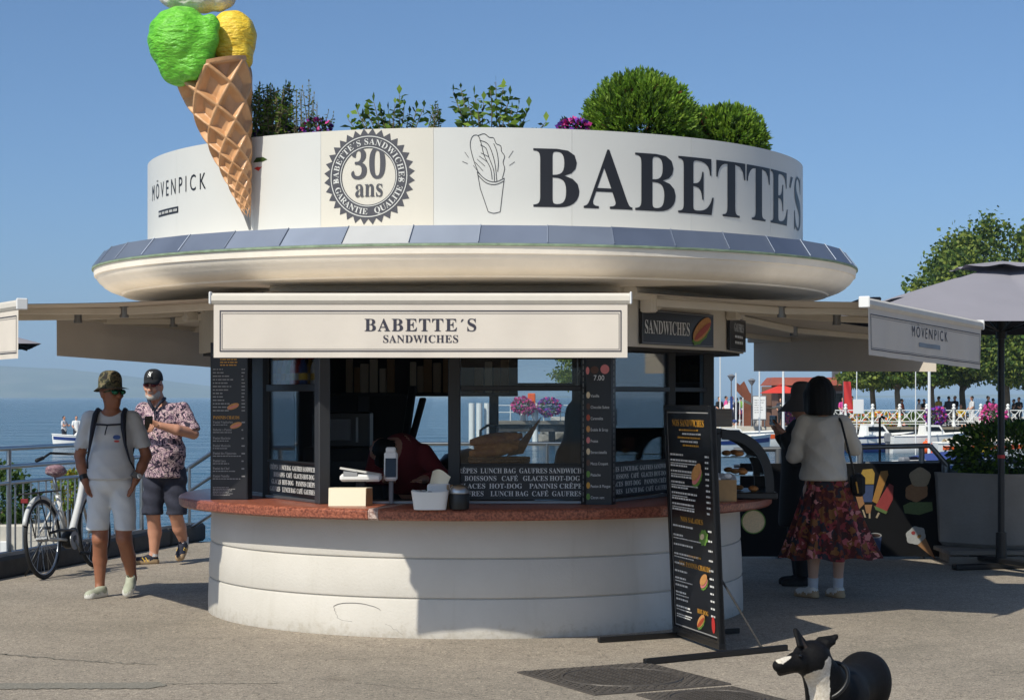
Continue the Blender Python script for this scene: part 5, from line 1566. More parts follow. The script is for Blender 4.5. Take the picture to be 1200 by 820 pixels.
# ------------------------------------------------------------------ manhole covers
def gxy(px, py): return at(px, py, CAM_H * FPX / (py - 465))
mat('cast_iron', S(92, 86, 80), .55, metal=.35, var=.2, vscale=30, bump=.2, bscale=80)
def manhole(label, c, u, w, h, rc):
    root = empty('manhole_cover', (c.x, c.y, 0), label, 'manhole cover', None, rz=atan2(u.y, u.x))
    mb = MB(); mb.bbox((0, 0, .003), (w, h, .012), .003); mb.build('surround', 'cast_iron', root)
    mb = MB(); mb.cyl((0, 0, .004), (0, 0, .0125), rc, n=48); mb.build('lid', 'cast_iron', root)
    mb = MB()
    for i in range(26):
        for j in range(26):
            x, y = (i - 12.5) * w / 27, (j - 12.5) * h / 27; r_ = sqrt(x * x + y * y)
            if rc - .02 < r_ < rc + .03: continue
            a = pi / 4 if (i + j) % 2 else -pi / 4
            if r_ < rc: a = 0 if i % 2 else pi / 2
            z_ = .0135 if r_ < rc else .0105
            mb.box((x, y, z_), (w / 36, w / 90, .006), a)
    tag(mb.build('tread_studs', 'cast_iron', root), kind='stuff')
    mb = MB(); mb.lathe([(rc + .004, .0095), (rc + .006, .015), (rc + .018, .015), (rc + .02, .0095)], 48); mb.build('rim', 'cast_iron', root)
    return root
q4 = [gxy(621, 787), gxy(772, 776), gxy(845, 803), gxy(677, 816)]
manhole('square iron manhole cover with a round lid in front of the menu board', sum(q4, Vector()) / 4, q4[1] - q4[0], (q4[1] - q4[0]).length, (q4[3] - q4[0]).length, .33)
c2 = (q4[2] + gxy(776, 812)) / 2 + (q4[3] - q4[0]).normalized() * .36
manhole('second iron manhole cover cut off by the bottom edge of the picture', c2, q4[1] - q4[0], .62, .62, .24)
# ------------------------------------------------------------------ people
mat('skin_tan', S(150, 98, 72), .55, var=.08, vscale=12, sss=.08)
mat('skin', S(196, 142, 116), .55, var=.07, vscale=12, sss=.08)
mat('skin_pale', S(206, 164, 140), .55, var=.06, vscale=12, sss=.08)
mat('hair_black', S(14, 13, 13), .6, spec=.25, bump=.4, bscale=90, stretch=(1, 1, .08))
mat('hair_grey', S(190, 186, 178), .8, var=.15, vscale=60)
mat('cloth_white', S(196, 198, 202), .85, var=.04, vscale=5, bump=.2, bscale=14)
mat('cloth_shorts', S(206, 208, 210), .85, var=.05, vscale=5, bump=.25, bscale=12)
mat('cloth_denim', S(46, 48, 62), .9, var=.12, vscale=30, bump=.2, bscale=14)
mat('cloth_navy', S(30, 34, 50), .8, var=.1, vscale=10)
mat('cloth_cardigan', S(206, 198, 184), .9, var=.05, vscale=8, bump=.3, bscale=30)
mat('cloth_black', S(24, 24, 27), .85, var=.1, vscale=8)
mat('cloth_red', S(120, 30, 34), .85, var=.1, vscale=8)
mat('shoe_sage', S(168, 172, 152), .8, var=.06, vscale=20)
mat('shoe_white', S(222, 218, 208), .7)
mat('sole_tan', S(176, 150, 116), .8)
mat('sole_white', S(214, 212, 204), .7)
def pattern(name, stops, scale, distort=0.4, rough=.85, detail=3, kind='noise'):
    m, N, L, b = nodes_of(name); tc = N.new('ShaderNodeTexCoord')
    if kind == 'noise':
        n = N.new('ShaderNodeTexNoise'); n.inputs['Scale'].default_value = scale; n.inputs['Detail'].default_value = detail; n.inputs['Distortion'].default_value = distort
        L.new(tc.outputs['Object'], n.inputs['Vector']); f = n.outputs['Fac']
    else:
        dn = N.new('ShaderNodeTexNoise'); dn.inputs['Scale'].default_value = scale * .6; L.new(tc.outputs['Object'], dn.inputs['Vector'])
        ad = N.new('ShaderNodeMix'); ad.data_type = 'VECTOR'; ad.inputs[0].default_value = distort; L.new(tc.outputs['Object'], ad.inputs[4]); L.new(dn.outputs['Color'], ad.inputs[5])
        n = N.new('ShaderNodeTexVoronoi'); n.inputs['Scale'].default_value = scale; L.new(ad.outputs[1], n.inputs['Vector'])
        sp = N.new('ShaderNodeSeparateColor'); L.new(n.outputs['Color'], sp.inputs[0]); f = sp.outputs[0]
    c = ramp(N, L, f, stops)
    r = [x for x in N if x.bl_idname == 'ShaderNodeValToRGB'][-1]; r.color_ramp.interpolation = 'CONSTANT' if kind != 'soft' else 'LINEAR'
    L.new(c, b.inputs['Base Color']); b.inputs['Roughness'].default_value = rough
    bp = N.new('ShaderNodeBump'); bp.inputs['Strength'].default_value = .25; bp.inputs['Distance'].default_value = .02; L.new(noise(N, L, tc.outputs['Object'], 12, 3), bp.inputs['Height']); L.new(bp.outputs['Normal'], b.inputs['Normal'])
pattern('floral_polo', [(0, S(36, 30, 46)), (.44, S(120, 92, 112)), (.5, S(206, 176, 178)), (.56, S(52, 42, 60)), (.62, S(214, 190, 186)), (.68, S(40, 34, 50))], 17, 2.2, detail=2)
pattern('camouflage', [(0, S(44, 44, 34)), (.42, S(84, 84, 58)), (.5, S(116, 104, 78)), (.58, S(60, 62, 46)), (.66, S(34, 32, 28))], 22, .8, detail=1)
pattern('patched_skirt', [(0, S(76, 28, 26)), (.18, S(140, 52, 56)), (.3, S(118, 54, 30)), (.42, S(48, 44, 54)), (.52, S(176, 88, 92)), (.60, S(132, 86, 44)), (.72, S(84, 30, 30)), (.86, S(56, 32, 30)), (.94, S(196, 128, 124))], 24, .14, kind='voronoi')
pattern('saddle_floral', [(0, S(110, 84, 96)), (.45, S(150, 120, 126)), (.55, S(90, 50, 64)), (.62, S(196, 180, 178))], 40, 1.0)

def Rz(a): return Matrix.Rotation(a, 3, 'Z')
def person(name_label, loc, cat='person', group=None): return empty('person', loc, name_label, cat, group)
def add_head(s, c, yaw, pitch=0.0, tilt=0.0, k=1.0, skin=0, beard=None, hair=None):
    R = Rz(yaw) @ Matrix.Rotation(pitch, 3, 'X') @ Matrix.Rotation(tilt, 3, 'Y')
    T = lambda x, y, z: np.array(c) + np.array(R @ Vector((x * k, y * k, z * k)))
    E = lambda p, r, kk=.02, m=skin, cut=False: s.ell(T(*p), tuple(q * k for q in r), R, kk, m, cut)
    E((0, .015, .03), (.076, .096, .095), 0.02); E((0, -.025, -.045), (.058, .068, .075), .04)
    E((0, -.05, -.095), (.03, .028, .022), .03)                       # chin
    s.cap(T(0, -.09, .015), T(0, -.112, -.022), .010 * k, .016 * k, .014, skin)      # nose
    E((0, -.105, -.028), (.02, .012, .01), .01)
    for q in (-1, 1):
        E((q * .033, -.094, .016), (.017, .012, .012), .008, skin, True)    # eye sockets
        E((q * .033, -.083, .015), (.012, .009, .009), .004)
        E((q * .078, .01, -.005), (.012, .024, .034), .01)                  # ears
        E((q * .038, -.078, -.02), (.022, .018, .018), .02)
    E((0, -.088, .034), (.05, .014, .01), .015)                             # brow
    E((0, -.1, -.062), (.026, .012, .004), .004, skin, True)                # mouth line
    E((0, -.088, -.056), (.024, .012, .007), .006); E((0, -.087, -.07), (.022, .012, .007), .006)
    if beard is not None:
        E((0, -.066, -.086), (.042, .034, .032), .012, beard); E((0, -.1, -.045), (.028, .01, .008), .006, beard)
        for q in (-1, 1): E((q * .05, -.034, -.068), (.012, .034, .034), .012, beard)
    if hair is not None:
        E((0, .035, .05), (.08, .09, .085), .01, hair); E((0, .07, -.03), (.068, .045, .06), .01, hair)
    return R, T
def add_hand(s, wrist, palm, side, curl, r=.0085, thumb=None, m=0):
    """wrist -> palm end; side = finger spread direction; curl = direction the fingers bend"""
    w, p = np.array(wrist, float), np.array(palm, float); sd = np.array(side, float); cu = np.array(curl, float); d = p - w; L = np.linalg.norm(d); d /= L
    for o in (-.026, -.009, .009, .026): s.cap(w + sd * o * .7, p + sd * o, .014, .012, .012, m)
    for i, (o, ln) in enumerate(((-.029, .062), (-.010, .074), (.010, .070), (.029, .056))):
        a = p + sd * o; b_ = a + (d * .75 + cu * .5) * ln * .5; c_ = b_ + (d * .2 + cu * .95) * ln * .5
        s.cap(a, b_, r * 1.05, r, .004, m); s.cap(b_, c_, r, r * .85, .004, m)
    t0 = w + d * L * .3 - sd * .028; t = np.array(thumb) if thumb is not None else t0 + d * .05 - sd * .03 + cu * .02
    s.cap(t0, (t0 + t) / 2 - sd * .008, r * 1.35, r * 1.15, .008, m); s.cap((t0 + t) / 2 - sd * .008, t, r * 1.15, r * .95, .004, m)
def shoe(root, heel, toe, mats, up=(0, 0, 1), high=.066, name='shoe', w=.043, laces=None, stripe=None):
    heel, toe = np.array(heel, float), np.array(toe, float); f = toe - heel; f /= np.linalg.norm(f); upv = np.array(up, float); upv -= f * (upv @ f); upv /= np.linalg.norm(upv); sd = np.cross(f, upv)
    lo = np.minimum(heel, toe) - .13; hi = np.maximum(heel, toe) + .15
    s = SDF(lo, hi, .0075); R = Matrix((sd, f, upv)).transposed()
    L = np.linalg.norm(toe - heel); A = lambda t, z, x=0: heel + f * (L * t) + upv * z + sd * x
    s.cap(A(.12, .018), A(.85, .016), w * .9, w, 0, 1); s.ell(A(.48, .014), (w, L * .53, .022), R, .01, 1)
    s.ell(A(.30, .045), (w * .88, L * .30, .045), R, .02, 0); s.ell(A(.68, .036), (w * .95, L * .34, .034), R, .02, 0); s.ell(A(.2, .065), (w * .78, L * .18, .04), R, .02, 0)
    s.cap(A(.22, .06), A(.22, high), w * .8, w * .78, .015, 0); s.ell(A(.20, high + .02), (w * .62, L * .15, .035), R, 0.004, 0, True)
    s.plane(tuple(A(0, 0)), tuple(-upv))
    o = s.mesh(name, mats, root)
    if laces:
        mb = MB()
        for t in (.42, .5, .58): mb.tube([Vector(A(t, .068 - (t - .42) * .12, x * w * .55) + upv * (.012 * (1 - abs(x)))) for x in (-1, -.5, 0, .5, 1)], .0035, 5)
        mb.build('laces', laces, o)
    if stripe:
        mb = MB()
        for t, dz in ((.4, .0), (.52, .0)):
            for sg in (-1, 1): mb.tube([Vector(A(t + .10 * q, .022 + .045 * q, sg * w * (.99 - .22 * q))) for q in (0, .5, 1)], .005, 5)
        mb.build('stripe', stripe, o)
    return o

# --- man in the white T-shirt
m1 = person('man in a white T-shirt, pale shorts and camouflage hat walking with hands in pockets', (-3.2, 15.0, 0))
s = SDF((-.45, -.4, -.03), (.45, .45, 1.86), .0095)
hd1 = (0.0, -.01, 1.625)
add_head(s, hd1, radians(48), radians(-3))
s.cap((0, .02, 1.42), (0, -.005, 1.56), .062, .056, .03)
s.ell((0, 0, 1.29), (.165, .11, .17), None, .04); s.ell((0, -.01, 1.07), (.150, .115, .15), None, .04); s.ell((0, 0, .93), (.160, .118, .12), None, .04); s.cap((-.155, .01, 1.425), (.155, .01, 1.425), .058, .058, .05)
for q, el, wr in ((-1, (-.265, .05, 1.13), (-.195, -.07, .925)), (1, (.27, .05, 1.13), (.205, -.07, .925))):
    s.chain([(q * .185, .01, 1.415), el], [.052, .043], .03); s.chain([el, ((el[0] + wr[0]) / 2 + q * .008, (el[1] + wr[1]) / 2, (el[2] + wr[2]) / 2 + .02), wr], [.043, .041, .028], .015)
    w_ = np.array(wr); add_hand(s, wr, w_ + np.array([-q * .03, -.02, -.075]), (q * .3, -.9, 0), (-q * .5, .5, -.3))
for pts, rs in (([(-.09, 0, .88), (-.085, -.03, .47), (-.10, .035, .30), (-.105, .055, .09)], [.095, .060, .056, .036]), ([(.09, 0, .88), (.115, -.07, .475), (.125, .05, .32), (.135, .155, .135)], [.095, .060, .056, .036])): s.chain(pts, rs, .02)
s.ell((-.085, -.075, .47), (.038, .03, .042), None, .03); s.ell((.115, -.115, .475), (.038, .03, .042), None, .03)
s.cap((-.105, .055, .09), (-.115, -.02, .045), .032, .018, .02); s.cap((.135, .155, .135), (.137, .08, .08), .032, .018, .02)
s.mesh('body', ['skin_tan'], m1)
s = SDF((-.42, -.3, .85), (.42, .3, 1.56), .0105)
s.ell((0, .005, 1.29), (.183, .128, .18), None, .04); s.ell((0, -.012, 1.09), (.176, .138, .17), None, .06); s.cap((-.16, .012, 1.425), (.16, .012, 1.425), .066, .066, .06); s.cap((0, -.005, 1.1), (0, -.005, .94), .165, .178, .05)
s.ell((0, 0, .98), (.187, .142, .12), None, .04)
for q, el in ((-1, (-.265, .05, 1.13)), (1, (.27, .05, 1.13))):
    sh = np.array((q * .185, .01, 1.42)); e = np.array(el); s.cap(sh, sh + (e - sh) * .82, .060, .069, .03)
    d_ = (e - sh) / np.linalg.norm(e - sh); cc = sh + (e - sh) * .72 + d_ * .10; s.ell(cc, (.10, .10, .10), None, .004, 0, True)
s.cap((0, -.02, 1.49), (0, -.04, 1.60), .060, .085, .008, 0, True)
s.warp(lambda X, Y, Z: .007 * np.abs(np.sin(17 * X + 13 * Z + 2.5 * np.sin(7 * Z + 4 * X))) + .006 * np.abs(np.sin(24 * Z - 15 * X + 1.5 * np.sin(9 * X))) - .006)
s.plane((0, 0, .945), (0, 0, -1)); shirt1 = s.mesh('tshirt', 'cloth_white', m1)
s = SDF((-.35, -.3, .45), (.35, .3, 1.02), .0105)
s.ell((0, 0, .93), (.178, .134, .13), None, .04); s.cap((-.085, 0, .88), (-.108, -.03, .50), .106, .086, .02); s.cap((.085, 0, .88), (.130, -.06, .50), .106, .086, .02)
s.warp(lambda X, Y, Z: .008 * np.abs(np.sin(20 * X + 9 * Z + 1.5 * np.sin(8 * Z))) + .006 * np.abs(np.sin(26 * Z + 10 * X)) - .006)
s.cap((.006, -.15, .80), (.016, -.13, .5), .012, .035, .02, 0, True); s.cap((.006, .13, .80), (.016, .1, .5), .012, .03, .02, 0, True); s.plane((0, 0, .54), (0, 0, -1)); s.plane((0, 0, 1.0), (0, 0, 1)); s.mesh('shorts', 'cloth_shorts', m1)
shoe(m1, (-.07, .10, .0), (-.165, -.14, .0), ['shoe_sage', 'sole_white'], laces='sole_tan'); shoe(m1, (.136, .15, .105), (.14, -.075, .012), ['shoe_sage', 'sole_white'], up=(0, .45, 1), laces='sole_tan')
# hat with drooping brim, peak to the picture's right
mb = MB(); hx = Vector(hd1); Rh = Rz(radians(48))
def hat(u, v):
    a = 2 * pi * u; r = .098 if v < .5 else .098 + (v - .5) * 2 * (.028 + .05 * max(0, -sin(a)) ** 2 + .012 * max(0, sin(a)))
    z = .155 - .0 if v == 0 else (.155 * cos(min(v / .5, 1) * pi / 2) ** .55 if v < .5 else -(v - .5) * 2 * (.018 + .03 * max(0, sin(a))))
    rr_ = r * (sin(min(v / .5, 1) * pi / 2) ** .75) if v < .5 else r
    return hx + Rh @ Vector((rr_ * cos(a) * .92, rr_ * sin(a) * 1.06 + .014, z * .86 + .055))
mb.grid(hat, 40, 20); mb.build('hat', 'camouflage', m1, smooth=True)
mb = MB()
for q in (-1, 1): mb.ball(hx + Rh @ Vector((q * .034, -.098, .014)), (.030, .014, .022), 12, 8)
mb.tube([hx + Rh @ Vector((x, -.108 + abs(x) ** 2 * 9, .026)) for x in (-.07, -.03, 0, .03, .07)], .005, 6)
for q in (-1, 1): mb.tube([hx + Rh @ Vector((q * .068, -.07, .022)), hx + Rh @ Vector((q * .08, .01, .012))], .004, 6)
mat('lens_green', S(30, 92, 66), .12, metal=.7); mb.build('sunglasses', 'lens_green', m1, smooth=True)
for q in (-1, 1):
    mb = MB(); mb.tube([(q * .105, .085, 1.485), (q * .108, .0, 1.497), (q * .112, -.075, 1.46), (q * .12, -.128, 1.36), (q * .14, -.142, 1.22), (q * .168, -.115, 1.10), (q * .185, -.02, 1.03)], [.016, .020, .023, .021, .012, .007, .006], 8); mb.build('backpack_strap', 'cloth_navy', m1, smooth=True)
mb = MB(); mb.tube([(-.115, -.12, 1.385), (0, -.148, 1.378), (.118, -.12, 1.385)], .008, 6); mb.tube([(0, -.15, 1.378), (-.01, -.158, 1.34), (-.02, -.152, 1.30)], .005, 6); mb.build('chest_strap', 'cloth_navy', m1)
s = SDF((-.22, .05, .95), (.22, .36, 1.55), .016); s.ell((0, .20, 1.24), (.15, .09, .24), None, 0); s.ell((0, .25, 1.16), (.11, .06, .12), None, .02); s.mesh('backpack', 'cloth_navy', m1)
mp = plane_map((0.075, -.158, 1.27), (1, .25, 0), (0, .05, 1)); mb = MB(); mb.add(ellipse(mp, 0, .012, .03, .018), [tuple(range(22))]); mb.build('chest_print', 'print_blue', shirt1)
mp = plane_map((0.075, -.160, 1.25), (1, .25, 0), (0, .05, 1)); mb = MB(); mb.add(ellipse(mp, 0, .0, .022, .008), [tuple(range(22))]); mb.build('chest_print', 'print_red', shirt1)
mb = MB(); mb.cyl((.195, -.075, .955), (.212, -.055, .985), .036, n=18); mb.build('watch_strap', 'steel_dull', m1); mb = MB(); mb.cyl((.235, -.085, .97), (.246, -.092, .975), .02, n=16); mb.build('watch_face', 'plastic_white', m1)
mb = MB(); mb.cyl((-.20, -.06, .94), (-.215, -.045, .975), .036, n=18); mb.build('bracelet', 'black_paint', m1)

# --- man in the patterned polo
m2 = person('bearded man in a patterned polo shirt, dark shorts and black cap looking at his phone', (-3.33, 18.0, 0))
s = SDF((-.5, -.45, -.03), (.48, .4, 1.92), .0100)
hd2 = (-.105, -.03, 1.70)
add_head(s, hd2, radians(-6), radians(6), 0, 1.08, 0, beard=1)
s.cap((-.04, .03, 1.48), (-.09, -.005, 1.63), .072, .068, .03)
s.ell((-.02, 0, 1.33), (.19, .13, .19), None, .04); s.ell((0, -.04, 1.08), (.185, .155, .18), None, .05); s.ell((0, 0, .92), (.175, .13, .12), None, .04); s.cap((-.19, .01, 1.47), (.15, .01, 1.47), .065, .065, .05)
s.chain([(.175, .01, 1.46), (.285, -.06, 1.25)], [.062, .052], .03); s.chain([(.285, -.06, 1.25), (.15, -.22, 1.29), (.015, -.29, 1.33)], [.052, .050, .032], .015)
s.chain([(-.215, .01, 1.46), (-.30, -.07, 1.22)], [.062, .052], .03); s.chain([(-.30, -.07, 1.22), (-.22, -.2, 1.25), (-.14, -.29, 1.29)], [.052, .046, .032], .015)
add_hand(s, (.015, -.29, 1.33), (-.06, -.32, 1.355), (0, -.35, .93), (-.5, -.6, -.2), thumb=(-.085, -.345, 1.40)); add_hand(s, (-.14, -.29, 1.29), (-.09, -.33, 1.30), (0, .3, -.95), (.6, -.4, .2), thumb=(-.07, -.36, 1.355))
for pts, rs in (([(-.085, 0, .88), (-.105, -.03, .49), (-.10, .03, .30), (-.11, .035, .09)], [.105, .066, .064, .040]), ([(.095, 0, .88), (.105, -.03, .50), (.13, .06, .34), (.165, .13, .19)], [.105, .066, .064, .040])): s.chain(pts, rs, .02)
s.cap((-.11, .035, .09), (-.17, -.0, .045), .034, .018, .02); s.cap((.165, .13, .19), (.16, .07, .12), .034, .018, .02)
s.mesh('body', ['skin', 'hair_grey'], m2)
s = SDF((-.5, -.35, .74), (.48, .32, 1.64), .011)
s.ell((-.02, .0, 1.33), (.208, .15, .20), None, .05); s.ell((0, -.045, 1.08), (.212, .182, .20), None, .06); s.cap((-.195, .012, 1.475), (.155, .012, 1.475), .074, .074, .05); s.cap((0, -.02, 1.05), (0, -.01, .85), .185, .192, .05)
for sh, el in (((.175, .01, 1.465), (.285, -.06, 1.25)), ((-.215, .01, 1.465), (-.30, -.07, 1.22))):
    sh, e = np.array(sh), np.array(el); s.cap(sh, sh + (e - sh) * .95, .078, .088, .03); d_ = (e - sh) / np.linalg.norm(e - sh); s.ell(sh + (e - sh) * .86 + d_ * .10, (.11, .11, .10), None, .004, 0, True)
s.cap((-.07, -.02, 1.56), (-.09, -.04, 1.68), .07, .10, .006, 0, True)
s.warp(lambda X, Y, Z: .008 * np.abs(np.sin(15 * X + 11 * Z + 2.5 * np.sin(6 * Z + 3 * X))) + .006 * np.abs(np.sin(22 * Z - 13 * X)) - .006); s.plane((0, 0, .83), (0, 0, -1)); polo = s.mesh('polo_shirt', 'floral_polo', m2)
mb = MB()
for q in (-1, 1): mb.tube([(-.075 + q * .005, -.135, 1.475), (-.075 + q * .05, -.105, 1.545), (-.075 + q * .078, -.01, 1.585), (-.07 + q * .03, .07, 1.59)], [.012, .018, .017, .012], 6)
mb.build('collar', 'cloth_navy', polo, smooth=True)
mb = MB(); mb.tube([(-.075, -.145, 1.475), (-.06, -.155, 1.36)], .006, 6); mb.build('placket', 'cloth_navy', polo)
s = SDF((-.36, -.3, .38), (.38, .3, .96), .011)
s.ell((0, 0, .88), (.19, .15, .12), None, .04); s.cap((-.085, 0, .87), (-.118, -.02, .45), .116, .096, .02); s.cap((.095, 0, .87), (.122, -.02, .45), .116, .096, .02)
s.warp(lambda X, Y, Z: .005 * np.sin(30 * X + 36 * Z) + .004 * np.sin(50 * Z + 12 * X)); s.cap((0, -.16, .76), (0, -.13, .44), .012, .032, .02, 0, True); s.plane((0, 0, .475), (0, 0, -1)); s.mesh('shorts', 'cloth_denim', m2)
shoe(m2, (-.075, .06, 0), (-.315, -.06, 0), ['cloth_navy', 'sole_tan'], w=.046, stripe='print_yellow', laces='cloth_navy'); shoe(m2, (.175, .13, .155), (.155, -.07, .035), ['cloth_navy', 'sole_tan'], up=(0, .6, 1), w=.046, stripe='print_yellow', laces='cloth_navy')
for p in ((-.11, .035, .1), (.165, .12, .2)): mb = MB(); mb.cyl((p[0], p[1], p[2] - .03), (p[0], p[1], p[2] + .05), .043, .043, 16); mb.build('sock', 'cloth_white', m2)
hx2 = Vector(hd2); Rh2 = Rz(radians(-6))
mb = MB(); mb.grid(lambda u, v: hx2 + Rh2 @ Vector((.09 * sin(pi / 2 * v) ** .8 * cos(2 * pi * u), .109 * sin(pi / 2 * v) ** .8 * sin(2 * pi * u) + .012, .055 + .115 * cos(pi / 2 * v) ** .8)), 32, 12); cap2 = mb.build('cap', 'cloth_black', m2, smooth=True)
mb = MB()
for dz in (0, .008): mb.grid(lambda u, v: hx2 + Rh2 @ Vector(((.088 - .018 * v) * sin((u - .5) * 2.5), -.095 * cos((u - .5) * 2.5) - .085 * v * cos((u - .5) * 1.9), .055 - .028 * v - .02 * abs(u - .5) ** 2 * 4 * v + dz)), 16, 6)
mb.build('cap_peak', 'cloth_black', cap2, smooth=True)
mb = MB(); mp = lambda a, b_: hx2 + Rh2 @ Vector((a, -.099 - .006 + .55 * (b_ - .03) , .095 + b_)); put_text(mb, 'N', mp, .034, (-.004, -.004), width=.034); put_text(mb, 'Y', mp, .04, (.006, .004), width=.034); mb.build('cap_monogram', 'print_white', cap2)
mb = MB()
for q in (-1, 1): mb.ball(hx2 + Rh2 @ Vector((q * .036, -.104, .014)), (.031, .012, .02), 12, 8)
mb.tube([hx2 + Rh2 @ Vector((x, -.115 + abs(x) ** 2 * 9, .024)) for x in (-.075, -.03, 0, .03, .075)], .004, 6)
for q in (-1, 1): mb.tube([hx2 + Rh2 @ Vector((q * .074, -.07, .02)), hx2 + Rh2 @ Vector((q * .086, .01, .012))], .004, 6)
mat('lens_red', S(96, 30, 40), .15, metal=.4); mb.build('sunglasses', 'lens_red', m2, smooth=True)
mb = MB(); mb.bbox((-.085, -.365, 1.355), (.075, .012, .15), .006, .3, M=Matrix.Rotation(.3, 3, 'Z') @ Matrix.Rotation(.5, 3, 'X')); tag(mb.build('phone', 'screen', None, loc=tuple(m2.location)), 'black phone held by the bearded man in the polo shirt', 'phone')

# --- woman in the long skirt, seen from behind
wm = person('woman with black bobbed hair, pale cardigan and long patterned skirt seen from behind', (2.49, 15.0, 0))
s = SDF((-.45, -.35, -.03), (.45, .5, 1.80), .0100); hdw = (-.03, .03, 1.60)
add_head(s, hdw, radians(180), radians(-4), 0, .95)
s.cap((0, -.01, 1.40), (-.02, .02, 1.52), .05, .048, .03); s.ell((0, 0, 1.27), (.15, .10, .17), None, .04); s.ell((0, 0, 1.0), (.155, .115, .2), None, .05); s.cap((-.13, 0, 1.395), (.13, 0, 1.395), .05, .05, .04)
for pts, rs in (([(-.165, 0, 1.39), (-.225, .05, 1.13), (-.12, .27, 1.18)], [.046, .038, .026]), ([(.165, 0, 1.39), (.255, .10, 1.19), (.22, .33, 1.36)], [.046, .038, .026])): s.chain(pts, rs, .02)
add_hand(s, (-.12, .27, 1.18), (-.09, .34, 1.21), (.0, .3, -.9), (.7, .3, 0)); add_hand(s, (.22, .33, 1.36), (.2, .40, 1.40), (.3, 0, .9), (-.7, .3, 0))
for x in (-.085, .115): s.chain([(x * .9, 0, .85), (x, .0, .47), (x, -.03, .32), (x, 0, .09)], [.09, .055, .05, .034], .02); s.cap((x, 0, .09), (x, .06, .045), .032, .018, .02)
s.mesh('body', ['skin_pale'], wm)
s = SDF((-.26, -.2, 1.38), (.2, .26, 1.82), .009); s.ell((-.03, .015, 1.655), (.108, .118, .115), None, 0); s.cap((-.03, -.02, 1.62), (-.03, -.03, 1.50), .112, .108, .03); s.cap((-.11, .02, 1.62), (-.11, .03, 1.50), .05, .045, .03); s.cap((.05, .02, 1.62), (.05, .03, 1.50), .05, .045, .03)
s.ell((-.03, .13, 1.58), (.065, .09, .09), None, .02, 0, True); s.plane((0, 0, 1.455), (0, 0, -1)); s.warp(lambda X, Y, Z: .0018 * np.sin(150 * X + 40 * Y + 6 * Z)); s.mesh('hair', 'hair_black', wm)
s = SDF((-.42, -.3, .85), (.42, .45, 1.5), .0105); s.ell((0, .0, 1.28), (.178, .125, .17), None, .05); s.cap((-.135, 0, 1.40), (.135, 0, 1.40), .062, .062, .05); s.cap((0, 0, 1.15), (0, 0, .97), .165, .195, .05)
for pts in (((-.165, 0, 1.395), (-.225, .05, 1.13), (-.13, .25, 1.175)), ((.165, 0, 1.395), (.255, .10, 1.19), (.225, .31, 1.34))): s.chain(pts, [.066, .066, .050], .03)
s.cap((-.02, .01, 1.46), (-.02, .02, 1.60), .055, .08, .006, 0, True); s.warp(lambda X, Y, Z: .010 * np.abs(np.sin(13 * X + 8 * Z + 2.5 * np.sin(6 * Z + 3 * X))) + .006 * np.abs(np.sin(20 * Z - 9 * X)) - .006); s.plane((0, 0, .935), (0, 0, -1)); s.mesh('cardigan', 'cloth_cardigan', wm)
mb = MB()
def skirt(u, v):
    a = 2 * pi * u; z = 1.0 - .68 * v; fl = .15 + .21 * v ** 1.25; w = .035 * v * sin(11 * a) + .022 * v * sin(17 * a + 1) + .012 * sin(29 * a) * v
    return (.02 + .035 * v + (fl + w) * cos(a) * 1.03, (fl * .82 + w) * sin(a), z - .012 * sin(7 * a) * v)
mb.grid(skirt, 160, 24); mb.build('skirt', 'patched_skirt', wm, smooth=True)
for x in (-.085, .115): shoe(wm, (x + .02, -.06, 0), (x + (-.11 if x < 0 else -.05), .13, 0), ['shoe_white', 'sole_tan'], w=.046, laces='shoe_white'); mb = MB(); mb.cyl((x, 0, .075), (x, -.005, .16), .040, .043, 16); mb.build('sock', 'cloth_white', wm)
mb = MB(); mb.tube([(.09, .10, 1.36), (.11, .0, 1.455), (.125, -.09, 1.40), (.155, -.14, 1.25), (.2, -.13, 1.08), (.235, -.08, .96)], .010, 6); bag = mb.build('bag_strap', 'black_paint', wm)
mb = MB(); mb.bbox((.265, -.03, .90), (.10, .19, .18), .03); mb.build('handbag', 'cloth_black', wm); mb = MB(); mb.cyl((.235, -.135, .93), (.25, -.14, .84), .006); mb.build('bag_clasp', 'print_gold', wm)

# --- companion with the wide hat behind her
m4 = person('person in dark clothes and wide grey hat half hidden behind the skirted woman', (2.41, 16.0, 0))
s = SDF((-.42, -.4, -.03), (.4, .3, 1.80), .0115); hd4 = (.06, 0, 1.545)
add_head(s, hd4, radians(-75), radians(-6), 0, .95, 0, hair=1)
s.cap((.06, 0, 1.36), (.06, 0, 1.48), .05, .048, .03); s.ell((.06, 0, 1.22), (.14, .14, .18), None, .04); s.ell((.06, 0, .95), (.14, .14, .18), None, .05)
for x, y_ in ((.0, -.08), (.1, .08)): s.chain([(.05, y_, .85), (.03, y_, .46), (.07, y_, .30), (.06, y_, .09)], [.09, .056, .052, .036], .02)
s.chain([(.03, -.14, 1.33), (.0, -.17, 1.08), (-.12, -.14, 1.30)], [.048, .040, .028], .02); s.chain([(.06, .14, 1.33), (.03, .17, 1.08), (-.14, .06, 1.30)], [.048, .040, .028], .02)
add_hand(s, (-.12, -.14, 1.30), (-.16, -.11, 1.36), (.2, .8, .3), (-.5, .2, .3)); add_hand(s, (-.14, .06, 1.30), (-.17, .03, 1.36), (.2, -.8, .3), (-.5, -.2, .3)); s.mesh('body', ['skin', 'hair_black'], m4)
s = SDF((-.25, -.32, .4), (.35, .32, 1.5), .0125); s.ell((.06, 0, 1.22), (.165, .165, .2), None, .05); s.cap((.06, 0, 1.1), (.06, 0, .55), .17, .20, .06); s.cap((.05, -.12, 1.35), (.06, .12, 1.35), .066, .066, .04)
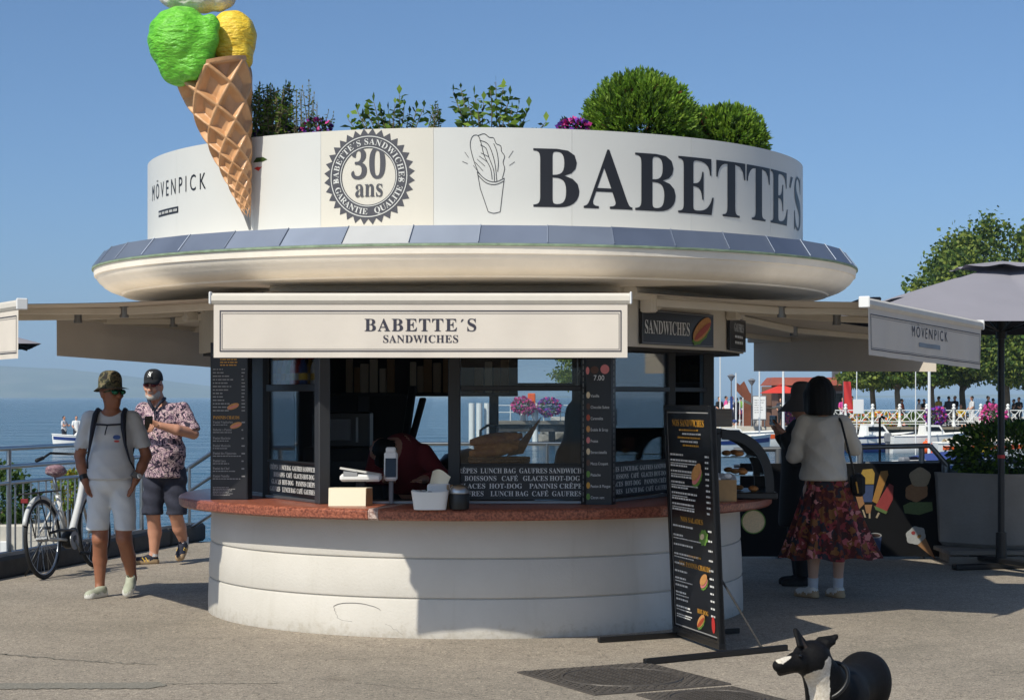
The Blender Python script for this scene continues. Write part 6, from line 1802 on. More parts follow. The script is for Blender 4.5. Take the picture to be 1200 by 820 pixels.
s.chain([(.03, -.14, 1.33), (.0, -.17, 1.08), (-.1, -.145, 1.26)], [.066, .062, .05], .02); s.chain([(.06, .14, 1.33), (.03, .17, 1.08), (-.11, .08, 1.26)], [.066, .062, .05], .02); s.cap((.06, 0, 1.42), (.06, 0, 1.56), .05, .09, .005, 0, True); s.plane((0, 0, .5), (0, 0, -1)); s.mesh('coat', 'cloth_black', m4)
s = SDF((-.15, -.25, .0), (.28, .25, .9), .014)
for x, y_ in ((.0, -.08), (.1, .08)): s.chain([(.05, y_, .85), (.03, y_, .46), (.06, y_, .10)], [.105, .08, .065], .02)
s.plane((0, 0, .07), (0, 0, -1)); s.mesh('trousers', 'cloth_black', m4)
for y_ in (-.08, .08): shoe(m4, (.11, y_, 0), (-.12, y_ - .01, 0), ['cloth_black', 'rubber'], w=.04)
mat('hat_grey', S(84, 80, 78), .9); mb = MB()
def hat4(u, v):
    a = 2 * pi * u
    if v < .5: t = v / .5; return Vector(hd4) + Vector((.092 * sin(pi / 2 * t) ** .7 * cos(a) * 1.05, .092 * sin(pi / 2 * t) ** .7 * sin(a), .05 + .14 * cos(pi / 2 * t) ** .6))
    t = (v - .5) / .5; r = .092 + .10 * t; return Vector(hd4) + Vector((r * cos(a) * 1.05, r * sin(a), .05 - .12 * t))
mb.grid(hat4, 36, 18); mb.build('hat', 'hat_grey', m4, smooth=True)
mb = MB(); mb.bbox((-.19, -.045, 1.40), (.016, .16, .085), .005, .2); tag(mb.build('phone', 'screen', None, loc=tuple(m4.location)), 'dark phone held up by the person in the wide grey hat', 'phone')

# --- worker in red inside
wk = person('kiosk worker in a dark red top bending down behind the hatch', (-.80, 14.5, .05))
s = SDF((-.5, -.55, -.05), (.5, .4, 1.4), .014)
add_head(s, (-.20, -.22, 1.13), radians(-150), radians(-35), 0, 1, 0, hair=1)
s.chain([(0, .05, .85), (0, .0, 1.02), (-.06, -.12, 1.12), (-.16, -.22, 1.12)], [.15, .16, .14, .06], .05)
for x in (-.09, .09): s.chain([(x, .05, .85), (x, -.02, .46), (x, .05, .08)], [.09, .06, .04], .02); s.cap((x, .05, .06), (x, -.12, .03), .04, .035, .02)
for q in (-1, 1): s.chain([(q * .17 - .05, -.12, 1.12), (q * .26, -.26, .95), (q * .12, -.45, .93)], [.055, .045, .03], .02); add_hand(s, (q * .12, -.45, .93), (q * .10, -.52, .93), (1, 0, 0), (0, -.3, -.6))
s.mesh('body', ['skin', 'hair_black'], wk)
s = SDF((-.5, -.5, .7), (.5, .4, 1.4), .016); s.chain([(0, .05, .88), (0, .0, 1.02), (-.05, -.10, 1.11)], [.175, .185, .165], .05)
for q in (-1, 1): s.chain([(q * .17 - .05, -.12, 1.12), (q * .26, -.26, .95), (q * .16, -.38, .935)], [.075, .062, .05], .03)
s.plane((0, 0, .8), (0, 0, -1)); s.mesh('top', 'cloth_red', wk)
s = SDF((-.3, -.25, .0), (.3, .3, 1.0), .016)
for x in (-.09, .09): s.chain([(x, .05, .85), (x, -.02, .46), (x, .05, .1)], [.115, .085, .07], .02)
s.plane((0, 0, .06), (0, 0, -1)); s.mesh('trousers', 'cloth_black', wk)

# ------------------------------------------------------------------ dog
mat('fur_black', S(15, 14, 15), .5, spec=.22, var=.2, vscale=40, bump=.25, bscale=180); mat('fur_white', S(226, 216, 200), .75, var=.06, vscale=30, bump=.4, bscale=70)
mat('fur_brindle', S(64, 56, 52), .6, col2=S(30, 28, 28), vscale=60)
dog = empty('dog', (1.45, 8.3, 0), 'black dog with a white blaze and white chest looking to the left', 'dog')
D0 = np.array((1.45, 8.3, 0.0)); dp = lambda px, py, d: np.array(at(px, py, d)) - D0
s = SDF((-.40, -.35, -.02), (.34, .75, .62), .0068)
sk = dp(950, 769, 8.2); nz_ = dp(909, 779, 8.06); mzb = dp(934, 775, 8.13)
s.ell(sk, (.074, .072, .068), None, 0, 0); s.ell(sk + np.array([-.012, -.03, -.035]), (.05, .05, .045), None, .03, 0); s.cap(sk + np.array([-.03, -.02, -.012]), mzb, .052, .042, .03, 0); s.cap(mzb, nz_ + np.array([.014, 0, -.002]), .040, .028, .02, 0)
s.cap(mzb + np.array([0, -.0, -.022]), dp(914, 788, 8.07), .022, .014, .006, 3)                # lower jaw
s.ell(dp(921, 786, 8.02), (.034, .03, .0045), None, .002, 0, True)                               # mouth line
s.ell(nz_, (.013, .015, .012), None, .004, 0)
for p in (dp(938, 767, 8.085),): s.ell(p, (.010, .010, .008), None, .004, 0, True); s.ell(p + np.array([.004, .008, 0]), (.009, .009, .008), None, .002, 0)
def ear(b0, tipp, wv, fold=None):
    b0, tipp, wv = map(np.array, (b0, tipp, wv))
    for t in np.linspace(-1, 1, 5): s.cap(b0 + wv * t, tipp + wv * t * .18, .009, .005, .012, 3 if abs(t) < .4 else 0)
ear(dp(942, 757, 8.15), dp(932, 738, 8.17), (.026, .024, -.006)); ear(dp(958, 757, 8.22), dp(980, 746, 8.25), (.012, .016, .032)); s.cap(dp(970, 752, 8.22), dp(977, 753, 8.23), .012, .008, .02, 0)
# neck, chest
s.cap(sk + np.array([.02, .03, -.02]), dp(976, 815, 8.36), .070, .105, .05, 0); s.cap(dp(958, 795, 8.22), dp(966, 828, 8.28), .045, .085, .05, 0)
s.ell(dp(983, 820, 8.42), (.112, .150, .125), None, .05, 0); s.ell(dp(1013, 794, 8.84), (.112, .15, .122), None, .05, 0); s.cap(dp(986, 810, 8.46), dp(1008, 799, 8.76), .098, .106, .09, 0)
s.ell(dp(972, 806, 8.33), (.05, .09, .07), None, .05, 0); s.ell(dp(1024, 806, 8.80), (.06, .10, .13), None, .05, 0)
for fx, fy, hx_, hy in ((-.03, .03, .0, 0), (.10, .12, 0, 0)):
    s.chain([(fx, fy, .26), (fx, fy + .03, .15), (fx, fy, .03)], [.05, .028, .022], .02, 0); s.cap((fx, fy - .0, .022), (fx - .02, fy - .04, .018), .024, .02, .01, 1)
for fx, fy in ((.05, .58), (.20, .60)):
    s.chain([(fx, fy, .27), (fx + .0, fy - .05, .20), (fx + .0, fy + .07, .12), (fx, fy + .05, .03)], [.08, .05, .026, .022], .02, 0); s.cap((fx, fy + .05, .022), (fx - .01, fy, .018), .024, .02, .01, 1)
s.chain([(.16, .66, .30), (.18, .74, .2), (.17, .73, .1)], [.03, .02, .01], .02, 0)
s.paint(dp(941, 755, 8.10), dp(926, 765, 8.08), .017, 1); s.paint(dp(926, 765, 8.08), dp(914, 773, 8.05), .020, 1); s.paint(dp(905, 779, 8.04), dp(908, 779, 8.04), .014, 2); s.paint(dp(917, 790, 8.04), dp(936, 789, 8.05), .007, 1)
s.paint(dp(966, 775, 8.18), dp(964, 800, 8.16), .034, 1); s.paint(dp(958, 802, 8.15), dp(958, 845, 8.16), .07, 1)
s.M[s.M == 0] = 9
m, N, L, b = nodes_of('dog_fur'); tcn = N.new('ShaderNodeTexCoord'); fn = noise(N, L, tcn.outputs['Object'], 70, 4, .7)
def pat(nm):
    a = N.new('ShaderNodeAttribute'); a.attribute_name = nm; ad = N.new('ShaderNodeMath'); ad.operation = 'MULTIPLY_ADD'; ad.inputs[1].default_value = .5; L.new(fn, ad.inputs[0]); L.new(a.outputs['Fac'], ad.inputs[2])
    return ramp(N, L, ad.outputs[0], [(.66, (0, 0, 0)), (.86, (1, 1, 1))])
blk = ramp(N, L, fn, [(.35, S(9, 9, 10)), (.7, S(24, 22, 22))]); wht = ramp(N, L, fn, [(.3, S(196, 184, 164)), (.6, S(228, 219, 204))])
cc = mixc(N, L, pat('white_patch'), blk, wht); cc = mixc(N, L, pat('brindle_patch'), cc, S(58, 50, 46)); L.new(cc, b.inputs['Base Color']); b.inputs['Roughness'].default_value = .62; b.inputs['Specular IOR Level'].default_value = .16
mpn = N.new('ShaderNodeMapping'); mpn.inputs['Scale'].default_value = (1, .35, .35); L.new(tcn.outputs['Object'], mpn.inputs['Vector'])
bp = N.new('ShaderNodeBump'); bp.inputs['Strength'].default_value = .5; bp.inputs['Distance'].default_value = .006; L.new(noise(N, L, mpn.outputs[0], 240, 4, .7), bp.inputs['Height']); L.new(bp.outputs['Normal'], b.inputs['Normal'])
s.mesh('body', 'dog_fur', dog, patch={'white_patch': 1, 'brindle_patch': 3})
mb = MB(); ctr = (dp(973, 795, 8.27) + dp(978, 800, 8.31)) / 2; nrm = Vector(tuple(dp(978, 812, 8.36) - sk)).normalized(); q_ = nrm.to_track_quat('Z', 'Y')
ccen = Vector(tuple(dp(970, 797, 8.28)))
mb.tube([ccen + q_ @ Vector((.094 * cos(a), .098 * sin(a), 0)) for a in np.linspace(0, 2 * pi, 33)[:-1]], .010, 8, closed=True); mb.build('collar', 'black_paint', dog, smooth=True)
mb = MB(); mb.ball(tuple(dp(936, 768, 8.083) + np.array([0.006, .0, 0])), (.008, .007, .007), 10, 8); mb.build('eye', 'screen', dog, smooth=True)

# ------------------------------------------------------------------ bicycle
bdir = Vector((0.2, 1, 0)).normalized(); bike = empty('bicycle', (-4.115, 16.55, 0), 'white step-through bicycle with a dark motor leaning by the railing', 'bicycle', rz=atan2(bdir.y, bdir.x))
mat('bike_white', S(198, 199, 198), .3, coat=.3)
lean = Matrix.Rotation(radians(-4), 3, 'X')
def B(x, y, z): return lean @ Vector((x, y, z))
def wheel(cx):
    w = empty('wheel', (0, 0, 0), parent=bike)
    mb = MB(); mb.tube([B(cx + .335 * cos(a), 0, .35 + .335 * sin(a)) for a in np.linspace(0, 2 * pi, 49)[:-1]], .019, 8, closed=True); mb.build('tyre', 'rubber', w, smooth=True)
    mb = MB(); mb.tube([B(cx + .312 * cos(a), 0, .35 + .312 * sin(a)) for a in np.linspace(0, 2 * pi, 49)[:-1]], .009, 6, closed=True); mb.build('rim', 'steel', w, smooth=True)
    mb = MB()
    for i in range(24):
        a = 2 * pi * i / 24; mb.cyl(B(cx + .03 * cos(a + .5), .025 * (-1) ** i, .35 + .03 * sin(a + .5)), B(cx + .308 * cos(a), 0, .35 + .308 * sin(a)), .0016, n=4)
    mb.build('spokes', 'steel', w); mb = MB(); mb.cyl(B(cx, -.05, .35), B(cx, .05, .35), .025, n=12); mb.build('hub', 'steel_dull', w)
wheel(0); wheel(1.1)
def bt(name, pts, r, m_, n=8): mb = MB(); mb.tube([B(*p) for p in pts], r, n); return mb.build(name, m_, bike, smooth=True)
bt('down_tube', [(.48, 0, .30), (.60, 0, .36), (.80, 0, .62), (.93, 0, .84)], [.034, .034, .032, .028], 'bike_white'); bt('seat_tube', [(.48, 0, .30), (.36, 0, .72)], .022, 'bike_white'); bt('seat_post', [(.37, 0, .68), (.31, 0, .90)], .014, 'steel')
bt('chain_stay', [(.48, .04, .30), (0, .06, .35)], .012, 'bike_white'); bt('chain_stay', [(.48, -.04, .30), (0, -.06, .35)], .012, 'bike_white'); bt('seat_stay', [(.38, .03, .66), (0, .06, .35)], .010, 'bike_white'); bt('seat_stay', [(.38, -.03, .66), (0, -.06, .35)], .010, 'bike_white')
bt('head_tube', [(.955, 0, .72), (.90, 0, .92)], .028, 'bike_white'); bt('fork', [(.955, .04, .70), (1.02, .05, .55), (1.1, .05, .35)], .013, 'steel'); bt('fork', [(.955, -.04, .70), (1.02, -.05, .55), (1.1, -.05, .35)], .013, 'steel')
bt('stem', [(.90, 0, .92), (.86, 0, 1.06), (.90, 0, 1.08)], .016, 'steel'); bt('handlebar', [(.70, -.28, 1.06), (.82, -.26, 1.10), (.90, -.1, 1.08), (.90, .1, 1.08), (.82, .26, 1.10), (.70, .28, 1.06)], .012, 'black_paint')
for y_ in (-.28, .28): bt('grip', [(.70, y_, 1.06), (.58, y_ * 1.03, 1.04)], .018, 'rubber')
mb = MB(); mb.tube([B(.365 * cos(a), 0, .35 + .365 * sin(a)) for a in np.linspace(.55, 2.75, 20)], .022, 6); mb.build('mudguard', 'bike_white', bike, smooth=True)
mb = MB(); mb.tube([B(1.1 + .365 * cos(a), 0, .35 + .365 * sin(a)) for a in np.linspace(.6, 2.6, 18)], .022, 6); mb.build('mudguard', 'bike_white', bike, smooth=True)
mb = MB()
for y_ in (-.06, 0, .06): mb.tube([B(-.28, y_, .76), B(.30, y_, .76)], .007, 6)
for x in (-.28, -.1, .1, .28): mb.tube([B(x, -.06, .76), B(x, .06, .76)], .006, 6)
for y_ in (-.07, .07): mb.tube([B(0, y_, .36), B(-.14, y_ * .9, .76)], .006, 6); mb.tube([B(0, y_, .36), B(.1, y_ * .9, .76)], .006, 6)
mb.build('rear_rack', 'black_paint', bike)
s = SDF((.08, -.16, .82), (.52, .16, 1.06), .01); s.ell((.22, 0, .93), (.10, .095, .04), None, 0); s.cap((.24, 0, .935), (.40, 0, .93), .05, .022, .03); s.ell((.2, 0, .965), (.09, .08, .03), None, .03); o_ = s.mesh('saddle', 'saddle_floral', bike)
s = SDF((.30, -.12, .16), (.66, .12, .48), .012); s.ell((.48, 0, .31), (.11, .06, .085), None, 0); s.cap((.48, 0, .31), (.58, 0, .37), .06, .045, .03); s.mesh('motor', 'black_paint', bike)
mb = MB(); mb.lathe([(0, 0), (.085, 0), (.085, .008), (0, .008)], 24); mb.v = [tuple(B(.48 + x, -.075 - z, .30 + y)) for x, y, z in mb.v]; mb.build('chain_ring', 'steel_dull', bike)
for sg in (1, -1):
    bt('crank', [(.48, -.085 * sg, .30), (.48 + .1 * sg, -.09 * sg, .30 - .13 * sg)], .009, 'steel_dull'); mb = MB(); mb.bbox(B(.58 if sg > 0 else .38, -.14 * sg, .17 if sg > 0 else .43), (.09, .10, .022), .005); mb.build('pedal', 'rubber', bike)
bt('kickstand', [(.12, .07, .32), (.02, .2, .03)], .009, 'black_paint'); mb = MB(); mb.bbox(B(-.30, 0, .70), (.02, .07, .04), .005); mb.build('rear_lamp', 'cloth_red', bike)
bt('chain_guard', [(.0, -.08, .40), (.2, -.08, .41), (.5, -.08, .39)], .012, 'black_paint')

# ------------------------------------------------------------------ railings
def rail_line(p0, p1, zs, post_gap, bal=None, label='', m_='steel', post_r=.024, r=.022):
    p0, p1 = Vector(p0), Vector(p1); d = p1 - p0; L_ = d.length; root = empty('railing', p0[:], label, 'railing', 'steel railings along the quay'); dn = d.normalized()
    for z_ in zs: mb = MB(); mb.cyl(Vector((0, 0, z_)), d + Vector((0, 0, z_)), r if z_ > .9 else r * .8, n=10); mb.build('rail', m_, root, smooth=True, angle=50)
    n_ = max(1, round(L_ / post_gap))
    for i in range(n_ + 1):
        q = d * i / n_; mb = MB(); mb.cyl(q + Vector((0, 0, -.02)), q + Vector((0, 0, zs[-1])), post_r, n=10); mb.build('post', m_, root, smooth=True, angle=50)
    if bal:
        z0_, z1_, gap = bal; k = int(L_ / gap); mb = MB(); mb.cyl((0, 0, z0_), (0, 0, z1_), .009, n=6); me = None
        for i in range(1, k):
            if abs((i * gap / L_ * n_) - round(i * gap / L_ * n_)) * L_ / n_ < .03: continue
            if me is None: o_ = mb.build('baluster', m_, root); me = o_.data
            else: o_ = link_mesh('baluster', me, root)
            o_.location = dn * (i * gap)
    return root
ry = lambda y: (kerb_x(y) - .42, y, 0)
rail_line(ry(14.6), ry(20.4), [.15, .80, .95, 1.12], 1.45, (.15, .80, .155), 'steel railing with upright bars behind the bicycle on the left')
rail_line((-3.05, 20.45, 0), (2.1, 20.45, 0), [.15, .60, .86, 1.09], 1.7, None, 'steel railing behind the kiosk, glimpsed through its windows')
root = empty('stair_railing', (-3.25, 20.5, 0), 'slanting steel handrail beside the bearded man in the polo shirt', 'handrail'); o0 = Vector((-3.25, 20.5, 0))
a_, b2 = at(208, 557, 20.9), at(250, 529, 20.5); dlt = Vector((0, 0, -.26))
for nm, p, q, r in (('rail', a_, b2, .024), ('rail', a_ + dlt, b2 + dlt, .018), ('rail', a_ + dlt * 2.6, b2 + dlt * 2.6 + Vector((0, 0, .0)), .018), ('post', b2, Vector((b2.x, b2.y, -.05)), .024), ('post', at(222, 548, 20.75), Vector((at(222, 548, 20.75).x, 20.75, -.9)), .018)):
    mb = MB(); mb.cyl(p - o0, q - o0, r, n=10); mb.build(nm, 'steel', root, smooth=True, angle=50)

# ------------------------------------------------------------------ bits beyond the railing on the left
def bush(name, label, c, r, mats, n, seed, size, base_z, cat='bush', group=None, lumps=16):
    root = empty(name, (c[0], c[1], base_z), label, cat, group); rng = np.random.RandomState(seed)
    P, D = blob_points(rng, n, r, .5, lumps, .3); P += np.array([0, 0, c[2] - base_z]); leaf_mesh('foliage', P, D + rng.randn(n, 3) * .5, size, mats, root, .55, rng=rng)
    mb = MB()
    for i in range(4): a = i * 1.6; mb.cyl((0, 0, -.02), (r[0] * .4 * cos(a), r[1] * .4 * sin(a), c[2] - base_z), .02, .008, 6)
    mb.build('stem', 'bark', root); return root
root = empty('planter_wall', (-5.6, 20.3, LAKE_Z), 'low white planter wall beyond the railing at the left edge', 'planter')
mb = MB(); mb.bbox((0, 0, .80), (1.7, .9, 1.6), .02); mb.build('wall', 'concrete_pale', root)
mb = MB(); mb.bbox((.05, -.48, 1.08), (.5, .04, .7), .01); mb.build('access_panel', 'plastic_white', root)
bush('bush', 'dark green rounded bush behind the railing at the left edge', (-5.58, 20.2, .50), (.52, .4, .40), ['leaf_dark', 'leaf'], 3200, 41, .06, .25)
bush('bush', 'yellow-green bush seen between the bicycle frame and the railing', (-4.72, 20.0, .62), (.17, .2, .22), ['leaf_yellow', 'leaf_bright'], 700, 42, .05, -.05)

# ------------------------------------------------------------------ right side: counter panels with ice cream prints
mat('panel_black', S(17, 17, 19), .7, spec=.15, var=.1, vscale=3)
o = Vector((2.25, 18.5, .03)); W = 4.235 - 2.25
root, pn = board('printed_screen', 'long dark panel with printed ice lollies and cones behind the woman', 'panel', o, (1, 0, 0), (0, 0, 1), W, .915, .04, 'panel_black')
def pp(px, py): q = at(px, py, 18.5); return (q.x - o.x, q.z - o.z)
lay = lambda k: layer(o, Vector((1, 0, 0)), Vector((0, 0, 1)), k)
def poly(pts): return [pp(*p) for p in pts]
for _k, _c in dict(yellow=(150, 122, 50), blue=(48, 62, 96), red=(128, 44, 42), green=(78, 98, 50), gold=(146, 104, 44), bread=(136, 98, 62), cream=(146, 132, 108), white=(150, 150, 148), brown=(62, 44, 34)).items(): mat('faded_' + _k, S(*_c), .6, var=.1, vscale=40)  # darker copies of the print colours, with the panel's shade put into them
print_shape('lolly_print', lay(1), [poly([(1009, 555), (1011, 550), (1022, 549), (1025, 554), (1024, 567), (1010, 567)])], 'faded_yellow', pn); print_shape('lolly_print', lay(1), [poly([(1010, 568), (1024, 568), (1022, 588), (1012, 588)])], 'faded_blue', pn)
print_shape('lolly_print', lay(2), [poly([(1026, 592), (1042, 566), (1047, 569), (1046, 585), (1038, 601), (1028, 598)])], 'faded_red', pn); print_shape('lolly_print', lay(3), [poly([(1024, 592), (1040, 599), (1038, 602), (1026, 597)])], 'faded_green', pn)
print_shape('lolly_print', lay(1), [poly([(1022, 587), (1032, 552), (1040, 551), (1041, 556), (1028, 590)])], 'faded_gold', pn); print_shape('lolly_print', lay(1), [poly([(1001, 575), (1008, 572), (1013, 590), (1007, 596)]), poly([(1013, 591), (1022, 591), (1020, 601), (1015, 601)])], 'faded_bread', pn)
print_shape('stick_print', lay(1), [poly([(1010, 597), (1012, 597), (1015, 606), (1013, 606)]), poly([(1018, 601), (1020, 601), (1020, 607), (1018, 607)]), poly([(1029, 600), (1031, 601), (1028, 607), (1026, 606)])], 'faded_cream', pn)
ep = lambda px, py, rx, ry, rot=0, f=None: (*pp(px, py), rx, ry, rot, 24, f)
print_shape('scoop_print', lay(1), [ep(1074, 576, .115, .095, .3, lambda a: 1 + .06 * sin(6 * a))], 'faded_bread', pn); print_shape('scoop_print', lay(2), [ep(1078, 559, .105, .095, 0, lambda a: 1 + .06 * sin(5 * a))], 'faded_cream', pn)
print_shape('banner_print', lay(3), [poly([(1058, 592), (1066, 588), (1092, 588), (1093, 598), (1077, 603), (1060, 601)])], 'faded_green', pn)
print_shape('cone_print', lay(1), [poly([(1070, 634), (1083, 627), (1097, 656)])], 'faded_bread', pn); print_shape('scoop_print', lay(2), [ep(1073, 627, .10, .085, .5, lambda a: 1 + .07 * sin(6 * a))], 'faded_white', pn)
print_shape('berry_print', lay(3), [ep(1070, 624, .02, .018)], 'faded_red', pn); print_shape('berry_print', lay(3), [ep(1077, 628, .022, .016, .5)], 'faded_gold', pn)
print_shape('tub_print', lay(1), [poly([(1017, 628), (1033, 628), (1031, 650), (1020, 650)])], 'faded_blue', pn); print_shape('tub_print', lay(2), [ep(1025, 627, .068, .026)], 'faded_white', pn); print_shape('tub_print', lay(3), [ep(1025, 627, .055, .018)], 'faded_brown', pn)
# round disc under the counter end
dd_ = at(883, 611, 14.55); root = empty('round_sign', dd_[:], 'pale green round disc hanging under the right end of the counter', 'disc sign')
mb = MB(); mb.cyl((0, 0, 0), (0, .012, 0), .088, n=32); mb.build('disc', 'print_cream', root); mb = MB(); mb.lathe([(.086, -.004), (.094, -.004), (.094, .014), (.086, .014)], 32); mb.v = [(x, z, y) for x, y, z in mb.v]; mb.build('rim', 'print_green', root)
mb = MB(); mb.cyl((0, .006, .085), (0, .006, .17), .004); mb.build('hanger', 'steel_dull', root)
# railing on top of the panel and beside the planter
root = empty('railing', (2.5, 18.62, 0), 'steel railing above the dark ice cream panel on the right', 'railing', 'steel railings along the quay')
o0 = Vector((2.5, 18.62, 0))
def rp(nm, p, q, r): mb = MB(); mb.cyl(Vector(p) - o0, Vector(q) - o0, r, n=10); mb.build(nm, 'steel_dull', root, smooth=True, angle=50)
A1, A2, A3 = at(860, 527, 18.62), at(1090, 522, 18.62), at(1110, 545, 18.62)
rp('rail', A1, A2, .026); rp('rail', A2, A3, .026); rp('rail', at(860, 546, 18.66), at(1106, 541, 18.66), .018); rp('rail', at(1100, 541, 18.65), at(1215, 541, 19.0), .024)
for px, r in ((912, .035), (1008, .03), (1080, .03)): p = at(px, 525, 18.62); rp('post', p, (p.x, p.y, 0.0), r)
p = at(1108, 541, 18.65); rp('post', p, (p.x, p.y, 0.0), .045)
root = empty('railing', (4.3, 19.6, 0), 'dark low railing with upright bars left of the planter', 'railing', 'steel railings along the quay'); o0 = Vector((4.3, 19.6, 0))
for z_ in (.80, .30): rp('rail', (4.3, 19.6, z_), (7.5, 19.9, z_), .016)
for i in range(18): rp('baluster', (4.3 + i * .18, 19.6 + i * .017, .3), (4.3 + i * .18, 19.6 + i * .017, .80), .010)
root2 = empty('walking_pole', at(1031, 490, 18.9)[:2] + (0,), 'thin black pole with a hooked handle standing behind the panel', 'pole')
mb = MB(); zt_ = at(1031, 490, 18.9).z; mb.tube([(0, 0, 0), (0, 0, zt_), (.02, 0, zt_ + .015), (.05, 0, zt_)], .013, 8); mb.build('shaft', 'black_paint', root2)
# platform of planks, planter, hedge ball
plat = empty('platform', (4.15, 17.8, 0), 'low grey plank platform under the concrete planter', 'platform')
for i in range(4):
    mb = MB(); mb.bbox((1.3, .17 + i * .36, .12), (2.6, .345, .04), .006); mb.build('plank', 'wood_grey', plat)
for j, z_ in enumerate((.045,)):
    mb = MB(); mb.bbox((1.3, .03, z_), (2.6, .03, .085), .006); mb.build('skirting_plank', 'wood_grey', plat)
for i in range(3): mb = MB(); mb.bbox((.1 + i * 1.15, .7, .05), (.08, 1.3, .09), .004); mb.build('joist', 'wood_grey', plat)
pl_c = Vector((4.98, 18.72, .143)); pl = empty('planter', pl_c[:], 'large grey octagonal concrete planter on the platform', 'planter')
mb = MB(); oc = lambda r: [(r * cos(pi / 8 + i * pi / 4), r * sin(pi / 8 + i * pi / 4)) for i in range(8)]
prof = [(.80, 0), (.84, .04), (.88, .68), (.89, .72), (.83, .72), (.80, .60)]
vs = []; 
for r, z_ in prof: vs += [(x, y, z_) for x, y in oc(r)]
fs = [(k * 8 + i, k * 8 + (i + 1) % 8, (k + 1) * 8 + (i + 1) % 8, (k + 1) * 8 + i) for k in range(5) for i in range(8)] + [tuple(range(8))[::-1]]
mb.add(vs, fs); mb.build('shell', 'concrete', pl); mb = MB(); mb.add([(x, y, .62) for x, y in oc(.80)], [tuple(range(8))]); mb.build('soil', 'interior', pl)
bush('planter_bush', 'dense green bush growing in the octagonal concrete planter', (4.98, 18.72, 1.02), (.66, .6, .36), ['leaf_dark', 'leaf', 'leaf_bright'], 5200, 43, .06, .765, group=None, lumps=26)

# ------------------------------------------------------------------ parasols
def parasol(label, c, half, z_e, z_a, m_top, m_under='black_paint', rz=0.0, straps=False, base=True):
    root = empty('parasol', (c[0], c[1], 0), label, 'parasol', None, rz=rz)
    def canopy(u, v):
        a = 2 * pi * u; k = 1 / max(abs(cos(a)), abs(sin(a))); t = v; rr_ = half * k * t; edge = abs(sin(2 * a)); z_ = z_a + (z_e - z_a) * t ** 1.12 - .05 * sin(pi * t) * (1 - edge)
        return (rr_ * cos(a), rr_ * sin(a), z_)
    mb = MB(); mb.grid(canopy, 96, 14); mb.build('canopy', m_top, root, smooth=True, angle=50)
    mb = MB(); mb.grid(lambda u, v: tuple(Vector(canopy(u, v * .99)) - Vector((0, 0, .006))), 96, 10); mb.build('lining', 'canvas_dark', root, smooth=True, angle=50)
    mb = MB(); mb.grid(lambda u, v: (canopy(u, .22 * v)[0], canopy(u, .22 * v)[1], z_a + .045 - .065 * v - .012 * sin(16 * pi * u) * v), 64, 6); mb.build('vent_cap', m_top, root, smooth=True)
    for i in range(8):
        a = i * pi / 4; p = Vector(canopy(i / 8, .98)) - Vector((0, 0, .02)); mb = MB(); mb.cyl((0, 0, z_a - .06), p, .012, n=6); mb.build('rib', m_under, root)
        mb = MB(); mb.cyl((0, 0, z_a - .62), Vector(canopy(i / 8, .5)) - Vector((0, 0, .03)), .009, n=6); mb.build('strut', m_under, root)
    mb = MB(); mb.cyl((0, 0, .02), (0, 0, z_a), .032, n=14); mb.build('pole', m_under, root, smooth=True, angle=50)
    mb = MB(); mb.cyl((0, 0, z_a - .68), (0, 0, z_a - .52), .05, n=14); mb.build('runner', m_under, root)
    if base:
        for a in (0.3, .3 + pi / 2): mb = MB(); mb.bbox((0, 0, .03 if a < 1 else .078), (1.0, .09, .05), .008, a); mb.build('foot_beam', m_under, root)
        mb = MB(); mb.cyl((0, 0, .1), (0, 0, .34), .05, n=14); mb.build('socket', m_under, root)
    if straps:
        for q in (-.12, .16):
            mb = MB(); pts = [Vector(canopy(.5 + .11, .95 - .28 * t)) + Vector((q, 0, .015 + .05 * sin(pi * t))) for t in np.linspace(0, 1, 8)]; mb.tube(pts, .018, 5); mb.build('strap', m_under, root)
    return root
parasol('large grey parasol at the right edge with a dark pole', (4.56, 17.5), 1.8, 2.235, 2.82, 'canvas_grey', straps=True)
parasol('distant grey parasol showing under the awning at the left edge', (-8.0, 25.0), 1.6, 2.28, 2.72, 'canvas_grey', rz=.3)
mb = MB(); mb.prism([(-11.5, 23.4), (-6.95, 23.4), (-6.95, 27.0), (-11.5, 27.0)], LAKE_Z - 1.5, -.002)
tag(mb.build('terrace', 'concrete'), kind='structure')
# red clip on the pole
mb = MB(); mb.cyl((0, 0, 0), (0, 0, .03), .036, n=14); tag(mb.build('pole_tape', 'print_red', None, loc=(4.56, 17.5, 1.03)), 'band of red tape around the parasol pole', 'tape')
# ------------------------------------------------------------------ harbour and promenade across the water
PZ = -0.18
mb = MB(); mb.prism([(16.5, 104), (90, 104), (90, 170), (3.5, 170), (3.5, 128), (10.5, 116), (16.5, 114)], LAKE_Z - 1.5, PZ)
tag(mb.build('promenade', 'concrete_pale'), kind='structure')
mb = MB(); mb.bbox((53.2, 103.8, -.95), (73.6, .4, 1.6), .05); mb.bbox((53.2, 103.75, PZ + .04), (73.8, .7, .16), .03)
tag(mb.build('harbour_wall', 'masonry'), 'stone harbour wall below the white promenade railing', 'harbour wall')
mb = MB(); rng_ = random.Random(2)
rocks = MB()
for i in range(60):
    x = rng_.uniform(2, 16.5); y_ = 127.5 - max(0, (x - 3.5)) * 1.4 + rng_.uniform(-3, .5); r = rng_.uniform(.4, 1.0)
    n0 = len(rocks.v); rocks.ball((x, max(y_, 112), LAKE_Z + .15 + rng_.uniform(-.2, .3)), (r, r * .9, r * .6), 7, 5)
    rocks.v[n0:] = [(a + rng_.uniform(-.12, .12), b_ + rng_.uniform(-.12, .12), c + rng_.uniform(-.1, .1)) for a, b_, c in rocks.v[n0:]]
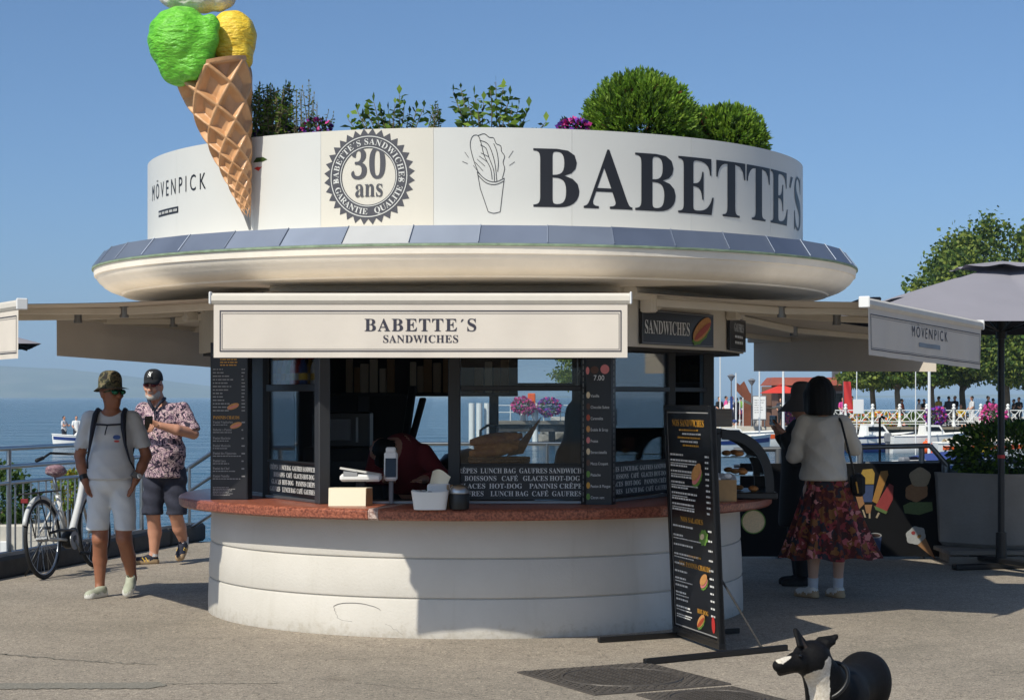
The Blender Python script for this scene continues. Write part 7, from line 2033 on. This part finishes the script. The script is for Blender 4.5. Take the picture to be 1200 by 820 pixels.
tag(rocks.build('shore_rocks', 'concrete'), 'pale boulders heaped along the shore below the jetty', 'rocks', kind='stuff')

# white cast iron railing
pr = empty('promenade_railing', (17.0, 104.1, PZ + .12), 'white ornamental iron railing along the promenade above the harbour wall', 'railing')
mat('iron_white', S(222, 224, 220), .5)
mb = MB(); mb.lathe([(0, 0), (.14, 0), (.14, .08), (.09, .12), (.075, .5), (.1, .54), (.075, .58), (.07, .95), (.12, 1.0), (.12, 1.05), (.05, 1.08), (.09, 1.14), (.10, 1.2), (.06, 1.27), (0, 1.29)], 12); post_o = mb.build('post', 'iron_white', pr, smooth=True)
mb = MB(); W_ = 1.5
for z_ in (.16, .30, .92): mb.bbox((W_ / 2, 0, z_), (W_ - .16, .045, .05), .008)
for (x0, z0_, x1, z1_) in ((.1, .32, W_ / 2 - .12, .9), (.1, .9, W_ / 2 - .12, .32), (W_ / 2 + .12, .32, W_ - .1, .9), (W_ / 2 + .12, .9, W_ - .1, .32)): mb.cyl((x0, 0, z0_), (x1, 0, z1_), .022, n=6)
for cx in (W_ / 2,): mb.tube([(cx + .12 * cos(a), 0, .61 + .28 * sin(a)) for a in np.linspace(0, 2 * pi, 17)[:-1]], .022, 5, closed=True)
for cx in (.34, W_ - .34): mb.tube([(cx + .09 * cos(a), 0, .61 + .09 * sin(a)) for a in np.linspace(0, 2 * pi, 13)[:-1]], .02, 5, closed=True)
pan_o = mb.build('lattice_panel', 'iron_white', pr)
for i in range(1, 13):
    o_ = link_mesh('post', post_o.data, pr); o_.location = (i * W_, 0, 0)
    if i < 12: o_ = link_mesh('lattice_panel', pan_o.data, pr); o_.location = (i * W_, 0, 0)

# trees
def tree(label, c, trunk_h, r, cz, n, seed, leaf=.3, mats=('leaf_tree', 'leaf', 'leaf_tree', 'leaf_dark'), base=PZ, group='plane trees on the promenade', lumps=26):
    root = empty('plane_tree', (c[0], c[1], base), label, 'tree', group); rng = np.random.RandomState(seed)
    mb = MB(); tr = .10 + .022 * cz
    mb.tube([(0, 0, -.05), (.04, 0, trunk_h * .4), (-.03, .02, trunk_h * .8), (0, 0, trunk_h * 1.1)], [tr * 1.25, tr, tr * .9, tr * .75], 10); mb.build('trunk', 'bark', root, smooth=True)
    for i in range(7):
        a = i * 2.4 + rng.rand(); e = Vector((r[0] * .62 * cos(a), r[1] * .62 * sin(a), cz + r[2] * rng.uniform(-.2, .55))); b0_ = Vector((0, 0, trunk_h * rng.uniform(.85, 1.05))); m_ = b0_.lerp(e, .5) + Vector((0, 0, .1 * r[2]))
        mb = MB(); mb.tube([b0_, m_, e], [tr * .6, tr * .35, tr * .12], 7); mb.build('limb', 'bark', root, smooth=True)
    P, D = blob_points(rng, n, r, .45, lumps, .34)
    # clumps
    k = 70; C, CD = blob_points(rng, k, r, .6, lumps, .34); w_ = rng.randint(0, k, n); P2 = C[w_] + rng.randn(n, 3) * np.array(r) * .085
    P = np.where((rng.rand(n) < .72)[:, None], P2, P) + np.array([0, 0, cz]); P[:, 2] = np.maximum(P[:, 2], cz - r[2] * (.60 + .34 * np.sin(3 * np.arctan2(P[:, 1], P[:, 0]) + seed) * rng.rand(n) + .25 * rng.rand(n)))
    leaf_mesh('crown', P, D * .6 + rng.randn(n, 3) * .7 + np.array([0, 0, .3]), leaf, list(mats), root, .75, rng=rng, droop=.2); return root
X_ = lambda px, d: (px - 600) / FPX * d
tree('tall plane tree rising behind the grey parasol', (X_(1178, 109), 109), 4.0, (5.6, 4.8, 5.0), 7.1, 34000, 51, .27)
tree('tall yellow-green tree at the right edge behind the parasol', (X_(1262, 118), 118), 4.0, (5.4, 4.6, 4.6), 7.0, 22000, 52, .27, ('leaf_tree', 'leaf_yellow', 'leaf_tree'))
for i, (px, d, lab) in enumerate(((1023, 112, 'small pollarded plane tree beside the red-roofed café'), (1052, 109, 'pollarded plane tree standing right behind the yellow flower bed'), (1092, 110, 'pollarded plane tree behind the thin white pole'), (1128, 112, 'pollarded plane tree left of the parasol pole'), (1205, 107, 'pollarded plane tree at the right edge under the parasol'))):
    tree(lab, (X_(px, d), d), 2.5, (2.3 + .3 * (i % 2), 2.2, 1.2 + .15 * (i % 3)) if px < 1100 else (3.2 + .2 * (i % 2), 2.4, 1.8), 3.3 + .2 * (i % 3) if px < 1100 else 4.0 + .15 * (i % 2), 8000 if px < 1100 else 12000, 60 + i, .2)
tree('plane tree by the jetty seen through the kiosk windows', (X_(712, 132), 132), 2.4, (4.0, 3.2, 1.9), 3.6, 9000, 70, .19)

# low-detail figures for the far promenade and the boat
def far_figure(seated=False, arm=0.0):
    H = .028; hz = -.42 if seated else 0
    b_ = SDF((-.4, -.5, -.02), (.4, .4, 1.8), H)
    z = lambda v: v + hz
    b_.ell((0, -.01, z(1.62)), (.08, .095, .115), None, 0, 0); b_.ell((0, .02, z(1.66)), (.088, .09, .095), None, .01, 1); b_.cap((0, 0, z(1.40)), (0, 0, z(1.54)), .055, .05, .03, 0)
    for q in (-1, 1): b_.chain([(q * .19, 0, z(1.38)), (q * .25, -.05 - arm * .1, z(1.12)), (q * .2, -.2 - arm * .1, z(1.0 + arm * .2))], [.05, .045, .04], .02, 0)
    if seated:
        for q in (-1, 1): b_.chain([(q * .09, 0, .50), (q * .1, -.40, .48), (q * .1, -.40, .08), (q * .1, -.5, .04)], [.085, .065, .045, .04], .02, 0)
    else:
        for q in (-1, 1): b_.chain([(q * .09, 0, .88), (q * .1, -.02, .47), (q * .1, .03, .08), (q * .11, -.12, .04)], [.09, .062, .045, .04], .02, 0)
    b_.ell((0, 0, z(1.2)), (.15, .1, .3), None, .04, 0)
    o1 = b_.mesh('body', ['skin', 'hair_black'])
    t = SDF((-.4, -.35, .3), (.4, .35, 1.6), H); t.ell((0, 0, z(1.24)), (.185, .14, .26), None, 0); t.cap((0, 0, z(1.1)), (0, 0, z(.92)), .16, .17, .04); t.cap((-.16, 0, z(1.39)), (.16, 0, z(1.39)), .07, .07, .04)
    for q in (-1, 1): t.cap((q * .19, 0, z(1.38)), (q * .235, -.03, z(1.2)), .075, .075, .02)
    o2 = t.mesh('top', 'cloth_white')
    l = SDF((-.3, -.55, -.02), (.3, .3, 1.1), H)
    if seated:
        for q in (-1, 1): l.chain([(q * .09, 0, .52), (q * .1, -.38, .50), (q * .1, -.40, .25)], [.12, .09, .075], .03)
    else:
        l.ell((0, 0, .9), (.17, .135, .12), None, .02)
        for q in (-1, 1): l.chain([(q * .09, 0, .88), (q * .1, -.02, .47), (q * .1, .02, .2)], [.115, .085, .07], .03)
    o3 = l.mesh('trousers', 'cloth_navy')
    ms = [o.data for o in (o1, o2, o3)]
    for o in (o1, o2, o3): bpy.data.objects.remove(o)
    return ms
FIG = [far_figure(), far_figure(False, 1.0), far_figure(True)]
def far_person(label, loc, rz, kind, top, legs, sc=1.0, group=None):
    root = empty('person', loc, label, 'person', group, rz=rz); root.scale = (sc,) * 3
    for me, nm, m_ in zip(FIG[kind], ('body', 'top', 'trousers'), (None, top, legs)):
        o_ = link_mesh(nm, me, root)
        if m_: o_.material_slots[0].link = 'OBJECT'; o_.material_slots[0].material = MAT[m_]
    return root
crowd = [(843, 113, 0, 'cloth_black', 'cloth_navy', 'person in black at the quay edge far left of the info board'), (851, 118, 1, 'petal_pink', 'cloth_denim', 'distant person in a pink top on the harbour quay'), (858, 121, 0, 'cloth_white', 'cloth_navy', 'distant person in a white top on the harbour quay'), (863, 117, 1, 'cloth_denim', 'cloth_navy', 'distant person in a blue-grey top near the rusty sculpture'),
 (868, 123, 0, 'print_green', 'cloth_white', 'distant person in a green top near the rusty sculpture'), (875, 116, 1, 'orange', 'cloth_navy', 'distant person in an orange top beside the rusty sculpture'), (915, 116, 0, 'cloth_navy', 'cloth_black', 'dark-clothed person under the red parasol'), (988, 110, 0, 'petal_magenta', 'cloth_white', 'person in a magenta top by the café corner'), (994, 108, 1, 'cloth_white', 'cloth_navy', 'person in white by the café corner'),
 (998, 107, 0, 'yellow', 'cloth_navy', 'person in a bright yellow top behind the white railing'), (1057, 112, 0, 'orange', 'cloth_black', 'person in an orange top between the pollarded trees'), (1077, 110, 1, 'cloth_white', 'cloth_denim', 'person in white near the thin white pole'), (1083, 112, 0, 'cloth_black', 'cloth_black', 'person in black near the thin white pole'), (1100, 111, 1, 'print_yellow', 'cloth_denim', 'person in yellow right of the thin white pole'), (1106, 109, 2, 'cloth_black', 'cloth_denim', 'person in black sitting right of the thin white pole'),
 (1112, 110, 1, 'cloth_denim', 'cloth_navy', 'person in grey-blue among the crowd right of the white pole'), (1119, 111, 0, 'cloth_black', 'cloth_navy', 'tall person in black among the crowd right of the white pole'), (1126, 110, 2, 'yellow', 'cloth_navy', 'person in yellow sitting left of the person in white'), (1139, 109, 0, 'cloth_white', 'cloth_white', 'person all in white behind the promenade railing'), (1158, 109, 1, 'cloth_black', 'cloth_navy', 'person in black left of the parasol pole'), (1164, 111, 0, 'print_blue', 'cloth_black', 'person in blue left of the parasol pole'),
 (1171, 108, 2, 'cloth_black', 'cloth_black', 'person in black sitting by the tree trunk near the parasol pole'), (1188, 110, 0, 'cloth_denim', 'cloth_black', 'person in grey just right of the parasol pole'), (1194, 109, 1, 'cloth_black', 'cloth_denim', 'person in black at the right edge of the picture')]
rng_ = random.Random(5)
for px, d, k, t_, l_, lab in crowd: far_person(lab, (X_(px, d), d, PZ), rng_.uniform(-2.5, 2.5), k, t_, l_, rng_.uniform(.94, 1.06), 'people on the promenade')
# benches for those who sit
for px, d, lab in ((1106, 109, 'wooden bench right of the thin white pole'), (1126, 110, 'wooden bench left of the person in white'), (1171, 108, 'wooden bench near the parasol pole')):
    root = empty('park_bench', (X_(px, d), d, PZ), lab, 'bench', 'benches on the promenade')
    for i in range(3): mb = MB(); mb.bbox((0, -.1 + i * .13, .44), (1.5, .11, .04), .006); mb.build('slat', 'wood_grey', root)
    for i in range(2): mb = MB(); mb.bbox((0, .26 + .03 * i, .62 + i * .16), (1.5, .04, .11), .006); mb.build('back_slat', 'wood_grey', root)
    for q in (-.6, .6): mb = MB(); mb.bbox((q, .05, .21), (.06, .4, .42), .006); mb.bbox((q, .28, .6), (.05, .04, .45), .006); mb.build('leg', 'black_paint', root)

# flower baskets and beds
def basket(label, px, py, d, r, ms, seed): return flowers(px, py, d, r, r, r * .8, ms, label, 420, seed, .16, 'leaf', group='hanging flower baskets')
basket('magenta flower basket on the railing beside the thin white pole', 1097, 488, 103.9, .62, ['petal_magenta', 'petal_purple'], 81); basket('bright magenta flower basket near the parasol pole', 1164, 487, 103.9, .75, ['petal_magenta', 'petal_pink'], 82); basket('purple and pink flower basket left of the person in the hat', 929, 487, 113.5, .6, ['petal_purple', 'petal_pink', 'petal_magenta'], 83)
for px, w_s, ms, lab, sd in ((1030, 1.9, ['yellow', 'leaf_bright', 'orange'], 'bed of yellow and orange flowers behind the white railing', 84), (1075, 1.0, ['leaf', 'leaf_bright'], 'low green hedge behind the white railing', 85)): flowers(px, 491, 106, w_s, .6, .35, ms, lab, 700, sd, .16, 'leaf', cat='flower bed')

# café with a red roof
cx0 = X_(955, 117); cafe = empty('cafe', (cx0, 117, PZ), 'low brown café with a red-brown roof behind the person in the hat', 'building')
mb = MB(); mb.bbox((0, 1.5, 1.25), (4.6, 3, 2.5), .02); wl_ = mb.build('wall', 'wall_brown', cafe)
mb = MB(); mb.add([(-2.9, -.9, 2.5), (2.9, -.9, 2.5), (2.9, 4, 2.5), (-2.9, 4, 2.5), (-2.6, .4, 3.0), (2.6, .4, 3.0), (2.6, 3, 3.0), (-2.6, 3, 3.0)], [(0, 1, 5, 4), (1, 2, 6, 5), (2, 3, 7, 6), (3, 0, 4, 7), (4, 5, 6, 7), (3, 2, 1, 0)]); rf = mb.build('roof', 'roof_red', cafe); mb = MB(); mb.bbox((1.6, 1.6, 3.2), (.5, .4, .4), .02); mb.build('vent', 'steel_dull', rf)
for x in (-1.4, .1): w_o = MB(); w_o.bbox((x, -.02, 1.35), (1.1, .08, 1.1), .01); wo = w_o.build('window', 'frame_dark', cafe); w_o = MB(); w_o.bbox((x, -.065, 1.35), (.95, .02, .95), .005); w_o.build('pane', 'screen', wo)
mb = MB(); mb.bbox((1.55, -.03, 1.1), (.9, .08, 2.1), .01); do = mb.build('door', 'plastic_grey', cafe); mb = MB(); mb.bbox((1.55, -.08, 1.2), (.6, .02, 1.6), .005); mb.build('pane', 'screen', do)
for i, (px, d, lab) in enumerate(((916, 110, 'red parasol in front of the café, left one'), (936, 112, 'red parasol against the café wall beside the hat'))):
    c = X_(px, d); root = parasol(lab, (c, d), 1.15, 2.0, 2.5, 'red_fabric', base=False); root.location.z = PZ; tag(root, group='red café parasols')
root = empty('beach_flag', (X_(994, 106), 106, PZ), 'tall red advertising flag by the café corner', 'flag')
mb = MB(); mb.cyl((-.28, 0, 0), (-.28, 0, 2.7), .025); mb.build('flag_pole', 'steel_dull', root)
mb = MB(); mb.grid(lambda u, v: (-.27 + .55 * u * (1 - .25 * v), .06 * sin(5 * u + 4 * v), .9 + 1.75 * v), 8, 12); mb.build('cloth', 'print_red', root, smooth=True)

# rusty sculpture, info board, lamps and masts
rt = empty('sculpture', (X_(874, 115), 115, PZ), 'rust-brown plate sculpture on the harbour quay', 'sculpture')
for pts, y_ in (([(-.25, 0), (.3, 0), (.45, 1.6), (-.1, 2.75), (-.35, 2.5), (-.1, 1.4)], 0), ([(.1, 0), (.5, 0), (.35, 2.0), (-.5, 2.65), (-.55, 2.2), (.15, 1.4)], .3)):
    mb = MB(); n = len(pts); mb.add([(x, y_, z_) for x, z_ in pts] + [(x, y_ + .12, z_) for x, z_ in pts], [tuple(range(n)), tuple(range(n, 2 * n))[::-1]] + [(i, n + i, n + (i + 1) % n, (i + 1) % n) for i in range(n)]); mb.build('plate', 'rust', rt)
ib = empty('info_board', (X_(890, 108), 108, PZ), 'white printed information board on the harbour quay', 'information board')
mb = MB(); mb.bbox((0, 0, 1.15), (.72, .08, 1.3), .01); pn_ = mb.build('panel', 'plastic_white', ib); mb = MB(); mb.bbox((0, .01, 1.15), (.8, .05, 1.42), .02); mb.build('frame', 'plastic_grey', ib)
for q in (-.3, .3): mb = MB(); mb.cyl((q, .03, 0), (q, .03, .6), .04); mb.build('leg', 'steel_dull', ib)
mb = MB(); rr_ = random.Random(3)
for i in range(6): dashes(mb, plane_map((-.3, -.043, .75), (1, 0, 0), (0, 0, 1)), 0, rr_.uniform(.35, .6), .12 + i * .14, .045, rr_)
mb.build('board_print', 'print_dim', pn_)
mb = MB(); mb.bbox((0, 0, 1.2), (.55, .5, 2.4), .03); tag(mb.build('kiosk_pillar', 'wall_brown', None, loc=(X_(898.5, 112), 112, PZ)), 'dark brown pillar right of the information board', 'pillar')
def lamp(label, px, d, ztop, head=True, r=.05, m_='steel_dull', base=PZ, kind='lamp_post', cat='lamp post'):
    root = empty(kind, (X_(px, d), d, base), label, cat); mb = MB(); mb.cyl((0, 0, 0), (0, 0, ztop - base), r, r * .7, 8); mb.build('shaft', m_, root)
    if head: mb = MB(); mb.lathe([(.05, 0), (.22, .28), (.25, .3), (.1, .4), (0, .42)], 12, (0, 0, ztop - base - .05)); mb.build('lantern', 'plastic_grey', root)
    return root
lamp('lamp post with a blue banner at the left of the quay', 857, 112, 2.6); mb = MB(); mb.bbox((0, -.08, 1.2), (.16, .03, 1.2), .005); mb.build('banner', 'hull_blue', [o for o in COL.objects if o.get('label', '').startswith('lamp post with a blue')][0])
lamp('grey lamp post between the sculpture and the information board', 881, 113, 2.35)
for px, d, zt_, r, lab in ((918, 60, 3.4, .05, 'white pole rising under the shaded awning beside the red parasol'), (1089, 70, 3.2, .07, 'thin white pole in front of the promenade railing'), (844, 95, 4.5, .04, 'thin pale mast at the left of the harbour'), (890, 100, 5.5, .05, 'tall pale mast behind the information board'), (1004, 98, 4.6, .03, 'thin mast beside the café'), (1073, 96, 5.2, .03, 'thin mast left of the white pole')): lamp(lab, px, d, zt_, False, r, 'plastic_white', LAKE_Z - .2, 'mast', 'mast')
mb = MB(); mb.bbox((0, 0, 0), (.55, .04, .75), .01); tag(mb.build('quay_sign', 'plastic_white', None, loc=(X_(1006, 97.9), 97.9, 1.1)), 'small white notice fixed to the thin mast beside the café', 'notice')

# boats
def boat(label, c, L_, Bm, Hh, rz, hull_m, stripe=None, cabin=None, motor=False, mast=0, cover=None, deck_m='tarp_cream'):
    root = empty('boat', (c[0], c[1], LAKE_Z), label, 'boat', 'boats in the harbour', rz=rz)
    def hp(u, v):          # u along from stern 0 to bow 1, v around from port rail to starboard rail
        w = Bm / 2 * (1 - max(0, (u - .45) / .55) ** 2.2) * (.86 + .14 * min(1, u / .3)); a = (v - .5) * 2; sh = Hh * (1 + .25 * u ** 2)
        x = L_ * (u - .5) + .12 * L_ * max(0, u - .6) * (1 - abs(a)) * -1; y = w * math.copysign(abs(a) ** .6, a); z_ = -.25 + (sh + .25) * abs(a) ** 2.2
        return (x, y, z_)
    mb = MB(); mb.grid(hp, 20, 16); vs = [hp(0, j / 16) for j in range(17)]; mb.add(vs, [tuple(range(17))]); h_ = mb.build('hull', hull_m, root, smooth=True, angle=50)
    mb = MB(); mb.grid(lambda u, v: (hp(u, 0)[0], hp(u, 0)[1] + (hp(u, 1)[1] - hp(u, 0)[1]) * v, hp(u, 0)[2] - .04), 20, 2); mb.build('deck', deck_m, root)
    mb = MB()
    for v in (0, 1): mb.tube([Vector(hp(u, v)) for u in np.linspace(0, 1, 21)], .035, 6)
    mb.build('gunwale', 'hull_white', root)
    if stripe:
        mb = MB()
        for v0, sg in ((.03, -1), (.97, 1)): mb.grid(lambda u, q: tuple(Vector(hp(.04 + .94 * u, v0 + (.05 if sg < 0 else -.05) * q)) + Vector((0, sg * .012, 0))), 20, 1)
        mb.build('stripe', stripe, h_)
    if cabin:
        cl, ch = cabin; z0_ = Hh * 1.02
        mb = MB(); mb.add([(-cl * .5, -Bm * .3, z0_), (cl * .55, -Bm * .26, z0_), (cl * .55, Bm * .26, z0_), (-cl * .5, Bm * .3, z0_), (-cl * .45, -Bm * .26, z0_ + ch), (cl * .25, -Bm * .22, z0_ + ch), (cl * .25, Bm * .22, z0_ + ch), (-cl * .45, Bm * .26, z0_ + ch)], [(0, 1, 5, 4), (1, 2, 6, 5), (2, 3, 7, 6), (3, 0, 4, 7), (4, 5, 6, 7)]); cb = mb.build('cabin', 'hull_white', root)
        for sg in (-1, 1):
            mb = MB(); mb.add([(-cl * .4, sg * (Bm * .292 + .01), z0_ + ch * .45), (cl * .32, sg * (Bm * .255 + .01), z0_ + ch * .45), (cl * .2, sg * (Bm * .235 + .01), z0_ + ch * .85), (-cl * .4, sg * (Bm * .272 + .01), z0_ + ch * .85)], [(0, 1, 2, 3)])
            mb.build('window', 'screen', cb)
    if motor: mb = MB(); mb.bbox((-L_ * .52, 0, Hh * .9), (.35, .3, .5), .06); mb.bbox((-L_ * .53, 0, Hh * .2), (.16, .12, .9), .03); mb.build('outboard', 'plastic_grey', root)
    if mast: mb = MB(); mb.cyl((L_ * .05, 0, 0), (L_ * .05, 0, mast), .045, .03, 8); mb.build('mast', 'plastic_white', root); mb = MB(); mb.cyl((L_ * .05, 0, Hh + .9), (-L_ * .4, 0, Hh + .8), .07, .06, 8); mb.build('boom_cover', 'tarp_blue', root)
    if cover: mb = MB(); mb.grid(lambda u, v: (L_ * (-.42 + .8 * u), (v - .5) * Bm * .86 * (1 - max(0, u - .5)), Hh * 1.05 + .32 * sin(pi * v) * (.5 + .5 * sin(pi * u))), 12, 8); mb.build('cover', cover, root, smooth=True)
    return root
boat('white boat with orange stripes moored left of the person in the hat', (X_(900, 106), 106), 4.6, 1.8, .95, .05, 'hull_white', 'orange', None, True)
boat('white and dark blue motorboat behind the dark ice cream panel', (X_(1025, 100), 100), 4.4, 1.8, .85, .2, 'hull_blue', 'hull_white', (1.4, .6), False, 0, None, 'hull_white')
boat('white boat with an outboard motor under the harbour wall', (X_(1092, 99), 99), 4.6, 1.8, .9, .12, 'hull_white', None, (1.2, .55), True)
boat('long white boat beside the planter bush', (X_(1165, 90), 90), 5.6, 1.9, .75, -.05, 'hull_white', 'orange', None, False, 0, 'tarp_cream')
boat('white boat with a blue cover low in the harbour', (X_(1120, 66), 66), 4.5, 1.7, .7, .5, 'hull_white', 'hull_blue', None, True, 0, 'tarp_blue')
boat('pale boat with a yellow cover seen through the low railing', (X_(1135, 48), 48), 4.2, 1.6, .7, .25, 'hull_white', 'yellow', None, False, 0, 'tarp_cream')
boat('small grey tender moored in front of the café quay', (X_(975, 103), 103), 3.4, 1.5, .6, -.3, 'tarp_grey', None, None, True)
boat('sailing boat with a blue boom cover moored near the kiosk corner', (X_(858, 98), 98), 4.4, 1.6, .8, .3, 'hull_white', 'hull_blue', (1.2, .5), False, 4.2)
for px, py, d, m_, lab in ((1086, 524, 97.5, 'orange', 'orange buoy hanging by the boat with the outboard motor'), (1093, 529, 97, 'orange', 'second orange buoy low beside the outboard boat'), (1150, 513, 88, 'orange', 'orange buoy standing on the long white boat'), (1152, 524, 88.2, 'yellow', 'yellow buoy below the orange one on the long white boat'), (1150, 586, 47.4, 'yellow', 'large yellow buoy on the pale boat behind the low railing')):
    c = at(px, py, d); root = empty('buoy', c[:], lab, 'buoy', 'orange and yellow buoys'); mb = MB(); mb.ball((0, 0, 0), (.28, .28, .36) if d > 60 else (.3, .3, .32), 14, 10); mb.build('float', m_, root, smooth=True); mb = MB(); mb.tube([(.06 * cos(a), 0, .38 + .06 * sin(a)) for a in np.linspace(0, 2 * pi, 13)[:-1]], .02, 5, closed=True); mb.build('eye', m_, root)
# cream sun sail and white umbrellas on the café quay
root = empty('sun_sail', (X_(903, 112), 112, PZ), 'sagging cream sun sail stretched over the harbour quay', 'sun sail')
mb = MB(); mb.grid(lambda u, v: (-1.7 + 3.4 * u, -.5 + 1.6 * v, 1.15 + .55 * (2 * u - 1) ** 2 - .12 * sin(pi * v) + (.25 if u > .5 else 0) * (u - .5)), 16, 6); mb.build('cloth', 'tarp_cream', root, smooth=True)
for x in (-1.7, 1.7):
    for y_ in (-.5, 1.1): mb = MB(); mb.cyl((x, y_, 0), (x, y_, 1.75), .03); mb.build('pole', 'plastic_white', root)
for px, d, lab in ((856, 111.5, 'small white parasol on the quay left of the sun sail'),): r_ = parasol(lab, (X_(px, 118), 118), .75, 1.0, 1.5, 'canvas_white', base=False); r_.location.z = PZ
for px, d, m_, lab in ((866, 114.5, 'print_red', 'red folded chair on the harbour quay'), (874, 117.5, 'tarp_blue', 'blue folded chair on the harbour quay'), (880, 117, 'petal_magenta', 'pink folded chair on the harbour quay')):
    root = empty('deck_chair', (X_(px, 119), 119, PZ), lab, 'chair', 'folded chairs on the quay'); mb = MB(); mb.sheet([(-.3, -.4, .35), (.3, -.4, .35), (.3, .35, .95), (-.3, .35, .95)], .03); mb.build('seat', m_, root)
    for q in (-.3, .3): mb = MB(); mb.cyl((q, -.45, 0), (q, .35, .95), .025); mb.cyl((q, .4, 0), (q, -.3, .42), .025); mb.build('frame', 'steel_dull', root)

# jetty seen through the kiosk
jt = empty('jetty', (X_(548, 122), 122, LAKE_Z), 'wooden jetty with white piles and railing seen through the kiosk windows', 'jetty'); JL = X_(735, 122) - X_(548, 122); dz_ = .05 - LAKE_Z
mb = MB(); mb.bbox((JL / 2 + .8, 1.2, dz_ - .12), (JL - 1.6, 2.4, .24), .02); mb.build('deck', 'wood_grey', jt); mb = MB(); mb.bbox((JL / 2 + .8, 1.2, dz_ - .5), (JL - 2.0, 1.9, .45), .02); mb.build('deck_beam', 'kerb_dark', jt)
for x in (.25, .75, 1.25, 3.6, 4.4): mb = MB(); mb.cyl((x, .1 + (x * 3 % 1), -1.0), (x, .1 + (x * 3 % 1), dz_ + 1.15), .2, n=12); mb.build('pile', 'hull_white', jt)
for x in (3, 5.5, 8.0): mb = MB(); mb.cyl((x, 1.2, -1), (x, 1.2, dz_), .22, n=10); mb.build('support', 'kerb_dark', jt)
for z_ in (.55, 1.0): mb = MB(); mb.cyl((1.7, .1, dz_ + z_), (JL, .1, dz_ + z_), .035, n=6); mb.build('rail', 'plastic_white', jt)
for i in range(9): x = 1.7 + i * (JL - 1.7) / 8; mb = MB(); mb.cyl((x, .1, dz_), (x, .1, dz_ + 1.02), .04, n=6); mb.build('rail_post', 'plastic_white', jt)
basket('pink flower basket on the jetty, left of two seen through the window', 613, 476, 121.9, .75, ['petal_pink', 'petal_magenta'], 86); basket('purple flower basket on the jetty, right of two seen through the window', 644, 477, 121.9, .75, ['petal_magenta', 'petal_purple'], 87)
mb = MB(); mb.bbox((0, 0, 0), (.5, .2, .7), .05); tag(mb.build('lifebuoy_box', 'orange', None, loc=tuple(at(623, 467, 122.2))), 'orange lifebuoy box on the jetty railing', 'lifebuoy box'); mb = MB()
mb = MB(); mb.cyl((0, 0, 0), (0, 0, 1.2), .05); o_ = mb.build('box_post', 'plastic_white', [o for o in COL.objects if o.name == 'lifebuoy_box'][0]); o_.location = (0, .05, -1.2)

# motorboat with two people far out on the left
bl = boat('white motorboat with two people far out on the lake', (X_(97, 112), 112), 3.6, 1.5, .6, pi + .15, 'hull_white', 'hull_blue', (1.0, .35), True, 0, None); bl['group'] = 'boats on the lake'
far_person('man in a pale T-shirt standing in the far motorboat', (X_(75, 112), 112, LAKE_Z + .15), 1.2, 1, 'cloth_white', 'cloth_navy', .95, 'people in the far motorboat'); far_person('dark-haired person in white beside him in the far motorboat', (X_(89, 112), 112.1, LAKE_Z + .15), .4, 0, 'plastic_white', 'cloth_navy', .95, 'people in the far motorboat')

# print and lettering too small to take apart  (TINY)
for _o in COL.objects:
    if _o.parent is not None and _o.type == 'MESH' and (_o.name.split('.')[0].endswith(('lettering', '_print', '_drawing', 'printed_border', 'laces', 'stripe', 'spokes', 'stems', 'seal_ring', 'seal_number')) or _o.name.split('.')[0] in ('leaves', 'blossoms', 'crown', 'inner_crown', 'foliage')):
        _o['kind'] = 'stuff'
